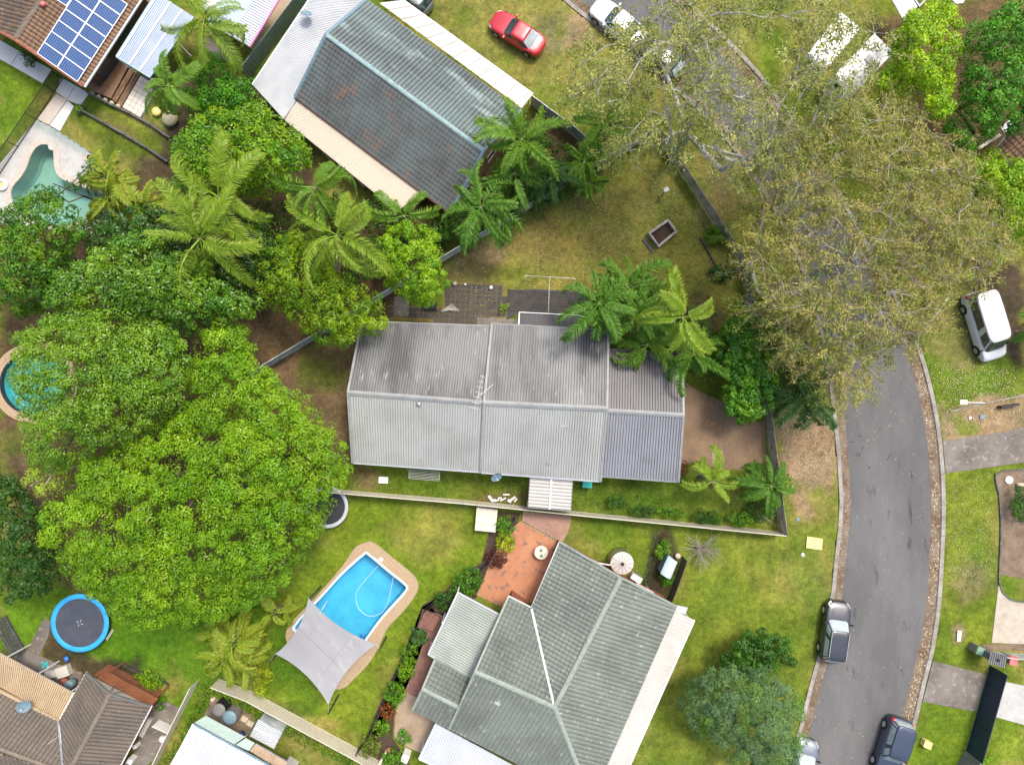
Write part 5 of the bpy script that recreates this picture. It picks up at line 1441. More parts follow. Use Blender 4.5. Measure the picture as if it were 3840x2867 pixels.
# ---- house top centre: teal tiles, hung between two awnings
ez, rz = 2.7, 4.7
NW_e, NE_e = B1(935, 0, ez), B1(2208, 912, ez); RW, RE = B1(600, 287, rz), B1(1905, 1245, rz); SW_e, SE_e = B1(345, 802, ez), B1(1625, 1760, ez)
NW_e2 = B1(920, -10, ez)
teal = house('house with teal and brown tiled gable roof behind the palms', [NW_e, NE_e, SW_e, SE_e])
tr = TileRoof(teal, .30, .345)
tr.plane([NE_e, NW_e, RW, RE], M['teal_tile_pale']); tr.plane([SW_e, SE_e, RE, RW], M['teal_tile'], fl=.45)
tr.finish()
ridge(teal, RW, RE, M['teal_ridge'], .34)
for a, b_ in ((NW_e, RW), (SW_e, RW), (NE_e, RE), (SE_e, RE)): ridge(teal, a + Vector((0, 0, .04)), b_ + Vector((0, 0, .04)), M['dish'], .26, name='barge_cap')
gutter(teal, NW_e - Vector((0, 0, .1)), NE_e - Vector((0, 0, .1)), M['brick'], .18, .1); gutter(teal, SW_e - Vector((0, 0, .1)), SE_e - Vector((0, 0, .1)), M['brick'], .18, .1)
wt = inset([NW_e, NE_e, SE_e, SW_e], .35); walls(teal, wt, 2.62, M['render_yellow'])
q = MB(); ge = [wt[1] + Vector((0, 0, 2.6)), wt[2] + Vector((0, 0, 2.6)), RE - (RE - RW).normalized() * .4 - Vector((0, 0, .15))]; q.add(ge, [[0, 1, 2]]); q.build('gable_wall', M['render_yellow'], teal)
q = MB(); ge = [wt[0] + Vector((0, 0, 2.6)), wt[3] + Vector((0, 0, 2.6)), RW + (RE - RW).normalized() * .4 - Vector((0, 0, .15))]; q.add(ge, [[0, 1, 2]]); q.build('gable_wall', M['render_yellow'], teal)
for f0, f1 in ((.2, .4), (.55, .75)): window(teal, wt[2].lerp(wt[1], f0), wt[2].lerp(wt[1], f1), 1.0, 2.1)
for k, (tx_, ty_, r_, m_) in enumerate(((797, 580, .24, 'grey_plastic'), (1531, 1112, .3, 'dish'))):
    p = B1(tx_, ty_ + 14, 3.7); q = MB(); q.lathe(p + Vector((0, 0, -.25)), [(r_ * .7, 0), (r_ * .7, .3), (r_, .34), (r_ * .9, .44), (r_ * .4, .52)], 18); q.build('roof_vent', M[m_], teal, smooth=True)
# grey zinc awning on its left
ga = house('large pale grey corrugated awning left of the teal tiled house', [B1(480, 0, 2.5), B1(250, 985, 2.5)], 'awning', 'patio_awning', 'awnings')
sheet_plane(ga, B1(500, -60, 2.35), A1(2085, 700, 2.35), B1(250, 985, 2.5), B1(960, -60, 2.55), M['grey_sheet'], sw=.8, ribs=6, rh=.02)
gutter(ga, B1(500, -60, 2.3), A1(2085, 700, 2.3), M['white'], .1, .1)
for f in (.1, .4, .7, .98): p = flat(B1(500, -60, 2.35).lerp(A1(2085, 700, 2.35), f)); q = MB(); q.bar(p, p + Vector((0, 0, 2.3)), .08); q.build('post', M['white'], ga)
# cream awning along its lower side
ca = house('cream ribbed awning streaked with rust along the teal tiled house', [B1(370, 835, 2.4), B1(1190, 1742, 2.4)], 'awning', 'patio_awning', 'awnings')
sheet_plane(ca, B1(248, 985, 2.3), B1(1190, 1745, 2.3), B1(1400, 1590, 2.5), B1(368, 830, 2.5), M['rust_sheet'], sw=.8, ribs=5, rh=.035)
gutter(ca, B1(248, 985, 2.25), B1(1190, 1745, 2.25), M['black_metal'], .08, .08)
for f in (.05, .35, .65, .95): p = flat(B1(248, 985, 2.3).lerp(B1(1190, 1745, 2.3), f)); q = MB(); q.bar(p, p + Vector((0, 0, 2.25)), .08); q.build('post', M['white'], ca)
# cream carport strip on its upper side
cs = house('long cream panelled carport roof along the lawn side of the teal tiled house', [B1(1085, 0, 2.5), C1(218, 778, 2.5)], 'awning', 'carport_roof', 'awnings')
sheet_plane(cs, B1(1240, 0, 2.4), C1(218, 778, 2.4), C1(125, 893, 2.5), B1(1040, 25, 2.5), M['cream_sheet'], sw=1.15, ribs=1, rh=.02)
gutter(cs, B1(1240, 0, 2.34), C1(218, 778, 2.34), M['silver'], .08, .08)
for f in (.02, .3, .6, .97): p = flat(B1(1240, 0, 2.4).lerp(C1(218, 778, 2.4), f)); q = MB(); q.bar(p, p + Vector((0, 0, 2.3)), .08); q.build('post', M['white'], cs)

# ---- house at the bottom: green tiles, L-shaped
ez, rz = 2.7, 4.5
N1, J = C4(545, 60, rz), C4(228, 678, rz)
NA, NE, HB = C4(253, -110, ez), C4(808, 196, ez), C4(403, 1124, ez)
EE = HB
V0, G0, R2w = C4(118, 206, ez), C4(8, 150, ez), B4(1830, 882, rz)
E1, R3e, R3w, E0 = B4(1618, 1352, ez), B4(1700, 1180, 3.3), B4(1395, 1025, 3.3), B4(1315, 1195, ez)
S3a, S3b = B4(1500, 780, ez), B4(1790, 938, ez)
green = house('house with L shaped green tiled roof below the block', [NA, NE, HB, E0])
tr = TileRoof(green, .32, .345)
tr.fl = .68; tr.plane([NE, HB, J, N1], M['green_tile']); tr.plane([V0, NA, N1, J], M['green_tile']); tr.plane([V0, G0, R2w, J], M['green_tile'])
tr.plane([E1, HB, J, R2w], M['green_tile']); tr.plane([E0, E1, R3e, R3w], M['green_tile']); tr.plane([S3a, S3b, R3e, R3w], M['green_tile'])
tr.finish()
ridge(green, N1, J, M['green_ridge'], .36); ridge(green, R2w, J, M['green_ridge'], .36); ridge(green, HB, J, M['green_ridge'], .34); ridge(green, R3w, R3e, M['green_ridge'], .32)
for a, b_ in ((NA, N1), (NE, N1), (G0, R2w), (E1, R2w), (S3a, R3w), (E0, R3w)): q = MB(); q.bar(a + Vector((0, 0, .03)), b_ + Vector((0, 0, .03)), .14, .14); q.build('barge_board', M['green_ridge'], green)
q = MB(); q.bar(V0 + Vector((0, 0, .12)), J + Vector((0, 0, .06)), .16, .03); q.build('valley_flashing', M['silver'], green)
for a, b_ in ((NE, EE), (V0, NA), (V0, G0), (E1, HB), (E0, E1), (S3a, S3b)): gutter(green, a - Vector((0, 0, .1)), b_ - Vector((0, 0, .1)), M['white'] if a is V0 else M['green_ridge'])
walls(green, inset([NA, NE, HB, C4(100, 500), V0], .4), 2.62, M['brick']); walls(green, inset([V0, HB, E1, R2w, G0], .4), 2.6, M['brick']); walls(green, inset([S3a, S3b, E1, E0], .35), 2.58, M['brick'])
wn_ = inset([NA, NE, HB, C4(100, 500), V0], .4)
for f0, f1 in ((.12, .28), (.6, .8)): window(green, wn_[1].lerp(wn_[0], f0), wn_[1].lerp(wn_[0], f1), 1.0, 2.1)
q = MB(); q.add([wn_[0] + Vector((0, 0, 2.6)), wn_[1] + Vector((0, 0, 2.6)), N1 - (N1 - J).normalized() * .4 - Vector((0, 0, .12))], [[0, 1, 2]]); q.build('gable_wall', M['brick'], green)
for (xx, yy, T_) in ((350, 357, C4), (2022, 1128, B4)):
    p = T_(xx, yy, 3.95); q = MB(); q.box(p + Vector((0, 0, -.3)), .42, .42, .4, math.radians(-30)); q.build('roof_vent', M['green_sheet'], green)
# its awnings
gw = house('pale green ribbed patio roof on the green tiled house', [B4(1690, 225, 2.6), B4(1800, 935, 2.6)], 'awning', 'patio_awning', 'awnings')
sheet_plane(gw, B4(1690, 226, 2.45), B4(1445, 737, 2.45), B4(1800, 935, 2.62), B4(2035, 410, 2.62), M['green_sheet'], sw=.76, ribs=4, rh=.035)
for a, b_ in ((B4(1690, 226, 2.42), B4(1445, 737, 2.42)), (B4(1690, 226, 2.42), B4(2035, 410, 2.6)), (B4(1445, 737, 2.42), B4(1800, 935, 2.6))): gutter(gw, a, b_, M['white_sheet'], .1, .1, 'frame_rail')
for p in (flat(B4(1690, 226, 2.45)), flat(B4(1560, 480, 2.45)), flat(B4(1445, 737, 2.45))): q = MB(); q.bar(p, p + Vector((0, 0, 2.4)), .08); q.build('post', M['white'], gw)
ge_ = house('cream ribbed awning along the lawn side of the green tiled house', [C4(808, 196, 2.4), C4(595, 952, 2.4)], 'awning', 'patio_awning', 'awnings')
sheet_plane(ge_, C4(893, 262, 2.3), C4(520, 1100, 2.3), C4(405, 1100, 2.5), C4(803, 218, 2.5), M['cream_sheet'], sw=.8, ribs=3, rh=.02)
gutter(ge_, C4(893, 262, 2.27), C4(520, 1100, 2.27), M['white'], .12, .1)
for f in (.02, .35, .7): p = flat(C4(893, 262, 2.3).lerp(C4(520, 1100, 2.3), f)); q = MB(); q.bar(p, p + Vector((0, 0, 2.25)), .08); q.build('post', M['white'], ge_)
b = MB(); b.slab([C4(800, 190, 2.2), C4(862, 203, 2.2), C4(850, 236, 2.2), C4(805, 222, 2.2)], .1); tag(b.build('meter_cover', M['grey_sheet']), 'small grey flat cover at the upper corner of the green tiled house', 'cover')
wc = house('white corrugated carport roof at the bottom edge below the green tiles', [B4(1510, 1310, 2.5), B4(2150, 1652, 2.5)], 'carport', 'carport', 'awnings')
sheet_plane(wc, B4(1510, 1310, 2.5), B4(2260, 1715, 2.5), B4(2150, 1950, 2.35), B4(1370, 1600, 2.35), M['white_sheet'], sw=.76, ribs=4, rh=.03)
gutter(wc, B4(1510, 1310, 2.45), B4(1370, 1600, 2.3), M['paleblue_sheet'], .14, .1); gutter(wc, B4(1370, 1600, 2.3), B4(2150, 1950, 2.3), M['white'], .1, .1)
for p in (flat(B4(1380, 1590, 2.3)), flat(B4(1700, 1750, 2.3)), flat(B4(1515, 1320, 2.3))): q = MB(); q.bar(p, p + Vector((0, 0, 2.3)), .09); q.build('post', M['white'], wc)

# ---- house lower left: dark brown tiles
ez, rz = 2.7, 4.5
GT, GR, GB = A4(715, 890, ez), A4(908, 1062, rz), A4(1245, 1165, ez)
RB, EB, VB = A4(440, 1950, rz), A4(860, 1900, ez), A4(490, 1290, ez)
VJ = A4(530, 1720, rz - .15)
brown = house('house with dark brown tiled roof in the lower left corner', [GT, GB, RB, A4(0, 1500, ez)])
tr = TileRoof(brown, .30, .345)
tr.plane([GB, EB, RB, GR], M['brown_tile']); tr.plane([GT, VB, A4(530, 1760, rz), GR], M['brown_tile'])
WL0, WL1 = A4(-120, 975, ez), A4(-120, 1480, rz)
tr.plane([VB, WL0, WL1, VJ], M['brown_tile']); tr.plane([A4(-120, 1950, ez), A4(300, 1950, ez), VJ, WL1], M['brown_tile'])
tr.finish()
ridge(brown, GR, RB, M['brown_ridge'], .34); ridge(brown, WL1, VJ, M['brown_ridge'], .34)
q = MB(); q.bar(VB + Vector((0, 0, .12)), VJ + Vector((0, 0, .08)), .15, .03); q.build('valley_flashing', M['silver'], brown)
for a, b_ in ((GT, GR), (GB, GR)): q = MB(); q.bar(a + Vector((0, 0, .03)), b_ + Vector((0, 0, .03)), .12, .16); q.build('barge_board', M['fence_dkgrey'], brown)
gutter(brown, GB - Vector((0, 0, .1)), EB - Vector((0, 0, .1)), M['white'], .2, .1); gutter(brown, GT - Vector((0, 0, .1)), VB - Vector((0, 0, .1)), M['white'], .18, .1); gutter(brown, VB, WL0, M['tan_sheet'], .2, .14)
wb = inset([GT, GB, EB, RB, VB], .45); walls(brown, wb, 2.6, M['brick']); walls(brown, inset([VB, WL0, WL1, A4(300, 1950), VJ], .4), 2.55, M['brick'])
gd = (GR - RB).normalized() * .12
q = MB(); ga_ = [GT - gd + Vector((0, 0, -.1)), GB - gd + Vector((0, 0, -.1)), GR - gd - Vector((0, 0, .12))]; lo = [flat(GT - gd * 2, 2.4), flat(GB - gd * 2, 2.4)]
q.add(ga_ + lo, [[0, 1, 2], [3, 4, 1, 0]]); q.build('gable_wall', M['white'], brown)
for t0 in (.42, .58):
    a = lerp(GT, GB, t0) + gd * .5; q = MB(); q.bar(a, lerp(a, GR, .7), .07, .05); q.build('gable_strut', M['fence_dkgrey'], brown)
for f0, f1 in ((.15, .3), (.5, .65)): window(brown, wb[2].lerp(wb[1], f0), wb[2].lerp(wb[1], f1), 1.0, 2.1)
p = A4(810, 1342, 4.05); q = MB(); q.box(p + Vector((0, 0, -.2)), .5, .5, .26, math.radians(-28)); sk = q.build('skylight', M['alu'], brown); q = MB(); q.box(p + Vector((0, 0, .06)), .4, .4, .02, math.radians(-28)); q.build('pane', M['paleblue_sheet'], sk)
vr = house('red brown boarded veranda roof beside the white gable of the brown house', [A4(880, 880, 2.3), A4(1240, 1165, 2.3)], 'awning', 'veranda_roof', 'awnings')
b = MB(); vp = [A4(882, 880, 2.2), A4(1306, 1106, 2.2), A4(1242, 1166, 2.5), A4(815, 925, 2.5)]; b.slab(vp, .06); b.build('roof_deck', M['veranda_tile'], vr)
for i in range(12):
    t = (i + .5) / 12; a, c = lerp(vp[3], vp[0], t), lerp(vp[2], vp[1], t); q = MB(); q.bar(a + Vector((0, 0, .02)), c + Vector((0, 0, .02)), .15, .05); q.build('board', M['veranda_tile'], vr)
b = MB(); b.slab([A4(965, 975, 2.42), A4(1135, 1065, 2.42), A4(1110, 1085, 2.46), A4(935, 995, 2.46)], .02); b.build('skylight_sheet', M['fence_dkgrey'], vr)
for t in (.05, .95): p = lerp(lerp(vp[0], vp[1], t), lerp(vp[3], vp[2], t), .25); q = MB(); q.bar(flat(p), p - Vector((0, 0, .06)), .1); q.build('post', M['brick'], vr)
ta = house('tan corrugated awning on the dark brown tiled house', [A4(20, 735, 2.5), A4(495, 1280, 2.5)], 'awning', 'patio_awning', 'awnings')
sheet_plane(ta, A4(-120, 660, 2.4), A4(612, 1056, 2.4), A4(493, 1276, 2.62), A4(-120, 945, 2.62), M['tan_sheet'], sw=.8, ribs=5, rh=.04)
gutter(ta, A4(-120, 660, 2.36), A4(612, 1056, 2.36), M['fence_dkgrey'], .08, .08); gutter(ta, A4(612, 1056, 2.4), A4(493, 1276, 2.6), M['white'], .08, .08, 'frame_rail')
for f in (.25, .6, .97): p = flat(A4(-120, 660, 2.4).lerp(A4(612, 1056, 2.4), f)); q = MB(); q.bar(p, p + Vector((0, 0, 2.35)), .08); q.build('post', M['white'], ta)

# ---- house at the bottom: white ribbed roof
wh = house('house with white ribbed metal roof at the bottom left edge', [A4(1595, 1310, 2.9), A4(2203, 1640, 2.9)])
sheet_plane(wh, A4(1597, 1312, 2.9), A4(2420, 1762, 2.9), A4(2150, 2200, 3.6), A4(1340, 1800, 3.6), M['white_sheet'], sw=.76, ribs=4, rh=.03)
gutter(wh, A4(1597, 1312, 2.86), A4(2420, 1762, 2.86), M['dish'], .14, .1)
gutter(wh, A4(1597, 1312, 2.86), A4(1340, 1800, 3.56), M['white'], .1, .1, 'barge_board')
walls(wh, [flat(p) for p in (A4(1620, 1360), A4(2380, 1780), A4(2150, 2150), A4(1370, 1790))], 2.75, M['weatherboard'])
pg = house('translucent green ribbed awning on the white roofed house', [A4(1600, 1305, 2.3), A4(2020, 1420, 2.3)], 'awning', 'patio_awning', 'awnings')
sheet_plane(pg, A4(1700, 1245, 2.3), A4(2025, 1420, 2.3), A4(1935, 1482, 2.7), A4(1602, 1305, 2.7), M['poly_green'], sw=.8, ribs=6, rh=.02)
gutter(pg, A4(1700, 1245, 2.27), A4(2025, 1420, 2.27), M['silver'], .05, .05, 'frame_rail')
for p in (flat(A4(1700, 1245, 2.3)), flat(A4(2025, 1420, 2.3))): q = MB(); q.bar(p, p + Vector((0, 0, 2.27)), .07); q.build('post', M['silver'], pg)
b = MB(); b.slab([A4(2030, 1428, 2.2), A4(2105, 1470, 2.2), A4(2055, 1535, 2.5), A4(1945, 1485, 2.5)], .03); o = tag(b.build('clear_awning', M['poly_green']), 'small square clear green awning panel next to the tan roof', 'awning', 'awnings')
tb = house('flat tan roof panel against the white roofed house', [A4(2060, 1530, 2.3), B4(280, 1640, 2.3)], 'awning', 'patio_awning', 'awnings')
b = MB(); b.slab([A4(2112, 1475, 2.2), B4(285, 1625, 2.2), B4(240, 1700, 2.4), A4(2060, 1535, 2.4)], .06); b.build('roof_panel', M['tan_concrete'], tb); gutter(tb, A4(2112, 1475, 2.22), B4(285, 1625, 2.22), M['silver'], .06, .06, 'frame_rail')
b = MB(); b.box(B4(320, 1635, 0), .9, .8, 1.9, math.radians(-30)); tag(b.build('garden_cupboard', M['concrete']), 'small pale grey cupboard at the bottom beside the tan roof panel', 'cupboard')
gr = house('grey ribbed garden shed roof beside the two rain tanks', [A4(2120, 1290, 1.9), B4(160, 1520, 1.9)], 'shed', 'garden_shed', 'sheds')
s0, s1, s2, s3 = B4(40, 1275, 1.9), B4(238, 1385, 1.9), B4(170, 1520, 1.75), B4(-30, 1412, 1.75)
sheet_plane(gr, s0, s3, s2, s1, M['grey_sheet'], sw=.8, ribs=5, rh=.03); walls(gr, inset([s0, s1, s2, s3], .08), 1.72, M['fence_grey'])
q = MB(); q.bar(lerp(s0, s3, .5) + Vector((0, 0, .04)), lerp(s1, s2, .5) + Vector((0, 0, .04)), .06, .04); q.build('roof_batten', M['white'], gr)

# ---- house top left: lichen-brown tiles, solar panels, deck and pergola
ez, rz = 2.8, 4.3
SEe, NEe, RS, RN = A1(688, 712, ez), A1(1230, -120, ez), A1(118, 325, rz), A1(440, -170, rz)
SWe, NWe = A1(-260, 120, ez), A1(-150, -180, ez)
tlh = house('house with lichen covered brown tiles and solar panels in the top left corner', [SEe, NEe, SWe])
tr = TileRoof(tlh, .30, .345)
tr.plane([SEe, NEe, RN, RS], M['rust_tile']); tr.plane([NWe, SWe, RS, RN], M['lichen_tile'])
tr.finish()
ridge(tlh, RS, RN, M['lichen_ridge'], .36)
for a, b_ in ((SEe, RS), (SWe, RS)): ridge(tlh, a + Vector((0, 0, .03)), b_ + Vector((0, 0, .03)), M['brick'], .26, name='barge_cap')
gutter(tlh, SEe - Vector((0, 0, .09)), NEe - Vector((0, 0, .09)), M['white'], .26, .12)
wl_ = inset([SEe, NEe, NWe, SWe], .9); walls(tlh, wl_, 2.7, M['dark_render'])
q = MB(); q.add([wl_[0] + Vector((0, 0, 2.65)), wl_[3] + Vector((0, 0, 2.65)), RS + (RN - RS).normalized() * .5 - Vector((0, 0, .15))], [[0, 1, 2]]); q.build('gable_wall', M['render_cream'], tlh)
q = MB(); p = A1(388, 62, 3.95); q.lathe(p + Vector((0, 0, -.4)), [(.20, 0), (.20, .30), (.13, .32), (.13, .75), (.17, .78), (.17, .95), (.05, 1.0)], 16); q.build('roof_vent', M['red_plastic'], tlh, smooth=True)
for f0, f1 in ((.1, .3), (.5, .7)): window(tlh, wl_[0].lerp(wl_[1], f0), wl_[0].lerp(wl_[1], f1), .5, 2.2, frame=M['dark_timber'])
# solar panels lie on the slope: plane through eave and ridge
nrm = (NEe - SEe).cross(RS - SEe).normalized(); nrm = nrm if nrm.z > 0 else -nrm
def on_roof(tp, lift=0.12):
    x, y = tp; lo, hi = 0.0, 8.0
    for _ in range(30):
        z = (lo + hi) / 2; p = A1(x, y, z)
        if (p - SEe).dot(nrm) < lift: lo = z
        else: hi = z
    return A1(x, y, z)
def solar(p00, p10, p01, label):
    """p00 corner, p10 along the long side, p01 along the short side"""
    u, v = p10 - p00, p01 - p00; root = thing('solar_panel', label, 'solar panel', p00, 0, 'solar panels on the brown tiled roof')
    n_ = u.cross(v).normalized(); n_ = n_ if n_.z > 0 else -n_
    g = .012; q = MB(); P = [p00 + u * g + v * g, p00 + u * (1 - g) + v * g, p00 + u * (1 - g) + v * (1 - g), p00 + u * g + v * (1 - g)]
    q.slab([x + n_ * 0.0 for x in P], .03); q.build('back_sheet', M['solar_back'], root)
    q = MB()
    for a, c in zip(P, P[1:] + P[:1]): q.bar(a + n_ * .005, c + n_ * .005, .05, .05, n_)
    q.build('frame', M['alu'], root)
    q = MB()
    for i in range(10):
        for j in range(6):
            a0, a1 = .035 + .93 * (i + .06) / 10, .035 + .93 * (i + .94) / 10; c0, c1 = .05 + .90 * (j + .06) / 6, .05 + .90 * (j + .94) / 6
            q.quad(*(p00 + u * a + v * c + n_ * .004 for a, c in ((a0, c0), (a1, c0), (a1, c1), (a0, c1))))
    o = q.build('cell_grid', M['solar_cell'], root); stuff(o)
ORD = ['bottom', 'second', 'third', 'fourth', 'fifth', 'sixth']
L0, L1 = (305, 440), (608, -20); Mx0, Mx1 = (472, 558), (782, 88)
for i in range(6):
    lx = lambda t: on_roof((305 + 59.0 * t, 440 - 91.5 * t)); mx = lambda t: on_roof((471 + 59.2 * t, 557 - 91.5 * t)); rx_ = lambda t: on_roof((641 + 59.4 * t, 678 - 91.5 * t))
    solar(lx(i), mx(i), lx(i + 1), f'{ORD[i]} blue solar panel of the left column on the brown tiles')
    solar(mx(i), rx_(i), mx(i + 1), f'{ORD[i]} blue solar panel of the right column beside the white gutter')
mx, rx_ = (lambda t: on_roof((471 + 59.2 * t, 557 - 91.5 * t))), (lambda t: on_roof((641 + 59.4 * t, 678 - 91.5 * t)))
solar(mx(6), rx_(6), mx(7), 'topmost blue solar panel of the right column at the picture edge')
solar(on_roof((455, -10)), on_roof((548, 50)), on_roof((500, -70)), 'pale blue solar panel apart from the rest at the top edge')
# deck and pergola
q = [A1(690, 712), A1(1230, -90), A1(1330, -20), A1(985, 470), A1(1092, 556), A1(942, 832)]
b = MB(); b.prism([(p.x, p.y) for p in q], -0.1, 0.40); dk = struct(b.build('timber_deck', M['dark_timber']))
field(dk, q, A1(1092, 556) - A1(942, 832), 12.0, 0.14, M['timber'], z=0.45, name='deck_board_strip', gap=0.012, th=.05) if False else None
def boards(root, quad_, nb, m, z, th=.04, name='deck_board'):
    a, b_, c, d = [flat(p) for p in quad_]
    for i in range(nb):
        t0, t1 = (i + .04) / nb, (i + .96) / nb; k = MB()
        k.prism([(p.x, p.y) for p in (lerp(a, d, t0), lerp(b_, c, t0), lerp(b_, c, t1), lerp(a, d, t1))], z - th, z); k.build(name, m, root)
boards(dk, [A1(690, 712), A1(1230, -90), A1(1330, -20), A1(800, 772)], 9, M['timber'], .44)
boards(dk, [A1(800, 772), A1(985, 470), A1(1092, 556), A1(942, 832)], 11, M['timber'], .44)
for k, (a, c, z_) in enumerate((((942, 832), (976, 858), .30), ((976, 858), (1012, 884), .16))):
    st_ = [A1(*a), A1(a[0] + 152, a[1] - 262), A1(c[0] + 152, c[1] - 262), A1(*c)]
    b = MB(); b.prism([(p.x, p.y) for p in st_], -.05, z_ - .03); so = struct(b.build('deck_step', M['dark_timber'])); boards(so, st_, 3, M['timber'], z_)
pe = house('blue grey metal pergola roof with white ribs above the timber deck', [A1(960, 465, 2.8), A1(1235, 635, 2.8)], 'pergola', 'pergola', 'awnings')
pz0, pz1 = 2.75, 2.95
P0, P1, P2, P3 = A1(958, 466, pz1), A1(1290, -60, pz1), A1(1600, 140, pz0), A1(1235, 637, pz0)
sheet_plane(pe, P0, P3, P2, P1, M['blue_sheet'], sw=.9, ribs=7, rh=.018)
for f in (.06, .40, .70): q = MB(); q.bar(lerp(P0, P3, f) + Vector((0, 0, .03)), lerp(P1, P2, f) + Vector((0, 0, .03)), .12, .06); q.build('seam_cover', M['white'], pe)
for a, c in ((P0, P3), (P3, P2), (P0, P1)): gutter(pe, a - Vector((0, 0, .05)), c - Vector((0, 0, .05)), M['bluegrey_paint'], .1, .1, 'frame_rail')
for p in (lerp(P0, P3, .02), lerp(P3, P0, .02), lerp(P3, P2, .6), lerp(P0, P1, .5)): q = MB(); q.bar(flat(p, .3), p - Vector((0, 0, .08)), .1); q.build('post', M['white'], pe)
# house top centre-left: pale roof with a pink fascia
Z3 = T(680, 0, 500 / 1269.0)
pk = house('pale metal roof with pink fascia at the top edge behind the green fence', [Z3(500, 0, 2.8), Z3(640, 445, 2.8)])
sheet_plane(pk, Z3(960, -60, 2.7), Z3(645, 446, 2.7), Z3(470, 345, 2.9), Z3(780, -150, 2.9), M['white_sheet'], sw=.76, ribs=4, rh=.03)
sheet_plane(pk, Z3(470, 345, 2.9), Z3(780, -150, 2.9), Z3(560, -290, 3.2), Z3(240, 210, 3.2), M['paleblue_sheet'], sw=.76, ribs=4, rh=.02)
gutter(pk, Z3(965, -60, 2.68), Z3(650, 448, 2.68), M['pink'], .12, .14); walls(pk, inset([Z3(930, -60), Z3(620, 430), Z3(260, 230), Z3(580, -260)], .4), 2.6, M['weatherboard'])
# brown tile roof at the right edge
rt = house('brown tiled roof corner at the right edge under the trees', [D1(1965, 1240, 2.8), D1(2300, 1400, 2.8)])
tr = TileRoof(rt, .30, .34); tr.plane([D1(1965, 1242, 2.8), D1(2330, 1620, 2.8), D1(2500, 1350, 4.0), D1(2170, 960, 4.0)], M['rust_tile']); tr.finish()
gutter(rt, D1(1965, 1242, 2.76), D1(2330, 1620, 2.76), M['cream_paint'], .14, .1); gutter(rt, D1(1965, 1242, 2.78), D1(2170, 960, 3.98), M['cream_paint'], .1, .12, 'barge_board')
walls(rt, inset([D1(1965, 1242), D1(2330, 1620), D1(2500, 1350), D1(2170, 960)], .4), 2.7, M['brick'])
b = MB(); b.bar(D1(1820, 1230, .3), D1(1990, 1120, .3), .22, .5); tag(b.build('garden_wall', M['cream_paint']), 'short pale garden wall in front of the brown tiled corner roof', 'wall')
b = MB(); b.slab([D1(1080, -60, 2.4), D1(1250, -60, 2.4), D1(1325, 55, 2.4), D1(1210, 172, 2.4)], .08); o = b.build('carport_roof', M['cream_sheet']); tag(o, 'cream flat carport roof corner at the top edge between the trees', 'carport', 'awnings')
b = MB(); b.bar(D1(1255, -60, 2.3), D1(1330, 50, 2.3), .12, .2); b.bar(D1(1330, 60, 2.3), D1(1440, -60, 2.3), .1, .2); tag(b.build('gutter_frame', M['paint_navy']), 'blue metal frame beside the cream carport roof at the top edge', 'frame')
b = MB(); b.slab([D1(1590, -30, 2.2), D1(1730, -30, 2.2), D1(1700, 25, 2.2), D1(1640, 30, 2.2)], .1); tag(b.build('garden_shed', M['white']), 'white flat shed roof corner at the top right edge', 'shed', 'sheds')
b = MB(); b.slab([D1(2010, 1050, 1.8), D1(2110, 970, 1.8), D1(2150, 1020, 1.8), D1(2050, 1105, 1.8)], .05); tag(b.build('lean_to', M['grey_sheet']), 'small grey lean-to roof above the brown tiled corner roof', 'shed', 'sheds')

# ================================================================== FENCES AND WALLS
fence('metal_fence', 'pale grey sheet fence along the upper left boundary behind the palms', [D(548, 812), D(770, 678), D(985, 548), D(1230, 398), D(1400, 298)], 1.75, M['fence_grey'])
fence('metal_fence', 'pale grey sheet fence from the teal tiled house to the palms', [D(1148, 226), D(1238, 292), D(1300, 345)], 1.75, M['fence_grey'])
fence('timber_fence', 'weathered timber paling fence along the street side of the block', [D(1416, 290), D(1600, 570), D(1650, 880), D(1684, 1148)], 1.7, M['grey_timber'], 'paling', rib=0.12, pm=M['grey_timber'])
fence('metal_fence', 'cream sheet fence between the grey roofed house and the pool yard', [D(662, 1052), D(1000, 1080), D(1235, 1104), D(1684, 1148)], 1.6, M['fence_cream'])
fence('metal_fence', 'cream ribbed fence between the shade sail lawn and the rain tanks', [D(474, 1466), D(547, 1494), D(775, 1617), D(850, 1660)], 1.6, M['fence_cream'])
fence('metal_fence', 'cream fence between the brown house side path and the rain tank yard', [D(430, 1468), D(345, 1640), D(320, 1690)], 1.6, M['fence_cream'])
fence('metal_fence', 'dark green sheet fence stepping down to the grey awning', [D(690, -30), D(538, 170)], 1.8, M['fence_green'])
fence('pool_fence', 'black tubular pool fence between the lawn and the teal pool deck', [A1(520, 655), A1(455, 760), A1(0, 1440), A1(-60, 1530)], 1.35, M['black_metal'], 'baluster', rib=0.105)
fence('glass_fence', 'frameless glass pool fence between the teal pool and the grass strip', [A1(310, 995), A1(412, 1040), A1(497, 1092), A1(800, 1290)], 1.2, M['glass_clear'], 'glass', plen=1.3, pm=M['silver'])
fence('pool_fence', 'thin dark pool fence beside the garden bed right of the blue pool', [D(1112, 1118), D(1055, 1212), D(1030, 1234), D(920, 1312), D(808, 1565), D(775, 1617)], 1.2, M['black_metal'], 'baluster', rib=0.14)
fence('metal_gate', 'dark navy sheet gate across the driveway at the lower right', [D4(1108, 478), D4(994, 880)], 1.9, M['fence_navy'], plen=2.6, cat='gate')
fence('metal_fence', 'pale grey sheet fence right of the bins at the lower right', [D4(1108, 408), D4(1180, 420), D4(1340, 425)], 1.2, M['fence_grey'])
fence('metal_fence', 'short grey ribbed fence below the navy gate', [D4(990, 884), D4(950, 952), D4(930, 990)], 1.8, M['fence_dkgrey'])
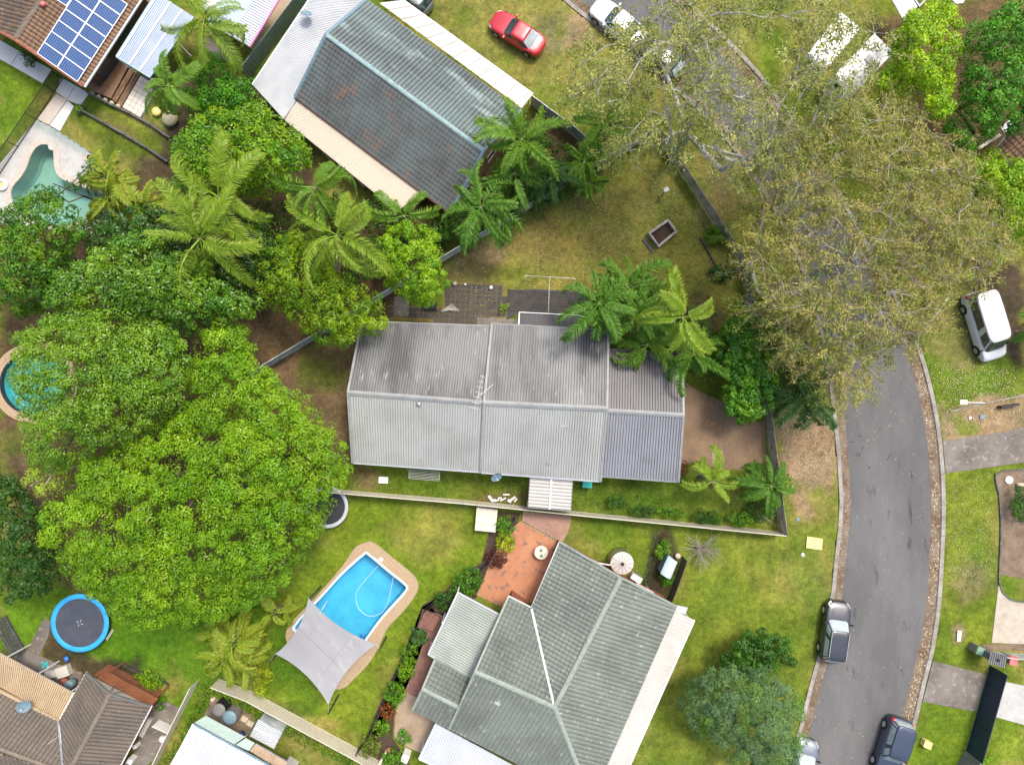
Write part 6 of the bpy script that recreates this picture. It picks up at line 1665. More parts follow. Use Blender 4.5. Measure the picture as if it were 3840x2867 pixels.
fence('timber_fence', 'dark grey slatted fence at the left edge below the dark trees', [A4(60, 420), A4(215, 695)], 1.6, M['sleeper'], 'paling', rib=0.14)
fence('timber_fence', 'dark paling fence beside the bare bush', [T(2230, 1950, .4706)(700, 290), T(2230, 1950, .4706)(625, 500), T(2230, 1950, .4706)(575, 625)], 1.5, M['dark_timber'], 'paling', rib=0.12)
fence('wire_fence', 'thin pale wire fence on the lawn beside the blue grey shed', [T(2230, 1950, .4706)(490, 90), T(2230, 1950, .4706)(455, 270), T(2230, 1950, .4706)(400, 500)], 1.2, M['glass_clear'], 'glass', plen=1.2, pm=M['silver'])
for lab, pts in (('upper grey sleeper wall below the timber deck', [A1(740, 775), A1(960, 890), A1(1180, 985), A1(1420, 1150)]), ('lower grey sleeper wall across the sloping lawn', [A1(690, 920), A1(940, 1060), A1(1200, 1210), A1(1400, 1345)])):
    rw = thing('retaining_wall', lab, 'wall', flat(pts[0]), 0, 'sleeper walls')
    P = resample([flat(p) for p in pts], 1.8)
    for a, c in zip(P, P[1:]):
        for k in range(3):
            q = MB(); d = (c - a).normalized() * .01; q.bar(a + d + Vector((0, 0, .06 + k * .13)), c - d + Vector((0, 0, .06 + k * .13)), .16 - .012 * k, .12); q.build('sleeper', M['sleeper'], rw)
        q = MB(); q.bar(a, a + Vector((0, 0, .45)), .12); q.build('post', M['sleeper'], rw)
def edging(label, pts, m, w=.09, h=.16):
    P = resample(catmull([flat(p) for p in pts], 6), 0.8)
    root = thing('garden_edging', label, 'edging', P[0], 0, 'garden edging')
    for a, c in zip(P, P[1:]): q = MB(); q.bar(a + Vector((0, 0, .02)), c + Vector((0, 0, .02)), w, h); q.build('edging_piece', m, root)
edging('dark edging around the mulch bed at the right edge', [D3(2203, 792), D3(1968, 822), D3(1995, 1000), D3(2008, 1300), D3(1993, 1650), D4(1146, 60), D4(1160, 120), D4(1205, 165), D4(1300, 180)], M['sleeper'])
edging('curved timber edging around the small hedge bed at the lower left', [A4(1020, 810), A4(1130, 880), A4(1200, 890), A4(1330, 940), A4(1400, 990)], M['dark_timber'], .12, .3)
edging('pale concrete edging along the lawn by the lamp post', [D3(1590, 315), D3(1760, 270), D3(1900, 240), D3(2203, 180)], M['kerb'], .1, .12)
edging('dark timber edging in the yard under the gum tree', [C2(1590, 420), C2(1660, 530), C2(1735, 680)], M['dark_timber'], .1, .25)

# ================================================================== YARD OBJECTS
def dish(label, p, r, az, tilt, pole):
    root = thing('satellite_dish', label, 'satellite dish', p, 0, 'satellite dishes')
    b = MB(); n = Vector((math.cos(az) * math.sin(tilt), math.sin(az) * math.sin(tilt), math.cos(tilt)))
    a = n.cross(Vector((0, 0, 1))).normalized(); c = n.cross(a); ctr = Vector((p[0], p[1], p[2] + pole)); V = [ctr - n * .10]; F = []
    for j in range(1, 5):
        for k in range(24):
            t = 2 * math.pi * k / 24; rr = r * j / 4; V.append(ctr + (a * math.cos(t) + c * math.sin(t)) * rr - n * .10 * (1 - (j / 4) ** 2))
    for k in range(24): F.append([0, 1 + k, 1 + (k + 1) % 24])
    for j in range(3):
        for k in range(24): F.append([1 + j * 24 + k, 1 + (j + 1) * 24 + k, 1 + (j + 1) * 24 + (k + 1) % 24, 1 + j * 24 + (k + 1) % 24])
    b.add(V, F); b.build('reflector', M['dish'], root, smooth=True)
    b = MB(); b.tube([p, ctr - n * .12], .025, 8); b.build('mast', M['silver'], root)
    b = MB(); f = ctr + n * r * .9; b.tube([ctr - c * r * .9, f - c * r * .25], .015, 6); b.build('feed_arm', M['silver'], root)
    b = MB(); b.lathe(f - c * r * .25 - Vector((0, 0, .05)), [(.04, 0), (.05, .06), (.03, .1)], 10); b.build('feed_horn', M['white'], root)
dish('blue grey satellite dish on the lower edge of the grey metal roof', B3(2010, 850, 2.85), .42, math.radians(-60), .75, .45)
dish('blue grey satellite dish on the pale grey awning', B1(458, 150, 2.45), .42, math.radians(70), .7, .7)
dish('blue grey satellite dish between the tan awning and the brown tiles', A4(240, 1140, 2.9), .48, math.radians(-20), .55, .6)
# television antenna
p = B3(1870, 170, 4.2); root = thing('television_antenna', 'white television antenna standing on the ridge of the grey metal roof', 'antenna', p)
b = MB(); b.tube([p, p + Vector((0, 0, 1.6))], .022, 8); b.build('mast', M['white'], root)
t0, t1 = B3(1825, 300, 5.7), B3(1897, 10, 5.7); b = MB(); b.tube([t0, t1], .017, 6); b.build('boom', M['grey_sheet'], root)
for f in (.05, .2, .35, .5, .65, .8, .95):
    c = lerp(t0, t1, f); d = (t1 - t0).normalized(); s = Vector((-d.y, d.x, 0)) * (.35 - .2 * f); b = MB(); b.tube([c - s, c + s], .012, 5); b.build('element', M['white'], root)
b = MB(); b.tube([lerp(t0, t1, .35), B3(1980, 90, 5.3)], .014, 5); b.build('stay', M['white'], root)
# roof vents on the main roof
for lab, pt, r_ in (('small round whirly vent below the ridge at the left of the grey roof', B3(1368, 252, 4.0), .16),):
    b = MB(); b.lathe(pt + Vector((0, 0, -.25)), [(r_ * .7, 0), (r_ * .7, .2), (r_, .25), (r_ * 1.05, .38), (r_ * .6, .48), (.03, .5)], 16); tag(b.build('whirly_vent', M['silver'], smooth=True), lab, 'roof vent')
root = thing('skylight', 'dirty square skylight on the pale right half of the grey roof', 'skylight', C3(478, 405, 3.85))
b = MB(); b.box(C3(478, 405, 3.72), .55, .7, .16, math.radians(-2)); b.build('frame', M['ridge_metal'], root); b = MB(); b.box(C3(478, 405, 3.885), .45, .6, .01, math.radians(-2)); b.build('pane', M['grey_timber'], root)
# shade sail with four posts
cs_ = [B4(455, 270, 3.0), B4(1018, 655, 2.6), B4(620, 1155, 3.1), B4(180, 735, 2.6)]
root = thing('shade_sail', 'grey four cornered shade sail stretched over the end of the blue pool', 'shade sail', flat(centre(cs_)))
V, F = [], []; n_ = 20
for i in range(n_ + 1):
    for j in range(n_ + 1):
        u, v = i / n_, j / n_; q = lerp(lerp(cs_[0], cs_[1], u), lerp(cs_[3], cs_[2], u), v)
        c0 = centre(cs_); kx = 1 - 0.17 * (4 * u * (1 - u)) * (2 * abs(v - .5)) ** 1.5; ky = 1 - 0.17 * (4 * v * (1 - v)) * (2 * abs(u - .5)) ** 1.5
        eu, ev = lerp(cs_[0], cs_[1], .5) - lerp(cs_[3], cs_[2], .5), lerp(cs_[0], cs_[3], .5) - lerp(cs_[1], cs_[2], .5)
        q = q - eu * (.5 - v) * (1 - kx) - ev * (.5 - u) * (1 - ky)
        V.append(q)
for i in range(n_):
    for j in range(n_): a = i * (n_ + 1) + j; F.append([a, a + 1, a + n_ + 2, a + n_ + 1])
b = MB(); b.add(V, F); b.add([v - Vector((0, 0, .006)) for v in V], [f[::-1] for f in F]); b.build('cloth', M['sail'], root, smooth=True)
b = MB(); b.tube([lerp(cs_[0], cs_[3], .45) * .985 + lerp(cs_[1], cs_[2], .45) * .015 + Vector((0, 0, .012)), lerp(cs_[0], cs_[3], .45) * .12 + lerp(cs_[1], cs_[2], .55) * .88 + Vector((0, 0, .012))], .008, 5); b.build('seam', M['fence_dkgrey'], root)
for t_ in (.25, .72):
    b = MB(); b.tube([V[int(n_ * t_) * (n_ + 1) + j] + Vector((0, 0, .004)) for j in range(1, n_)], .007, 5); b.build('seam', M['fence_dkgrey'], root)
for cpt, basep, tz in ((cs_[0], B4(560, 175), 3.1), (cs_[1], B4(1100, 590), 2.7), (cs_[2], B4(706, 1072), 3.2), (cs_[3], B4(232, 690), 2.7)):
    top = flat(basep, tz)
    b = MB(); b.tube([flat(basep, -.05), top], .055, 10); b.build('post', M['black_metal'], root, smooth=True)
    b = MB(); b.tube([cpt, top - Vector((0, 0, .08))], .012, 5); b.build('cable', M['silver'], root)
# trampolines
def trampoline(label, p, r, pad, matm, cross=True, rail=M['silver']):
    root = thing('trampoline', label, 'trampoline', p, 0, 'trampolines'); h = .85
    b = MB(); b.lathe(p + Vector((0, 0, h)), [(r * .84, 0), (r * .835, .015), (r * .0 + .01, .02)], 40); b.build('jumping_mat', matm, root)
    b = MB(); V = []; F = []
    for rr, z in ((r * .83, .03), (r * .86, .06), (r * .97, .06), (r, .03), (r, -.02), (r * .83, -.02)):
        for k in range(48): t = 2 * math.pi * k / 48; V.append(p + Vector((rr * math.cos(t), rr * math.sin(t), h + z)))
    for j in range(6):
        for k in range(48): F.append([j * 48 + k, j * 48 + (k + 1) % 48, ((j + 1) % 6) * 48 + (k + 1) % 48, ((j + 1) % 6) * 48 + k])
    b.add(V, F); b.build('safety_pad', pad, root, smooth=True)
    for k in range(4):
        t = k * math.pi / 2 + .4; b = MB(); a = p + Vector((r * .95 * math.cos(t - .2), r * .95 * math.sin(t - .2), 0)); c = p + Vector((r * .95 * math.cos(t + .2), r * .95 * math.sin(t + .2), 0))
        b.tube([a + Vector((0, 0, h - .05)), a + Vector((0, 0, .03)), c + Vector((0, 0, .03)), c + Vector((0, 0, h - .05))], .025, 6); b.build('leg', M['silver'], root)
    if cross:
        for k in range(4):
            t = k * math.pi / 2 - .45; q = MB(); d = Vector((math.cos(t), math.sin(t), 0)); o = p + Vector((0, 0, h + .024)); q.bar(o + d * .10, o + d * .28, .025, .004); q.build('target_mark', M['white'], root)
    return root
trampoline('large round trampoline with bright blue safety pad under the big tree', A4(658, 480, 0) * 0.984, 2.22, M['tramp_pad'], M['tramp_mat'])
trampoline('dark trampoline with pale grey rim half hidden by the big tree', B3(610, 1100, 0) * .985, 1.62, M['grey_sheet'], M['dark_sheet'], False)
b = MB(); lp = [A4(930, 530, .5), A4(875, 615, .5)]
for s in (0, .28):
    b.bar(lp[0] + Vector((s * .3, -s * .2, -.0)), lp[1] + Vector((s * .3, -s * .2, 0)), .03); 
tag(b.build('trampoline_ladder', M['white']), 'thin white ladder leaning beside the blue trampoline', 'ladder')
# round water tank against the green house
p = C3(938, 1540, 0) * .985; root = thing('water_tank', 'round cream water tank with radial roof ribs at the corner of the green house', 'water tank', p, 0, 'water tanks')
b = MB(); b.lathe(p, [(.83, 0), (.83, 1.75), (.86, 1.78), (.84, 1.82)], 36); b.build('wall', M['cream_paint'], root, smooth=True)
b = MB(); b.lathe(p + Vector((0, 0, 1.80)), [(.85, 0), (.45, .10), (.12, .17), (.02, .18)], 36); b.build('roof', M['cream_sheet'], root)
for k in range(12):
    t = k * math.pi / 6; q = MB(); q.bar(p + Vector((.84 * math.cos(t), .84 * math.sin(t), 1.82)), p + Vector((.10 * math.cos(t), .10 * math.sin(t), 1.985)), .03, .02); q.build('roof_rib', M['fence_dkgrey'], root)
b = MB(); b.lathe(p + Vector((0, 0, 1.96)), [(.12, 0), (.12, .08), (.05, .12)], 14); b.build('lid', M['black_metal'], root)
q = MB(); q.tube([p + Vector((-.8, .1, 1.7)), p + Vector((-.95, .0, 2.3)), C4(430, -10, 2.6)], .045, 8); q.build('down_pipe', M['white'], root)
# rain tanks lower left
for lab, tp, r_, m_, h_ in (('dark grey round rain tank, upper one of the pair', (1806, 1200), .52, 'fence_dkgrey', 1.2), ('round rain tank with pale blue lid, lower one of the pair', (1895, 1262), .54, 'dish', 1.3)):
    p = A4(tp[0], tp[1], h_); p = flat(p); root = thing('rain_tank', lab, 'rain tank', p, 0, 'water tanks')
    b = MB(); b.lathe(p, [(r_, 0), (r_, h_ * .33), (r_ * .97, h_ * .35), (r_, h_ * .37), (r_, h_ * .66), (r_ * .97, h_ * .68), (r_, h_ * .70), (r_, h_)], 28); b.build('wall', M['black_metal'] if 'dark' in lab else M['fence_dkgrey'], root)
    b = MB(); b.lathe(p + Vector((0, 0, h_)), [(r_ * 1.02, 0), (r_ * 1.02, .03), (r_ * .6, .08), (.02, .1)], 28); b.build('lid', M[m_], root, smooth=True)
p = A4(2005, 1385); b = MB(); b.lathe(p, [(.20, 0), (.27, .55), (.28, .56), (.25, .55), (.19, .05)], 20); tag(b.build('bucket', M['blue_plastic'], smooth=True), 'round dark blue tub by the green awning', 'tub')
for k, (x, y) in enumerate(((2020, 1270), (2068, 1308))):
    b = MB(); b.box(A4(x, y), .5, .42, .06, math.radians(-32)); tag(b.build('paving_slab', M['stone']), ('upper' if k == 0 else 'lower') + ' pale square slab on the gravel by the rain tanks', 'slab')
b = MB(); b.box(A4(1762, 1102), .4, .3, .12, math.radians(60)); tag(b.build('sandstone_block', M['stone']), 'tan stone block at the corner of the rain tank gravel', 'stone')
# table and things on the orange patio
p = C3(286, 1478, 0); p = flat(C3(286, 1478, .75)); root = thing('patio_table', 'round pale yellow table on the orange brick patio', 'table', p)
b = MB(); b.lathe(p + Vector((0, 0, .71)), [(.50, 0), (.52, .02), (.52, .04), (.48, .045)], 28); b.build('table_top', M['cream_paint'], root)
b = MB(); b.lathe(p, [(.28, 0), (.28, .03), (.05, .06), (.05, .70)], 14); b.build('leg', M['white'], root)
for k, (x, y) in enumerate(((286, 1455), (288, 1500))):
    b = MB(); b.lathe(C3(x, y, .755), [(.05, 0), (.10, .05), (.11, .12), (.06, .16)], 12); tag(b.build('ornament', M['green_plastic'], smooth=True), ('upper' if k == 0 else 'lower') + ' small dark pot on the round patio table', 'pot')
q = MB(); q.bar(C4(188, 70, .9), C4(128, 205, .9), .34, .08); tag(q.build('bench', M['white']), 'narrow white bench against the wall on the orange patio', 'bench')
q = MB(); q.bar(C4(188, 70, .45) + Vector((.02, 0, 0)), C4(128, 205, .45) + Vector((.02, 0, 0)), .06, .85); tag(q.build('bench_support', M['fence_dkgrey']), 'dark support under the white bench on the orange patio', 'support')
# cream boxes, boards, lids, bins
def simple(name, label, cat, m, p, dx, dy, dz, rz, lid=None):
    root = thing(name, label, cat, flat(p, p[2]), 0)
    b = MB(); b.box(p, dx * .94, dy * .94, dz * .8, rz); b.build('body', m, root)
    b = MB(); b.box(Vector(p) + Vector((0, 0, dz * .8)), dx, dy, dz * .2, rz); b.build('lid', lid or m, root)
    return root
bx_ = [B3(1845, 1105, .9), B3(2018, 1125, .9), B3(2000, 1312, .9), B3(1830, 1295, .9)]
root = thing('pump_cover', 'cream slatted box on the lawn below the fence', 'box', flat(centre(bx_)))
b = MB(); b.prism([(p.x, p.y) for p in bx_], 0, .84); b.build('body', M['cream_paint'], root)
for i in range(14):
    t0, t1 = (i + .06) / 14, (i + .94) / 14; b = MB(); b.prism([(p.x, p.y) for p in (lerp(bx_[0], bx_[3], t0), lerp(bx_[1], bx_[2], t0), lerp(bx_[1], bx_[2], t1), lerp(bx_[0], bx_[3], t1))], .845, .89); b.build('slat', M['cream_paint'], root)
simple('plastic_tub', 'white rounded tub on the grass below the grey roof', 'tub', M['white'], flat(B3(1078, 876)), .72, .50, .25, math.radians(-3))
simple('wheelie_bin', 'teal square bin below the right end of the grey roof', 'bin', M['teal_plastic'], flat(C3(667, 915, .9)), .70, .52, .9, math.radians(-3))
simple('wheelie_bin', 'red lidded bin beside the navy gate', 'bin', M['green_plastic'], flat(D4(1219, 456, 1.0)), .60, .66, 1.05, math.radians(-8), M['red_plastic'])
simple('wheelie_bin', 'green bin with pale lid left of the grey pillar roof', 'bin', M['fence_dkgrey'], flat(D4(1062, 410, 1.0)), .58, .62, 1.05, math.radians(-22), M['green_plastic'])
simple('letterbox', 'pale green letterbox beside the grey pillar roof', 'letterbox', M['green_sheet'], flat(D4(1092, 422, 1.0)), .38, .42, 1.0, math.radians(-22))
pr = [D4(1112, 412, 2.1), D4(1190, 432, 2.1), D4(1182, 492, 1.95), D4(1098, 468, 1.95)]
root = thing('gate_pillar', 'grey ribbed roof over the pillar at the upper end of the navy gate', 'pillar', flat(centre(pr))); sheet_plane(root, pr[3], pr[2], pr[1], pr[0], M['fence_dkgrey'], sw=.6, ribs=4, rh=.03, name='roof_sheet')
b = MB(); c = centre(pr); b.box(flat(c), .9, .5, 1.95, math.radians(-15)); b.build('pillar', M['sleeper'], root); b = MB(); b.lathe(flat(c, 2.05), [(.1, 0), (.1, .1), (.04, .14)], 10); b.build('roof_vent', M['black_metal'], root)
def board(name, label, cat, m, pts, th=.04, z=0.03):
    b = MB(); b.prism([(p.x, p.y) for p in pts], z, z + th); return tag(b.build(name, m), label, cat)
yb = thing('cable_pit_cover', 'yellow board lying on the verge with holes at its corners', 'board', flat(D3(470, 1398)))
b = MB(); b.prism([(p.x, p.y) for p in (D3(408, 1342), D3(536, 1362), D3(530, 1455), D3(400, 1437))], .03, .09); b.build('board', M['yellow_board'], yb)
for x, y in ((430, 1355), (498, 1365), (525, 1385), (418, 1420), (518, 1443)): b = MB(); b.lathe(D3(x, y, .088), [(.03, 0), (.03, .006)], 8); b.build('bolt', M['black_metal'], yb)
for lab, tl_, pt, r_ in (('round grey manhole lid below the yellow board', M['silver'], D3(375, 1496), .16), ('round pale lid in the dirt above the yellow board', M['dish'], D3(335, 1203), .15), ('small round white lid on the dirt by the lamp post', M['white'], D3(1757, 366), .12)):
    b = MB(); b.lathe(flat(pt, .02), [(r_, 0), (r_, .03), (r_ * .8, .035)], 16); tag(b.build('manhole_cover', tl_), lab, 'manhole cover')
board('pit_cover', 'small blue and white square cover on the dirt by the driveway', 'cover', M['dish'], [D3(1838, 340), D3(1875, 340), D3(1875, 375), D3(1838, 375)])
board('pit_cover', 'cream rectangular cover in the worn grass at the right verge', 'cover', M['cream_paint'], [D4(950, 310), D4(970, 312), D4(965, 363), D4(946, 361)], .06)
board('electrical_cover', 'cream square board on the grass beside the black four wheel drive', 'board', M['yellow_board'], [D4(782, 818), D4(816, 832), D4(806, 863), D4(771, 848)], .5)
b = MB(); b.lathe(flat(D3(2075, 878)), [(.3, 0), (.3, .10), (.12, .13)], 18); tag(b.build('stepping_stone', M['white']), 'white round stepping stone in the mulch bed at the right', 'stone')
b = MB(); b.box(flat(D3(2160, 915)), .5, .25, .25, .1); tag(b.build('sandstone_block', M['stone']), 'tan stone block in the mulch bed at the right edge', 'stone')
b = MB(); b.lathe(flat(T(2230, 1950, .4706)(657, 277)), [(.19, 0), (.21, .3), (.17, .34)], 18); tag(b.build('garden_pot', M['stone'], smooth=True), 'round tan pot beside the bare bush', 'pot')
Z5 = T(2230, 1950, 600 / 1275.0)
root = thing('air_conditioner', 'white air conditioning unit on the wall of the green tiled house', 'air conditioner', flat(Z5(315, 445)))
b = MB(); b.box(flat(Z5(318, 440), .25), .86, .42, .62, math.radians(-32)); b.build('casing', M['white'], root); b = MB(); b.box(flat(Z5(322, 434), .32), .55, .47, .48, math.radians(-32)); b.build('fan_grille', M['fence_dkgrey'], root)
# blue-grey curved shed
sh = [Z5(590, 280, 1.5), Z5(662, 335, 1.5), Z5(605, 470, 1.5), Z5(525, 425, 1.5)]
root = thing('garden_shed', 'small blue grey curved roof shed beside the bare bush', 'shed', flat(centre(sh)), 0, 'sheds')
b = MB(); b.prism([(p.x, p.y) for p in inset(sh, .06)], 0, 1.4); b.build('wall', M['dish'], root)
b = MB(); V, F = [], []
for i in range(9):
    t = i / 8; z_ = 1.42 + .28 * math.sin(math.pi * t)
    a, c = lerp(sh[0], sh[1], t), lerp(sh[3], sh[2], t); V += [flat(a, z_), flat(c, z_)]
for i in range(8): F.append([2 * i, 2 * i + 1, 2 * i + 3, 2 * i + 2])
b.add(V, F); b.build('roof', M['paleblue_sheet'], root, smooth=True)
# brick planter (open box) with a plank, upper lawn
pb = [C2(1325, 255), C2(1420, 365), C2(1262, 525), C2(1165, 385)]
pb = [C2(1335, 262, .7), C2(1412, 372, .7), C2(1258, 500, .7), C2(1168, 378, .7)]
root = thing('garden_planter', 'open grey timber planter box full of soil on the upper lawn', 'planter', flat(centre(pb)))
pbi = inset(pb, .22)
for i in range(4):
    j = (i + 1) % 4
    for k in range(3):
        b = MB(); b.prism([(p.x, p.y) for p in (pb[i], pb[j], pbi[j], pbi[i])], .02 + k * .23, .24 + k * .23); b.build('plank', M['grey_timber'], root)
b = MB(); b.prism([(p.x, p.y) for p in pbi], 0, .25); b.build('soil', M['mulch'], root)
board('loose_plank', 'grey plank lying on the lawn beside the planter box', 'plank', M['sleeper'], [C2(1118, 440), C2(1140, 430), C2(1212, 530), C2(1200, 552)], .08)
# clothes lines and frames
def line_frame(label, pts, n, z, posts):
    root = thing('clothes_line', label, 'clothes line', flat(centre(pts)), 0, 'clothes lines')
    a, b_, c, d = [flat(p, z) for p in pts]
    for q, w in (((a, b_), 0), ((b_, c), 0), ((c, d), 0), ((d, a), 0)): m_ = MB(); m_.bar(*q, .035); m_.build('frame_rail', M['silver'] if n < 2 else M['green_sheet'], root)
    for i in range(1, n): m_ = MB(); m_.tube([lerp(a, d, i / n), lerp(b_, c, i / n)], .010, 5); m_.build('line', M['white'], root)
    for p in posts: m_ = MB(); m_.bar(flat(p), flat(p, z), .05); m_.build('post', M['silver'], root)
line_frame('green framed clothes line below the grey metal roof', [B3(1288, 792, 1.7), B3(1540, 812, 1.7), B3(1535, 885, 1.7), B3(1285, 865, 1.7)], 6, 1.7, [B3(1300, 775), B3(1530, 795)])
root = thing('garden_trellis', 'thin white metal frame standing behind the patio awning', 'frame', flat(C2(350, 900)))
for a, c in ((C2(150, 735, 2.1), C2(560, 755, 2.1)), (C2(150, 735, 2.1), C2(150, 780, 1.7)), (C2(560, 755, 2.1), C2(556, 798, 1.7)), (C2(355, 745, 2.1), C2(345, 1045, 2.3))): b = MB(); b.bar(a, c, .028); b.build('rail', M['fence_grey'], root)
for p in (C2(150, 740, 2.1), C2(560, 760, 2.1)): b = MB(); b.bar(flat(p), p, .05); b.build('post', M['silver'], root)
# street lamp on the right verge: post with a square head
p = D3(1880, 243, 0); root = thing('street_sign', 'white square headed post leaning over the right verge', 'sign post', flat(p))
b = MB(); b.tube([flat(p), flat(D3(1735, 238, 1.6), 1.6)], .04, 8); b.build('post', M['white'], root); b = MB(); b.box(flat(D3(1705, 237, 1.6), 1.55), .52, .34, .08, 0); b.build('head', M['white'], root)
b = MB(); b.bar(D3(2000, 277, .25), D3(2148, 254, .25), .16, .5); tag(b.build('low_bar', M['black_metal']), 'short black bar at the right edge by the driveway', 'wall')  # plain dark bar standing on the ground
p = C2(1290, 60); root = thing('letterbox', 'small white letterbox on a post in the upper corner of the block', 'letterbox', flat(p)); b = MB(); b.bar(flat(p), flat(p, 1.0), .08); b.build('post', M['grey_timber'], root); b = MB(); b.box(flat(p, 1.0), .34, .26, .26, .4); b.build('box', M['white'], root); b = MB(); b.box(flat(p, 1.26), .38, .30, .04, .4); b.build('roof', M['grey_sheet'], root)
# odds and ends on the paving
for lab, (x, y), r_, m_ in (('first pale stone at the left end of the black tiled patio', (1617, 795), .13, 'stone'), ('larger pale stone at the edge of the black tiled patio', (1665, 800), .18, 'stone'), ('small white stone at the edge of the black tiled patio', (1752, 808), .10, 'white'), ('round grey pot on the black tiled patio', (1963, 835), .2, 'silver')):
    b = MB(); b.lathe(flat(B2(x, y), .03), [(r_ * .9, 0), (r_, .08), (r_ * .8, .18), (r_ * .5, .2)], 9); tag(b.build('garden_stone', M[m_], smooth=True), lab, 'stone')
b = MB(); b.box(flat(B2(1460, 985), .03), 1.1, .55, .35, math.radians(-2)); tag(b.build('storage_box', M['paint_dark']), 'dark navy storage box on the patio beside the bright tree', 'box')
b = MB(); b.add([B2(1545, 1025, .06), B2(1640, 965, .34), B2(1695, 1015, .08), B2(1700, 1030, .05), B2(1620, 1020, .22), B2(1560, 1035, .05)], [[0, 5, 4, 1], [1, 4, 3, 2]]); tag(b.build('tarpaulin', M['grey_timber']), 'crumpled grey sheet lying on the black tiled patio', 'tarpaulin')
r2_ = random.Random(5)
for k in range(9):
    p = B3(1960 + k * 26, 1020 + r2_.uniform(-30, 30)); b = MB(); a = r2_.uniform(0, 3); b.box(flat(p, .03), r2_.uniform(.2, .55), r2_.uniform(.08, .2), r2_.uniform(.04, .2), a)
    tag(b.build('timber_offcut', M['white']), 'broken white offcut in the rubbish heap against the cream fence', 'offcut', 'offcuts in the rubbish heap')
b = MB(); b.box(flat(A4(545, 865), .0), .95, .8, .5, math.radians(18)); tag(b.build('garden_table', M['carton']), 'pale square table in the lower left court', 'table')
b = MB(); b.box(flat(A4(440, 890), .0), .9, .55, .35, math.radians(10)); tag(b.build('storage_box', M['concrete']), 'grey low box beside the square table in the lower left court', 'box')
b = MB(); b.lathe(flat(A4(615, 960)), [(.3, 0), (.36, .4), (.34, .75), (.28, .8)], 16); tag(b.build('rubbish_bin', M['dish'], smooth=True), 'round blue grey bin by the tan awning corner', 'bin')
b = MB(); b.lathe(flat(A4(555, 945)), [(.22, 0), (.28, .5), (.2, .55)], 14); tag(b.build('plant_pot', M['brick'], smooth=True), 'round brown pot by the tan awning corner', 'pot')
b = MB(); b.lathe(flat(A4(560, 768)), [(.05, 0), (.20, .10), (.21, .22), (.08, .32)], 16); tag(b.build('play_ball', M['blue_plastic'], smooth=True), 'bright blue ball below the blue trampoline', 'ball')
root = thing('toy', 'aqua plastic toy on the concrete of the lower left court', 'toy', flat(A4(372, 822)))
for x, y in ((355, 805), (392, 808), (360, 840), (395, 838), (374, 822)): b = MB(); b.lathe(flat(A4(x, y), .03), [(.10, 0), (.11, .06), (.04, .09)], 9); b.build('petal', M['aqua_plastic'], root)
root = thing('air_conditioner', 'white air conditioner beside the brick wall of the brown house', 'air conditioner', flat(A4(1105, 1600)))
b = MB(); b.box(flat(A4(1105, 1600), .1), .85, .42, .75, math.radians(62)); b.build('casing', M['white'], root); b = MB(); b.box(flat(A4(1098, 1612), .86), .4, .36, .02, math.radians(62)); b.build('fan_grille', M['fence_dkgrey'], root)
b = MB(); b.bar(A4(1285, 1305, .6), A4(1420, 1368, .6), .05, 1.1); tag(b.build('side_gate', M['white']), 'thin white gate across the side path of the brown house', 'gate')
b = MB(); b.box(flat(A4(1150, 1465), .1), .3, .3, .6, .5); tag(b.build('meter_box', M['white']), 'small white box on the side path of the brown house', 'box')
b = MB(); b.box(flat(A4(1215, 1330), .02), .35, 1.5, .3, math.radians(-28)); tag(b.build('step', M['cream_paint']), 'long pale step along the brick wall of the brown house', 'step')
b = MB(); b.lathe(flat(A4(1362, 1420), .1), [(.2, 0), (.3, .2), (.22, .42), (.06, .5)], 10); tag(b.build('white_bag', M['white'], smooth=True), 'white bag against the cream fence by the side path', 'bag')
# antenna mast on the brown house valley
p = A4(500, 1400, 3.6); root = thing('television_antenna', 'thin white antenna mast over the valley of the dark brown roof', 'antenna', p); b = MB(); b.tube([p, p + Vector((0, 0, 1.3))], .02, 6); b.build('mast', M['white'], root)
b = MB(); b.tube([A4(492, 1330, 4.7), A4(505, 1470, 4.7)], .018, 6); b.build('boom', M['white'], root)
# round things in the top left garden
b = MB(); b.lathe(flat(A1(1425, 995)), [(.3, 0), (.42, .15), (.60, .38), (.60, .48), (.45, .62), (.1, .70)], 24); tag(b.build('garden_pouf', M['wicker'], smooth=True), 'large round tan wicker pouf under the dark bush', 'pouf')
b = MB(); b.lathe(flat(A1(1305, 933)), [(.30, 0), (.34, .2), (.32, .36), (.05, .38)], 20); tag(b.build('garden_stool', M['yellow_board'], smooth=True), 'round yellow stool partly under a palm frond', 'stool')
b = MB(); V = []
root = thing('inflatable_ring', 'white and yellow inflatable ring at the edge of the teal pool', 'inflatable', flat(A1(25, 1530)))
b = MB(); V, F = [], []
for i in range(20):
    t = 2 * math.pi * i / 20
    for j in range(8): a = 2 * math.pi * j / 8; rr = .36 + .13 * math.cos(a); V.append(flat(A1(25, 1530), .16) + Vector((rr * math.cos(t), rr * math.sin(t), .13 * math.sin(a))))
for i in range(20):
    for j in range(8): F.append([i * 8 + j, ((i + 1) % 20) * 8 + j, ((i + 1) % 20) * 8 + (j + 1) % 8, i * 8 + (j + 1) % 8])
b.add(V, F); b.build('ring', M['white'], root, smooth=True)
b = MB(); b.lathe(flat(A1(25, 1530), .06), [(.24, 0), (.24, .04), (.05, .05)], 16); b.build('floor', M['yellow_board'], root)
for lab, (x, y) in (('dark stone head of the upper sleeper wall by the path', (680, 920)),): b = MB(); b.box(flat(A1(x, y)), .55, .4, .45, .5); tag(b.build('garden_stone', M['sleeper']), lab, 'stone')
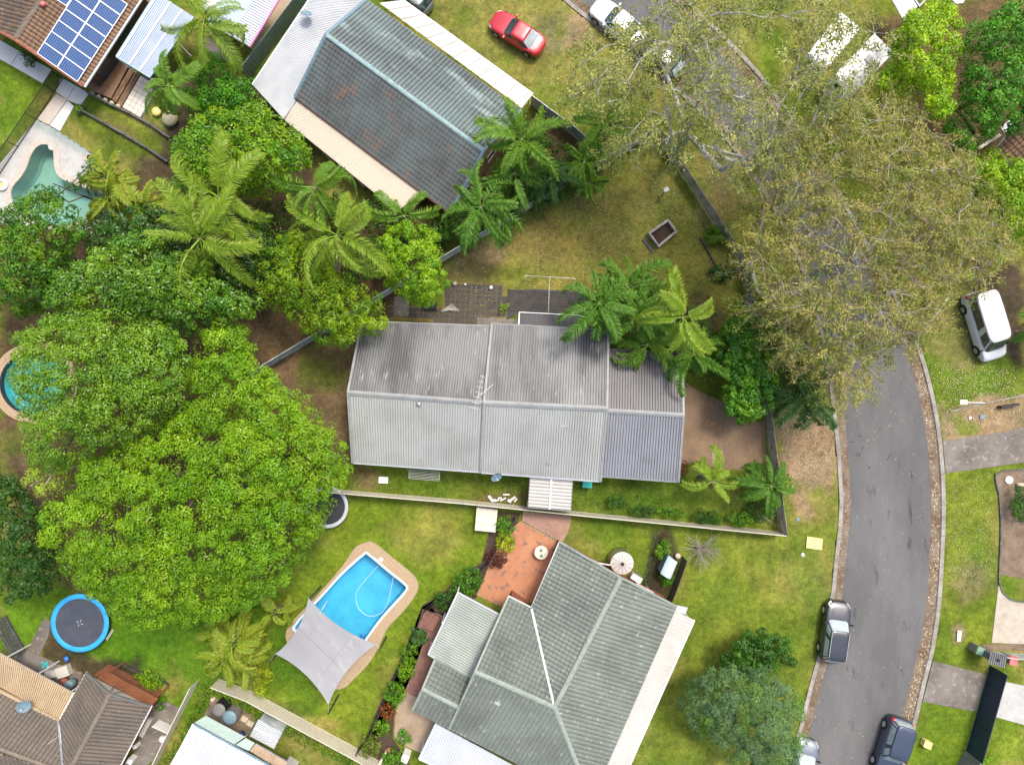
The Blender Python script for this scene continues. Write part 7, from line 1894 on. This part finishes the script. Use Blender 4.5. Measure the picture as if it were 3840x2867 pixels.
for k in range(5):
    x, y = 775 + k * 52, 780 + k * 26; b = MB(); b.lathe(flat(A1(x, y)), [(.16, 0), (.2, .12), (.14, .26), (.05, .3)], 9); tag(b.build('garden_stone', M['stone'], smooth=True), ('first', 'second', 'third', 'fourth', 'fifth')[k] + ' stone from the left along the deck edge', 'stone', 'stones along the deck')
b = MB(); b.lathe(flat(A1(765, 1312), .03), [(.2, 0), (.24, .2), (.2, .4), (.06, .44)], 14); tag(b.build('pool_filter', M['black_metal'], smooth=True), 'small dark pot on the deck of the teal pool', 'pot')
b = MB(); b.prism([(p.x, p.y) for p in (A1(675, 1272), A1(760, 1270), A1(800, 1290), A1(760, 1335), A1(690, 1325))], .03, .10); tag(b.build('towel', M['coping']), 'pale pink towel lying on the deck of the teal pool', 'towel')
# things around the lower court
b = MB(); b.box(flat(B4(1268, 1545), .0), .55, .6, 1.0, math.radians(-25)); tag(b.build('white_cabinet', M['white']), 'white cabinet beside the white carport', 'cabinet')
b = MB(); b.lathe(flat(B4(1118, 1517)), [(.14, 0), (.2, .2), (.16, .36), (.05, .4)], 14); tag(b.build('plant_pot', M['red_plastic'], smooth=True), 'small dark red pot at the end of the garden bed', 'pot')
b = MB(); b.box(flat(B4(1240, 1422), .02), .28, .28, .04, .3); tag(b.build('paving_slab', M['stone']), 'small pale slab on the tan court', 'slab')
b = MB(); b.bar(B4(1100, 1530, .3), B4(1035, 1652, .3), .16, .6); tag(b.build('low_bar', M['cream_paint']), 'low cream wall below the garden bed at the bottom edge', 'wall')
st = thing('brick_steps', 'red brick steps beside the pale green patio roof', 'steps', flat(B4(1440, 450)))
for k in range(3):
    b = MB(); o_ = 45 * k; b.prism([(p.x, p.y) for p in (B4(1410 + o_, 362 + o_ * .45), B4(1455 + o_, 382 + o_ * .45), B4(1398 + o_, 520 + o_ * .15), B4(1352 + o_, 512 + o_ * .15))], 0, .12 + .12 * k); b.build('step', M['red_paver'], st)

# ================================================================== VEHICLES
Zr = T(1800, 0, 340 / 1269.0); Zw = T(2200, 0, 500 / 1269.0); Zc = T(2980, 0, 500 / 1269.0); Zv = T(3540, 1020, 300 / 752.0); Zs = T(3020, 2200, 280 / 833.0); Zb = T(3240, 2640, 300 / 1258.0); Zh = T(2920, 2720, 220 / 1275.0)
p = flat(Zr(525, 470, .6)); car('parked_sedan', 'red sedan parked on the dry lawn at the top', 'car', p, heading((820, -640), (240, -265)), 4.62, 1.82, 1.43, M['paint_red'], 'sedan', rear_glass=M['car_glass_pale'])
p = flat(Zw(300, 215, .6)); car('parked_sedan', 'white sedan at the kerb partly under the grey gum tree', 'car', p, heading((470, -350), (120, -70)), 4.8, 1.86, 1.46, M['paint_white'], 'sedan', z=-.06)
p = flat(Zw(700, 545, .6)); car('parked_sedan', 'dark car almost hidden under the grey gum tree', 'car', p, heading((470, -350), (120, -70)), 4.5, 1.8, 1.45, M['paint_dark'], 'hatch', glass=M['car_glass_pale'], z=-.06)
dv = Vector((-.80, .60, 0)); p = flat(B1(1440, 60, .8)) + dv * 2.15; car('parked_wagon', 'silver grey wagon cut off by the top edge beside the cream carport', 'car', p, math.atan2(dv.y, dv.x), 4.7, 1.85, 1.6, M['paint_greygreen'], 'suv')
p = flat(Zv(322, 512)); car('parked_van', 'white high roof van on the grass at the right edge', 'van', p, heading((330, -150), (520, -760)), 5.4, 2.0, 2.2, M['paint_white'], 'van')
p = flat(Zs(318, 490, .5)); car('parked_suv', 'black station wagon parked half on the left kerb of the street', 'car', p, heading((240, -780), (325, -180)), 4.75, 1.9, 1.68, M['paint_black'], 'suv', glass=M['car_glass_pale'], rails=True, z=-.02)
p = flat(Zb(430, 655, .5)); car('parked_four_wheel_drive', 'black boxy four wheel drive at the lower right kerb', 'car', p, heading((590, -330), (440, -800)), 4.7, 1.9, 1.85, M['paint_navy'], 'box4', glass=M['car_glass_pale'], z=-.05)
p = flat(Zh(500, 850, .5)); car('parked_hatchback', 'silver blue hatchback cut off by the bottom edge of the street', 'car', p, heading((520, -1000), (720, -290)), 4.2, 1.78, 1.48, M['paint_silver'], 'hatch', glass=M['car_glass_pale'], z=-.05)
def caravan(label, p, hd, L, W_, Hh):
    root = thing('parked_caravan', label, 'caravan', p, hd, 'caravans parked under the gum tree')
    prof = [(-1, .45), (-1, 1.6), (-.97, 2.05), (-.90, 2.3), (-.7, 2.38), (.6, 2.38), (.82, 2.28), (.95, 1.95), (1, 1.5), (1, .45)]
    prof = [(a * L / 2, z * Hh / 2.4) for a, z in prof]; b = MB(); n = len(prof)
    V = [Vector((x, -W_ / 2, z)) for x, z in prof] + [Vector((x, W_ / 2, z)) for x, z in prof] 
    F = [[i, i + 1, n + i + 1, n + i][::-1] for i in range(n - 1)] + [list(range(n)), list(range(2 * n - 1, n - 1, -1)), [n - 1, 0, n, 2 * n - 1][::-1]]
    b.add(V, F); b.build('body', M['paint_white'], root, local=True)
    b = MB(); b.box((-.1 * L, 0, Hh - .02), .5, .5, .09); b.build('roof_hatch', M['concrete'], root, local=True)
    b = MB(); b.box((.18 * L, 0, Hh - .02), .4, .4, .07); b.build('roof_hatch', M['concrete'], root, local=True)
    for sg in (1, -1):
        b = MB(); b.bar((-.45 * L, sg * W_ / 2, Hh - .03), (.36 * L, sg * W_ / 2, Hh - .03), .07, .07); b.build('awning_rail', M['grey_sheet'], root, local=True)
        b = MB(); b.box((0.1 * L, sg * (W_ / 2 + .005), 1.3), 1.0, .03, .55); b.build('side_window', M['pane'], root, local=True)
        b = MB(); c = Vector((-.05 * L, sg * (W_ / 2 - .08), .33)); b.tube([c - Vector((0, .1 * sg, 0)), c + Vector((0, .09 * sg, 0))], .33, 18); b.build('wheel', M['tyre'], root, local=True)
    b = MB(); x0, x1 = .47 * L, .492 * L; b.add([(L * .448, -.5, Hh * .885), (L * .448, .5, Hh * .885), (L * .482, .5, Hh * .76), (L * .482, -.5, Hh * .76)], [[0, 1, 2, 3]]); o = b.build('front_window', M['pane'], root, local=True)
    for v in o.data.vertices: v.co += Vector((.035, 0, .02))
    b = MB(); b.bar((L / 2, .35, .5), (L / 2 + .9, 0, .45), .07); b.bar((L / 2, -.35, .5), (L / 2 + .9, 0, .45), .07); b.build('draw_bar', M['fence_dkgrey'], root, local=True)
    b = MB(); b.box((L * .497, 0, .5), .06, W_ * .96, .1); b.build('bumper', M['grey_sheet'], root, local=True)
p = flat(Zc(355, 410, 2.0)); caravan('white caravan with dark front window, the left one under the gum tree', p, heading((520, -200), (200, -590)), 4.6, 1.8, 2.3)
p = flat(Zc(635, 630, 2.0)); caravan('cream white caravan beside the lime green tree, the right one of two', p, heading((830, -430), (450, -820)), 4.9, 1.95, 2.4)

# ================================================================== TREES AND PLANTS
lime = [(0.145, 0.20, 0.010, 4), (0.10, 0.165, 0.008, 4), (0.19, 0.235, 0.014, 2)]
mid_ = [(0.075, 0.14, 0.010, 3), (0.11, 0.175, 0.012, 3), (0.05, 0.105, 0.010, 2)]
gloss = [(0.115, 0.165, 0.018, 4), (0.15, 0.195, 0.02, 3), (0.08, 0.135, 0.02, 3)]
deep = [(0.032, 0.075, 0.016, 4), (0.05, 0.10, 0.016, 2), (0.022, 0.055, 0.015, 2)]
dark = [(0.022, 0.052, 0.016, 3), (0.035, 0.072, 0.02, 2), (0.05, 0.075, 0.03, 1)]
yell = [(0.17, 0.20, 0.010, 4), (0.22, 0.235, 0.012, 3), (0.10, 0.15, 0.010, 2)]
pale = [(0.26, 0.27, 0.06, 3), (0.20, 0.22, 0.05, 2), (0.30, 0.29, 0.10, 1)]
tip = [(0.035, 0.085, 0.012, 4), (0.13, 0.18, 0.012, 3), (0.055, 0.115, 0.012, 2)]
green_ = [(0.05, 0.135, 0.010, 3), (0.075, 0.17, 0.012, 3), (0.035, 0.10, 0.010, 2)]
blueg = [(0.11, 0.14, 0.18, 3), (0.15, 0.18, 0.23, 2), (0.11, 0.155, 0.08, 3), (0.07, 0.10, 0.11, 2)]
tree('broadleaf_tree', 'huge lime green broadleaf tree filling the lower left', [(600, 800), (655, 850), (700, 900), (748, 960), (757, 1000), (735, 1060), (715, 1100), (700, 1130), (680, 1170), (640, 1230), (600, 1290), (520, 1320), (420, 1350), (330, 1362), (270, 1352), (225, 1300), (170, 1270), (140, 1230), (100, 1190), (75, 1130), (110, 1080), (150, 1040), (180, 1000), (250, 965), (330, 920), (400, 870), (412, 790), (440, 720), (480, 690), (525, 712), (545, 762)],
     5.0, 11.0, lime, seed=21, trunk=.6, rim=6, lobe=1.7, amp=1.4, gap=.56, sp=.60, cr=.50, nl=120, ln=.145, wd=.105)
tree('broadleaf_tree', 'large glossy leaved tree over the round turquoise pool', [(24, 800), (20, 735), (80, 695), (160, 672), (250, 670), (330, 690), (400, 740), (415, 800), (400, 870), (330, 925), (230, 965), (150, 1010), (75, 1005), (60, 950), (50, 900), (26, 850)],
     7.0, 11.0, gloss, seed=22, trunk=.45, rim=5, lobe=1.8, amp=1.1, gap=.66, m=M['leaf_gloss'], sp=.60, nl=110, ln=.15, wd=.095)
tree('broadleaf_tree', 'dark glossy dome shaped tree left of the tall palms', [(90, 640), (130, 580), (200, 545), (260, 505), (330, 515), (420, 560), (500, 620), (565, 650), (540, 690), (450, 690), (400, 725), (330, 695), (200, 690), (110, 685)],
     6.0, 9.5, [(0.075, 0.13, 0.018, 4), (0.12, 0.17, 0.02, 2), (0.05, 0.10, 0.018, 3)], seed=23, trunk=.4, rim=4, lobe=2.2, amp=.6, gap=.72, m=M['leaf_gloss'])
tree('broadleaf_tree', 'very dark bushy tree behind the tall palms', [(170, 490), (250, 440), (380, 440), (480, 470), (560, 480), (620, 540), (600, 600), (560, 660), (440, 610), (300, 560), (190, 545)], 2.0, 5.5, dark, seed=24, rim=3, lobe=1.8, gap=.72, m=M['leaf_gloss'])
tree('broadleaf_tree', 'dark green tree with light tips at the left edge beside the teal pool', [(-40, 470), (40, 430), (105, 415), (165, 450), (185, 510), (150, 570), (110, 650), (60, 690), (-40, 660)], 3.0, 8.0, tip, seed=25, rim=3.5, lobe=1.5, amp=1.1, gap=.60)
tree('broadleaf_tree', 'sparse dark tree reaching over the teal pool water', [(60, 430), (80, 395), (110, 385), (120, 410), (165, 360), (200, 350), (180, 400), (150, 430), (100, 450)], 4.0, 6.0, deep, seed=26, rim=2, lobe=1.0, gap=.45, layers=1, nl=40, trunk=.07)
tree('broadleaf_tree', 'dark green tree at the left edge below the pale tree', [(-40, 1000), (40, 1040), (85, 1100), (118, 1165), (130, 1255), (65, 1290), (-40, 1300)], 2.5, 7.0, dark, seed=27, rim=3, lobe=1.6, amp=1.0, gap=.68)
tree('broadleaf_tree', 'small pale yellow green tree with white branches at the left', [(60, 1012), (95, 985), (130, 980), (152, 1000), (132, 1050), (92, 1078), (50, 1062), (36, 1032)], 5.0, 8.0, pale, seed=28, rim=2, lobe=1.1, gap=.58, bark=M['white_twig'], tspace=1.1, trunk=.16, ln=.15, wd=.08, m=M['leaf_dry'])
tree('broadleaf_tree', 'round bright green tree beside the grey awning', [(370, 365), (378, 300), (420, 250), (480, 224), (560, 226), (620, 260), (660, 310), (678, 365), (640, 402), (580, 420), (500, 428), (420, 432), (376, 402)], 3.0, 7.5, [(0.11, 0.175, 0.010, 3), (0.17, 0.205, 0.012, 3), (0.05, 0.115, 0.012, 2)], seed=29, rim=4, lobe=1.3, amp=.8, gap=.66, ln=.20, wd=.13)
tree('broadleaf_tree', 'deep green bush between the palm and the grey awning', [(405, 180), (440, 122), (500, 140), (545, 180), (552, 232), (500, 248), (430, 245), (395, 215)], 1.8, 4.5, green_, seed=30, rim=2.2, lobe=1.2, gap=.8, ln=.18)
tree('broadleaf_tree', 'yellow green tufted tree over the left corner of the grey roof', [(556, 570), (580, 520), (640, 500), (700, 540), (760, 600), (815, 640), (838, 685), (828, 715), (790, 732), (740, 757), (690, 745), (650, 715), (600, 675), (552, 640)], 3.2, 7.2, yell + [(0.075, 0.13, 0.010, 3)], seed=31, rim=3.5, lobe=.95, amp=1.2, gap=.52, sp=.46, cr=.40, ln=.16, wd=.10, nl=72)
tree('broadleaf_tree', 'bright green round tree at the edge of the black tiled patio', [(800, 545), (838, 492), (890, 474), (938, 500), (965, 560), (966, 612), (950, 652), (915, 668), (880, 645), (840, 625), (812, 600)], 2.6, 6.5, [(0.15, 0.21, 0.008, 4), (0.19, 0.235, 0.012, 3), (0.08, 0.15, 0.010, 2)], seed=32, rim=2.6, lobe=.95, amp=.7, gap=.64, sp=.44, cr=.36, ln=.15, wd=.10, nl=72)
tree('broadleaf_tree', 'bright lime green feathery tree beside the caravans', [(1935, 60), (1960, 20), (2040, 8), (2085, 40), (2082, 120), (2062, 180), (2072, 240), (2040, 268), (1990, 230), (1965, 195), (1905, 205), (1885, 182), (1930, 140)], 3.0, 8.5, [(0.20, 0.255, 0.006, 4), (0.13, 0.20, 0.006, 3), (0.26, 0.29, 0.012, 2)], seed=33, rim=3, lobe=1.3, amp=1.1, gap=.62)
tree('broadleaf_tree', 'open green tree in the top right corner', [(2085, 70), (2130, 30), (2260, -20), (2260, 270), (2150, 300), (2085, 330), (2040, 290), (2070, 240), (2080, 150)], 2.5, 8.0, green_, seed=34, rim=4, lobe=1.7, gap=.55, amp=1.1)
tree('broadleaf_tree', 'yellow green tree at the right edge beside the olive gum', [(2085, 330), (2150, 330), (2260, 370), (2260, 560), (2160, 530), (2120, 450), (2085, 400)], 3.0, 7.0, [(0.20, 0.235, 0.008, 4), (0.12, 0.19, 0.008, 3)], seed=35, rim=3, lobe=1.3, gap=.66)
tree('broadleaf_tree', 'glossy green shrub with light tips inside the street fence', [(1552, 705), (1600, 668), (1650, 690), (1672, 740), (1684, 800), (1676, 860), (1640, 902), (1600, 912), (1560, 890), (1572, 820), (1548, 765)], 1.8, 4.3, [(0.035, 0.095, 0.012, 4), (0.12, 0.19, 0.010, 2), (0.06, 0.135, 0.012, 3)], seed=36, rim=2, lobe=1.0, gap=.68, amp=.7, m=M['leaf_gloss'], ln=.20, sp=.46, cr=.4)
tree('broadleaf_tree', 'dark shrubs on the street side of the timber fence', [(1630, 620), (1690, 670), (1750, 740), (1782, 800), (1765, 850), (1700, 885), (1668, 850), (1650, 740)], 1.0, 3.0, dark, seed=37, rim=2, lobe=1.3, gap=.72)
tree('pine_tree', 'blue green feathery conifer on the lawn beside the street', [(1468, 1522), (1510, 1468), (1560, 1440), (1640, 1430), (1700, 1468), (1735, 1530), (1738, 1600), (1712, 1670), (1590, 1670), (1560, 1612), (1500, 1585)], 1.5, 6.5, blueg, seed=38, rim=4, lobe=1.25, amp=1.1, gap=.8, ln=.24, wd=.06, nl=120, m=M['leaf_dry'])
tree('broadleaf_tree', 'dark green shrub tree just above the blue green conifer', [(1545, 1425), (1590, 1378), (1650, 1358), (1712, 1378), (1716, 1435), (1640, 1460), (1570, 1460)], 1.2, 3.6, deep, seed=39, rim=2, lobe=1.0, gap=.66, sp=.46, cr=.4, ln=.18)
tree('understorey_bush', 'low green bushes under the feather palms along the boundary fence', [(925, 470), (1010, 420), (1080, 350), (1130, 250), (1190, 290), (1260, 330), (1310, 340), (1320, 370), (1230, 420), (1120, 480), (1010, 530), (960, 520)], .6, 2.2, [(0.03, 0.075, 0.014, 3), (0.06, 0.12, 0.014, 2)], seed=44, rim=2, lobe=1.2, gap=.7, cat='bush', trunk=.07, sp=.6, cr=.46, nl=60, layers=1)
tree('understorey_bush', 'low dark bushes under the central palm clump', [(1260, 640), (1310, 590), (1400, 580), (1440, 640), (1530, 690), (1550, 760), (1500, 790), (1400, 760), (1320, 720)], .6, 2.2, [(0.03, 0.075, 0.014, 3), (0.05, 0.11, 0.014, 2)], seed=45, rim=2, lobe=1.2, gap=.7, cat='bush', trunk=.07, sp=.6, cr=.46, nl=60, layers=1)
tree('understorey_bush', 'dark leafy bushes under the tall coconut palms', [(360, 432), (520, 425), (640, 430), (720, 415), (850, 440), (905, 500), (850, 560), (780, 625), (620, 600), (560, 560), (420, 490)], .8, 2.8, [(0.03, 0.065, 0.016, 3), (0.05, 0.09, 0.018, 2), (0.06, 0.085, 0.03, 1)], seed=43, rim=2, lobe=1.4, gap=.8, cat='bush', trunk=.08, sp=.7, cr=.56, nl=60, layers=1)
olive = [(0.26, 0.175, 0.13, 4), (0.33, 0.215, 0.19, 3), (0.21, 0.165, 0.09, 3), (0.16, 0.15, 0.07, 3)]
greyg = [(0.23, 0.18, 0.13, 4), (0.30, 0.225, 0.20, 3), (0.165, 0.15, 0.085, 3)]
gum('gum_tree', 'wide sparse gum tree with pale grey limbs over the top of the street', [(1240, 110), (1330, 70), (1420, -30), (1900, -30), (1915, 120), (1870, 220), (1790, 290), (1700, 370), (1600, 420), (1500, 400), (1420, 365), (1340, 330), (1260, 270), (1195, 180)], (1452, 330), 6.0, 13.5, greyg, trunk=.42, sp=1.3, ntw=6, nleaf=40, seed=41, rim=8, keep=.9, hole=.40, ln=.20, wd=.09, tl=1.5, tr=.014, spread=.16)
gum('gum_tree', 'dense olive brown gum tree over the bend of the street', [(1596, 480), (1625, 350), (1720, 275), (1840, 232), (1910, 210), (2000, 240), (2085, 330), (2130, 430), (2195, 505), (2205, 555), (2120, 605), (2050, 640), (2035, 740), (1995, 765), (1940, 765), (1895, 785), (1870, 850), (1815, 882), (1770, 805), (1690, 760), (1640, 700), (1600, 600)], (1712, 610), 5.0, 10.5, olive, trunk=.42, sp=1.05, ntw=7, nleaf=32, seed=42, rim=6, keep=1.0, hole=.29, ln=.23, wd=.07, tl=1.35, tr=.014, spread=.15, bark=M['gum_bark'], twig=M['white_twig'])
# palms
PL = [((440, 42), 7.0, 3.6, 13, ('coco', 'lime'), 'yellow green palm leaning over the blue grey pergola'), ((364, 182), 5.5, 3.0, 12, ('coco', 'green'), 'green palm beside the white tiled patio'),
      ((471, 425), 8.5, 4.0, 11, ('coco', 'lime'), 'tall palm in front of the round bright tree'), ((430, 515), 9.5, 4.3, 13, ('coco', 'lime'), 'tallest wind blown palm above the dark glossy tree'),
      ((728, 508), 9.5, 4.3, 15, ('coco', 'lime'), 'large coconut palm above the yellow green tufted tree'), ((680, 405), 7.0, 3.2, 11, ('coco', 'green'), 'green palm at the cream rust streaked awning'),
      ((874, 466), 4.5, 2.7, 8, ('coco', 'green'), 'thin small palm at the end of the rust streaked awning'), ((1039, 447), 6.0, 3.3, 15, ('queen', 'deep'), 'bushy feather palm over the corner of the teal roof'),
      ((1128, 300), 6.5, 3.2, 14, ('queen', 'green'), 'feather palm against the gable of the teal tiled house'), ((1112, 375), 5.0, 2.9, 14, ('queen', 'deep'), 'dense feather palm in the middle of the fence row'),
      ((1190, 385), 3.6, 2.3, 12, ('queen', 'dark'), 'low dark feather palm against the boundary fence'), ((1264, 348), 3.2, 1.7, 14, ('queen', 'green'), 'small bright feather palm near the upper corner of the block'),
      ((1303, 262), 4.2, 2.5, 10, ('coco', 'green'), 'drooping palm on the lawn side of the grey fence'), ((1272, 394), 2.6, 1.5, 12, ('queen', 'green'), 'lowest small feather palm at the upper lawn edge'),
      ((1296, 655), 7.0, 3.5, 15, ('queen', 'deep'), 'feather palm over the rear corner of the grey roof'), ((1356, 618), 5.5, 3.2, 14, ('queen', 'deep'), 'dark feather palm at the top of the central palm clump'),
      ((1375, 672), 6.0, 3.0, 13, ('queen', 'deep'), 'feather palm in the centre of the central palm clump'), ((1477, 686), 8.0, 3.2, 11, ('coco', 'lime'), 'yellow green palm at the right of the central palm clump'),
      ((1400, 745), 4.2, 2.8, 13, ('queen', 'green'), 'low feather palm over the carport roof edge'), ((1500, 765), 4.2, 2.7, 13, ('queen', 'deep'), 'low feather palm beside the carport driveway'),
      ((1540, 1040), 3.4, 2.5, 10, ('coco', 'lime'), 'small yellow palm on the lawn right of the carport'), ((1668, 1050), 4.0, 2.8, 14, ('coco', 'deep'), 'dark palm at the lower street corner of the block'),
      ((1742, 860), 4.0, 2.6, 10, ('queen', 'dark'), 'dark feather palm outside the street fence'), ((2262, 712), 3.0, 2.4, 10, ('coco', 'green'), 'palm reaching in from the right edge beside the white van')]
for i, (px, h, L, nf, stl, lab) in enumerate(PL):
    palm('palm_tree', lab, px, h, L * (1.0 if i == 0 else .88 if i == 1 else 1.1), nf + (9 if stl[0] == 'queen' else 1), stl, 300 + i)
palm('cane_palm', 'clump of golden cane palms below the teal pool', (252, 392), 4.0, 2.3, 52, ('coco', 'gold'), 401, stems=6, lean=2.0, trunk=.06)
palm('cane_palm', 'clump of golden cane palms at the end of the cream fences', (500, 1395), 4.0, 2.3, 66, ('coco', 'gold'), 402, stems=7, lean=2.0, trunk=.06)
palm('cane_palm', 'small golden palm at the lower edge of the huge lime tree', (590, 1325), 2.2, 1.6, 12, ('coco', 'gold'), 403, stems=2, lean=.6, trunk=.05)
for i, (px, L, nf, tint, lab, h) in enumerate((((905, 1378), .85, 30, 'dark', 'spiky dark green strap plant in the garden bed right of the pool', .5), ((1548, 508), .8, 22, 'green', 'spiky green plant inside the street fence', .9), ((1560, 590), .95, 20, 'dark', 'dark fern like plant inside the street fence', .8))):
    palm('strap_plant', lab, px, h, L, nf, ('queen', tint), 420 + i, group='strap leaved plants', trunk=.06, cat='plant')
# shrubs
burg = [(0.10, 0.018, 0.035, 3), (0.06, 0.012, 0.025, 2)]; redb = [(0.25, 0.055, 0.03, 3), (0.17, 0.045, 0.025, 2)]; goldb = [(0.30, 0.25, 0.012, 3), (0.16, 0.18, 0.010, 3)]
for i, (px, rp, h, pal_, sq, rot, lab) in enumerate((
    ((1073, 1206), 24, 1.0, burg, 1, 0, 'burgundy leaved shrub between the brick patio and the lawn'), ((1090, 1170), 22, .9, goldb, 1.2, 0, 'yellow flowering shrub above the burgundy shrub'),
    ((1092, 1135), 24, 1.0, mid_, 1, 0, 'green shrub below the cream slatted box'), ((1005, 1262), 44, 1.4, [(0.035, 0.095, 0.012, 3), (0.09, 0.15, 0.012, 2)], .7, -.7, 'green hedge shrub below the burgundy shrub'),
    ((958, 1298), 26, 1.1, deep, .8, -.6, 'dark shrub at the end of the pool side garden bed'), ((882, 1410), 20, .8, mid_, 1.2, .3, 'green shrub below the spiky strap plant'), ((877, 1445), 18, .8, lime, 1.2, .3, 'light green shrub halfway down the garden bed'),
    ((850, 1500), 24, 1.0, mid_, 1.1, .3, 'green shrub above the red shrub'), ((838, 1540), 19, .6, redb, 1.0, .3, 'red leaved shrub at the tan court'), ((825, 1572), 20, .7, mid_, 1.0, .3, 'low green shrub below the red shrub'),
    ((800, 1612), 26, 1.0, [(0.10, 0.11, 0.03, 3), (0.15, 0.13, 0.04, 2)], 1.0, .2, 'olive shrub at the lower end of the garden bed'), ((870, 1595), 20, .8, green_, 1, 0, 'green shrub beside the tan court'), ((850, 1640), 36, 1.0, mid_, .6, .4, 'wide shrub at the bottom edge below the garden bed'),
    ((325, 1472), 34, .7, lime, .62, .35, 'oval clipped hedge beside the veranda roof'), ((570, 1455), 24, 1.0, goldb, 1.1, 0, 'yellow flowering shrub beside the cane palms'), ((560, 1490), 18, .8, goldb, 1.2, 0, 'small yellow shrub above the cream fence'),
    ((1330, 1085), 26, .9, deep, .55, .1, 'low shrub along the cream fence, nearest the entry awning'), ((1385, 1100), 32, 1.0, deep, .5, .1, 'dark low shrub along the cream fence'), ((1455, 1108), 30, .9, mid_, .5, .1, 'mid green low shrub along the cream fence'),
    ((1530, 1118), 34, .9, deep, .5, .1, 'wide low shrub along the cream fence below the yellow palm'), ((1600, 1122), 26, .8, mid_, .6, .1, 'low shrub along the cream fence near the street corner'), ((1632, 1030), 24, 1.2, deep, 1.4, 0, 'dark shrub behind the corner palm'),
    ((1640, 1100), 26, 1.0, deep, 1.2, 0, 'dark shrub below the corner palm'), ((1472, 1012), 12, 1.2, burg, 2.0, 0, 'burgundy plant against the corner of the carport'), ((1087, 667), 13, .6, lime, 1, 0, 'small round light green bush on the black tiled patio'),
    ((60, 130), 22, .9, deep, .6, .5, 'dark shrub on the path beside the solar roof'), ((171, 236), 11, .6, lime, 1, 0, 'small light green plant at the end of the sleeper wall'), ((441, 120), 14, 2.8, goldb, 1, 0, 'pale yellow shrub tip above the deep green bush'),
    ((340, 178), 12, .8, burg, 1, 0, 'dark purple plant beside the white tiled patio'), ((1440, 1250), 14, .8, green_, 1, 0, 'green bush in the dark soil beside the blue grey shed'), ((1430, 1190), 18, .7, mid_, 1.4, 0, 'green plants in the dark soil above the blue grey shed'),
    ((915, 500), 20, 2.0, deep, 1.0, 0, 'dark shrub between the thin palm and the teal roof'), ((960, 510), 26, 1.6, deep, .8, -.5, 'dark green shrub against the grey boundary fence'), ((2120, 1640), 24, .8, lime, .6, 0, 'light hedge at the bottom edge beside the navy gate'),
    ((2205, 1090), 26, 1.0, deep, 1.8, 0, 'dark shrub in the mulch bed at the right edge'), ((345, 1520), 8, .6, green_, 1.6, .5, 'small green plant at the corner of the veranda roof'))):
    shrub('garden_shrub', lab, px, rp, h, pal_, 500 + i, squash=sq, rot=rot)
# ground cover and hedge in the rain tank yard
for i, (ol, pal_, lab) in enumerate((([(436, 1478), (470, 1482), (560, 1525), (770, 1638), (760, 1660), (640, 1600), (560, 1560), (470, 1500), (420, 1560), (380, 1640), (350, 1652), (400, 1560)], [(0.045, 0.105, 0.010, 3), (0.09, 0.14, 0.012, 2), (0.22, 0.19, 0.03, 1)], 'low green ground cover around the rain tank yard'),)):
    c = np.mean(ol, 0); x, y = px_to_xy(c[0], c[1], 0); root = tag(thing('ground_cover', lab, 'ground cover', (x, y, 0)), kind='stuff')
    o, _ = crown(root, ol, .05, .35, pal_, sp=.3, cr=.22, nl=26, ln=.12, wd=.08, rim=.5, lobe=.8, amp=.12, gap=.95, seed=600, noise=.2, layers=1, name='leaf_mass'); stuff(o)
# bare bush
c = Z5(865, 250, .8); root = thing('bare_bush', 'leafless pale twiggy bush on the lawn below the street corner', 'bush', flat(c)); r = np.random.default_rng(77); A, B, RA, RB_ = [], [], [], []
for k in range(64):
    az, el = r.uniform(0, 2 * math.pi), r.uniform(.15, 1.35); d = np.array([math.cos(az) * math.cos(el), math.sin(az) * math.cos(el), math.sin(el)]); p0 = np.array(flat(c, .05)); L = 1.75 * r.uniform(.75, 1.05)
    segs = 5; p = p0; 
    for s in range(segs):
        d2 = d + r.normal(size=3) * .16; d2 /= np.linalg.norm(d2); q = p + d2 * L / segs; A.append(p); B.append(q); RA.append(.018 * (1 - s / segs) + .006); RB_.append(.018 * (1 - (s + 1) / segs) + .005)
        if s >= 1:
            for t in range(2):
                d3 = d + r.normal(size=3) * .5; d3 /= np.linalg.norm(d3); e = q + d3 * L * .3 * r.uniform(.5, 1); A.append(q); B.append(e); RA.append(.009); RB_.append(.003)
        p = q
V, F = cones(np.array(A), np.array(B), np.array(RA), np.array(RB_), 3); V[:, 2] = np.maximum(V[:, 2], .02)
link('branches', mesh_np('branches', V - np.array(flat(c)), F, M['white_twig']), root)
# bare branches at the street corner of the block
c = D(1660, 1120, 1.2); root = thing('bare_shrub', 'small leafless white shrub in the lower street corner of the block', 'bush', flat(c)); A, B, RA, RB_ = [], [], [], []
for k in range(12):
    az, el = r.uniform(0, 6.28), r.uniform(.3, 1.2); d = np.array([math.cos(az) * math.cos(el), math.sin(az) * math.cos(el), math.sin(el)]); p = np.array(flat(c, .3))
    for s in range(4):
        d2 = d + r.normal(size=3) * .25; d2 /= np.linalg.norm(d2); q = p + d2 * .38; A.append(p); B.append(q); RA.append(.02 - s * .004); RB_.append(.016 - s * .004); p = q
V, F = cones(np.array(A), np.array(B), np.array(RA), np.array(RB_), 4); link('branches', mesh_np('branches', V - np.array(flat(c)), F, M['white_twig']), root)
print('objects', len(bpy.data.objects), 'meshes', len(bpy.data.meshes))
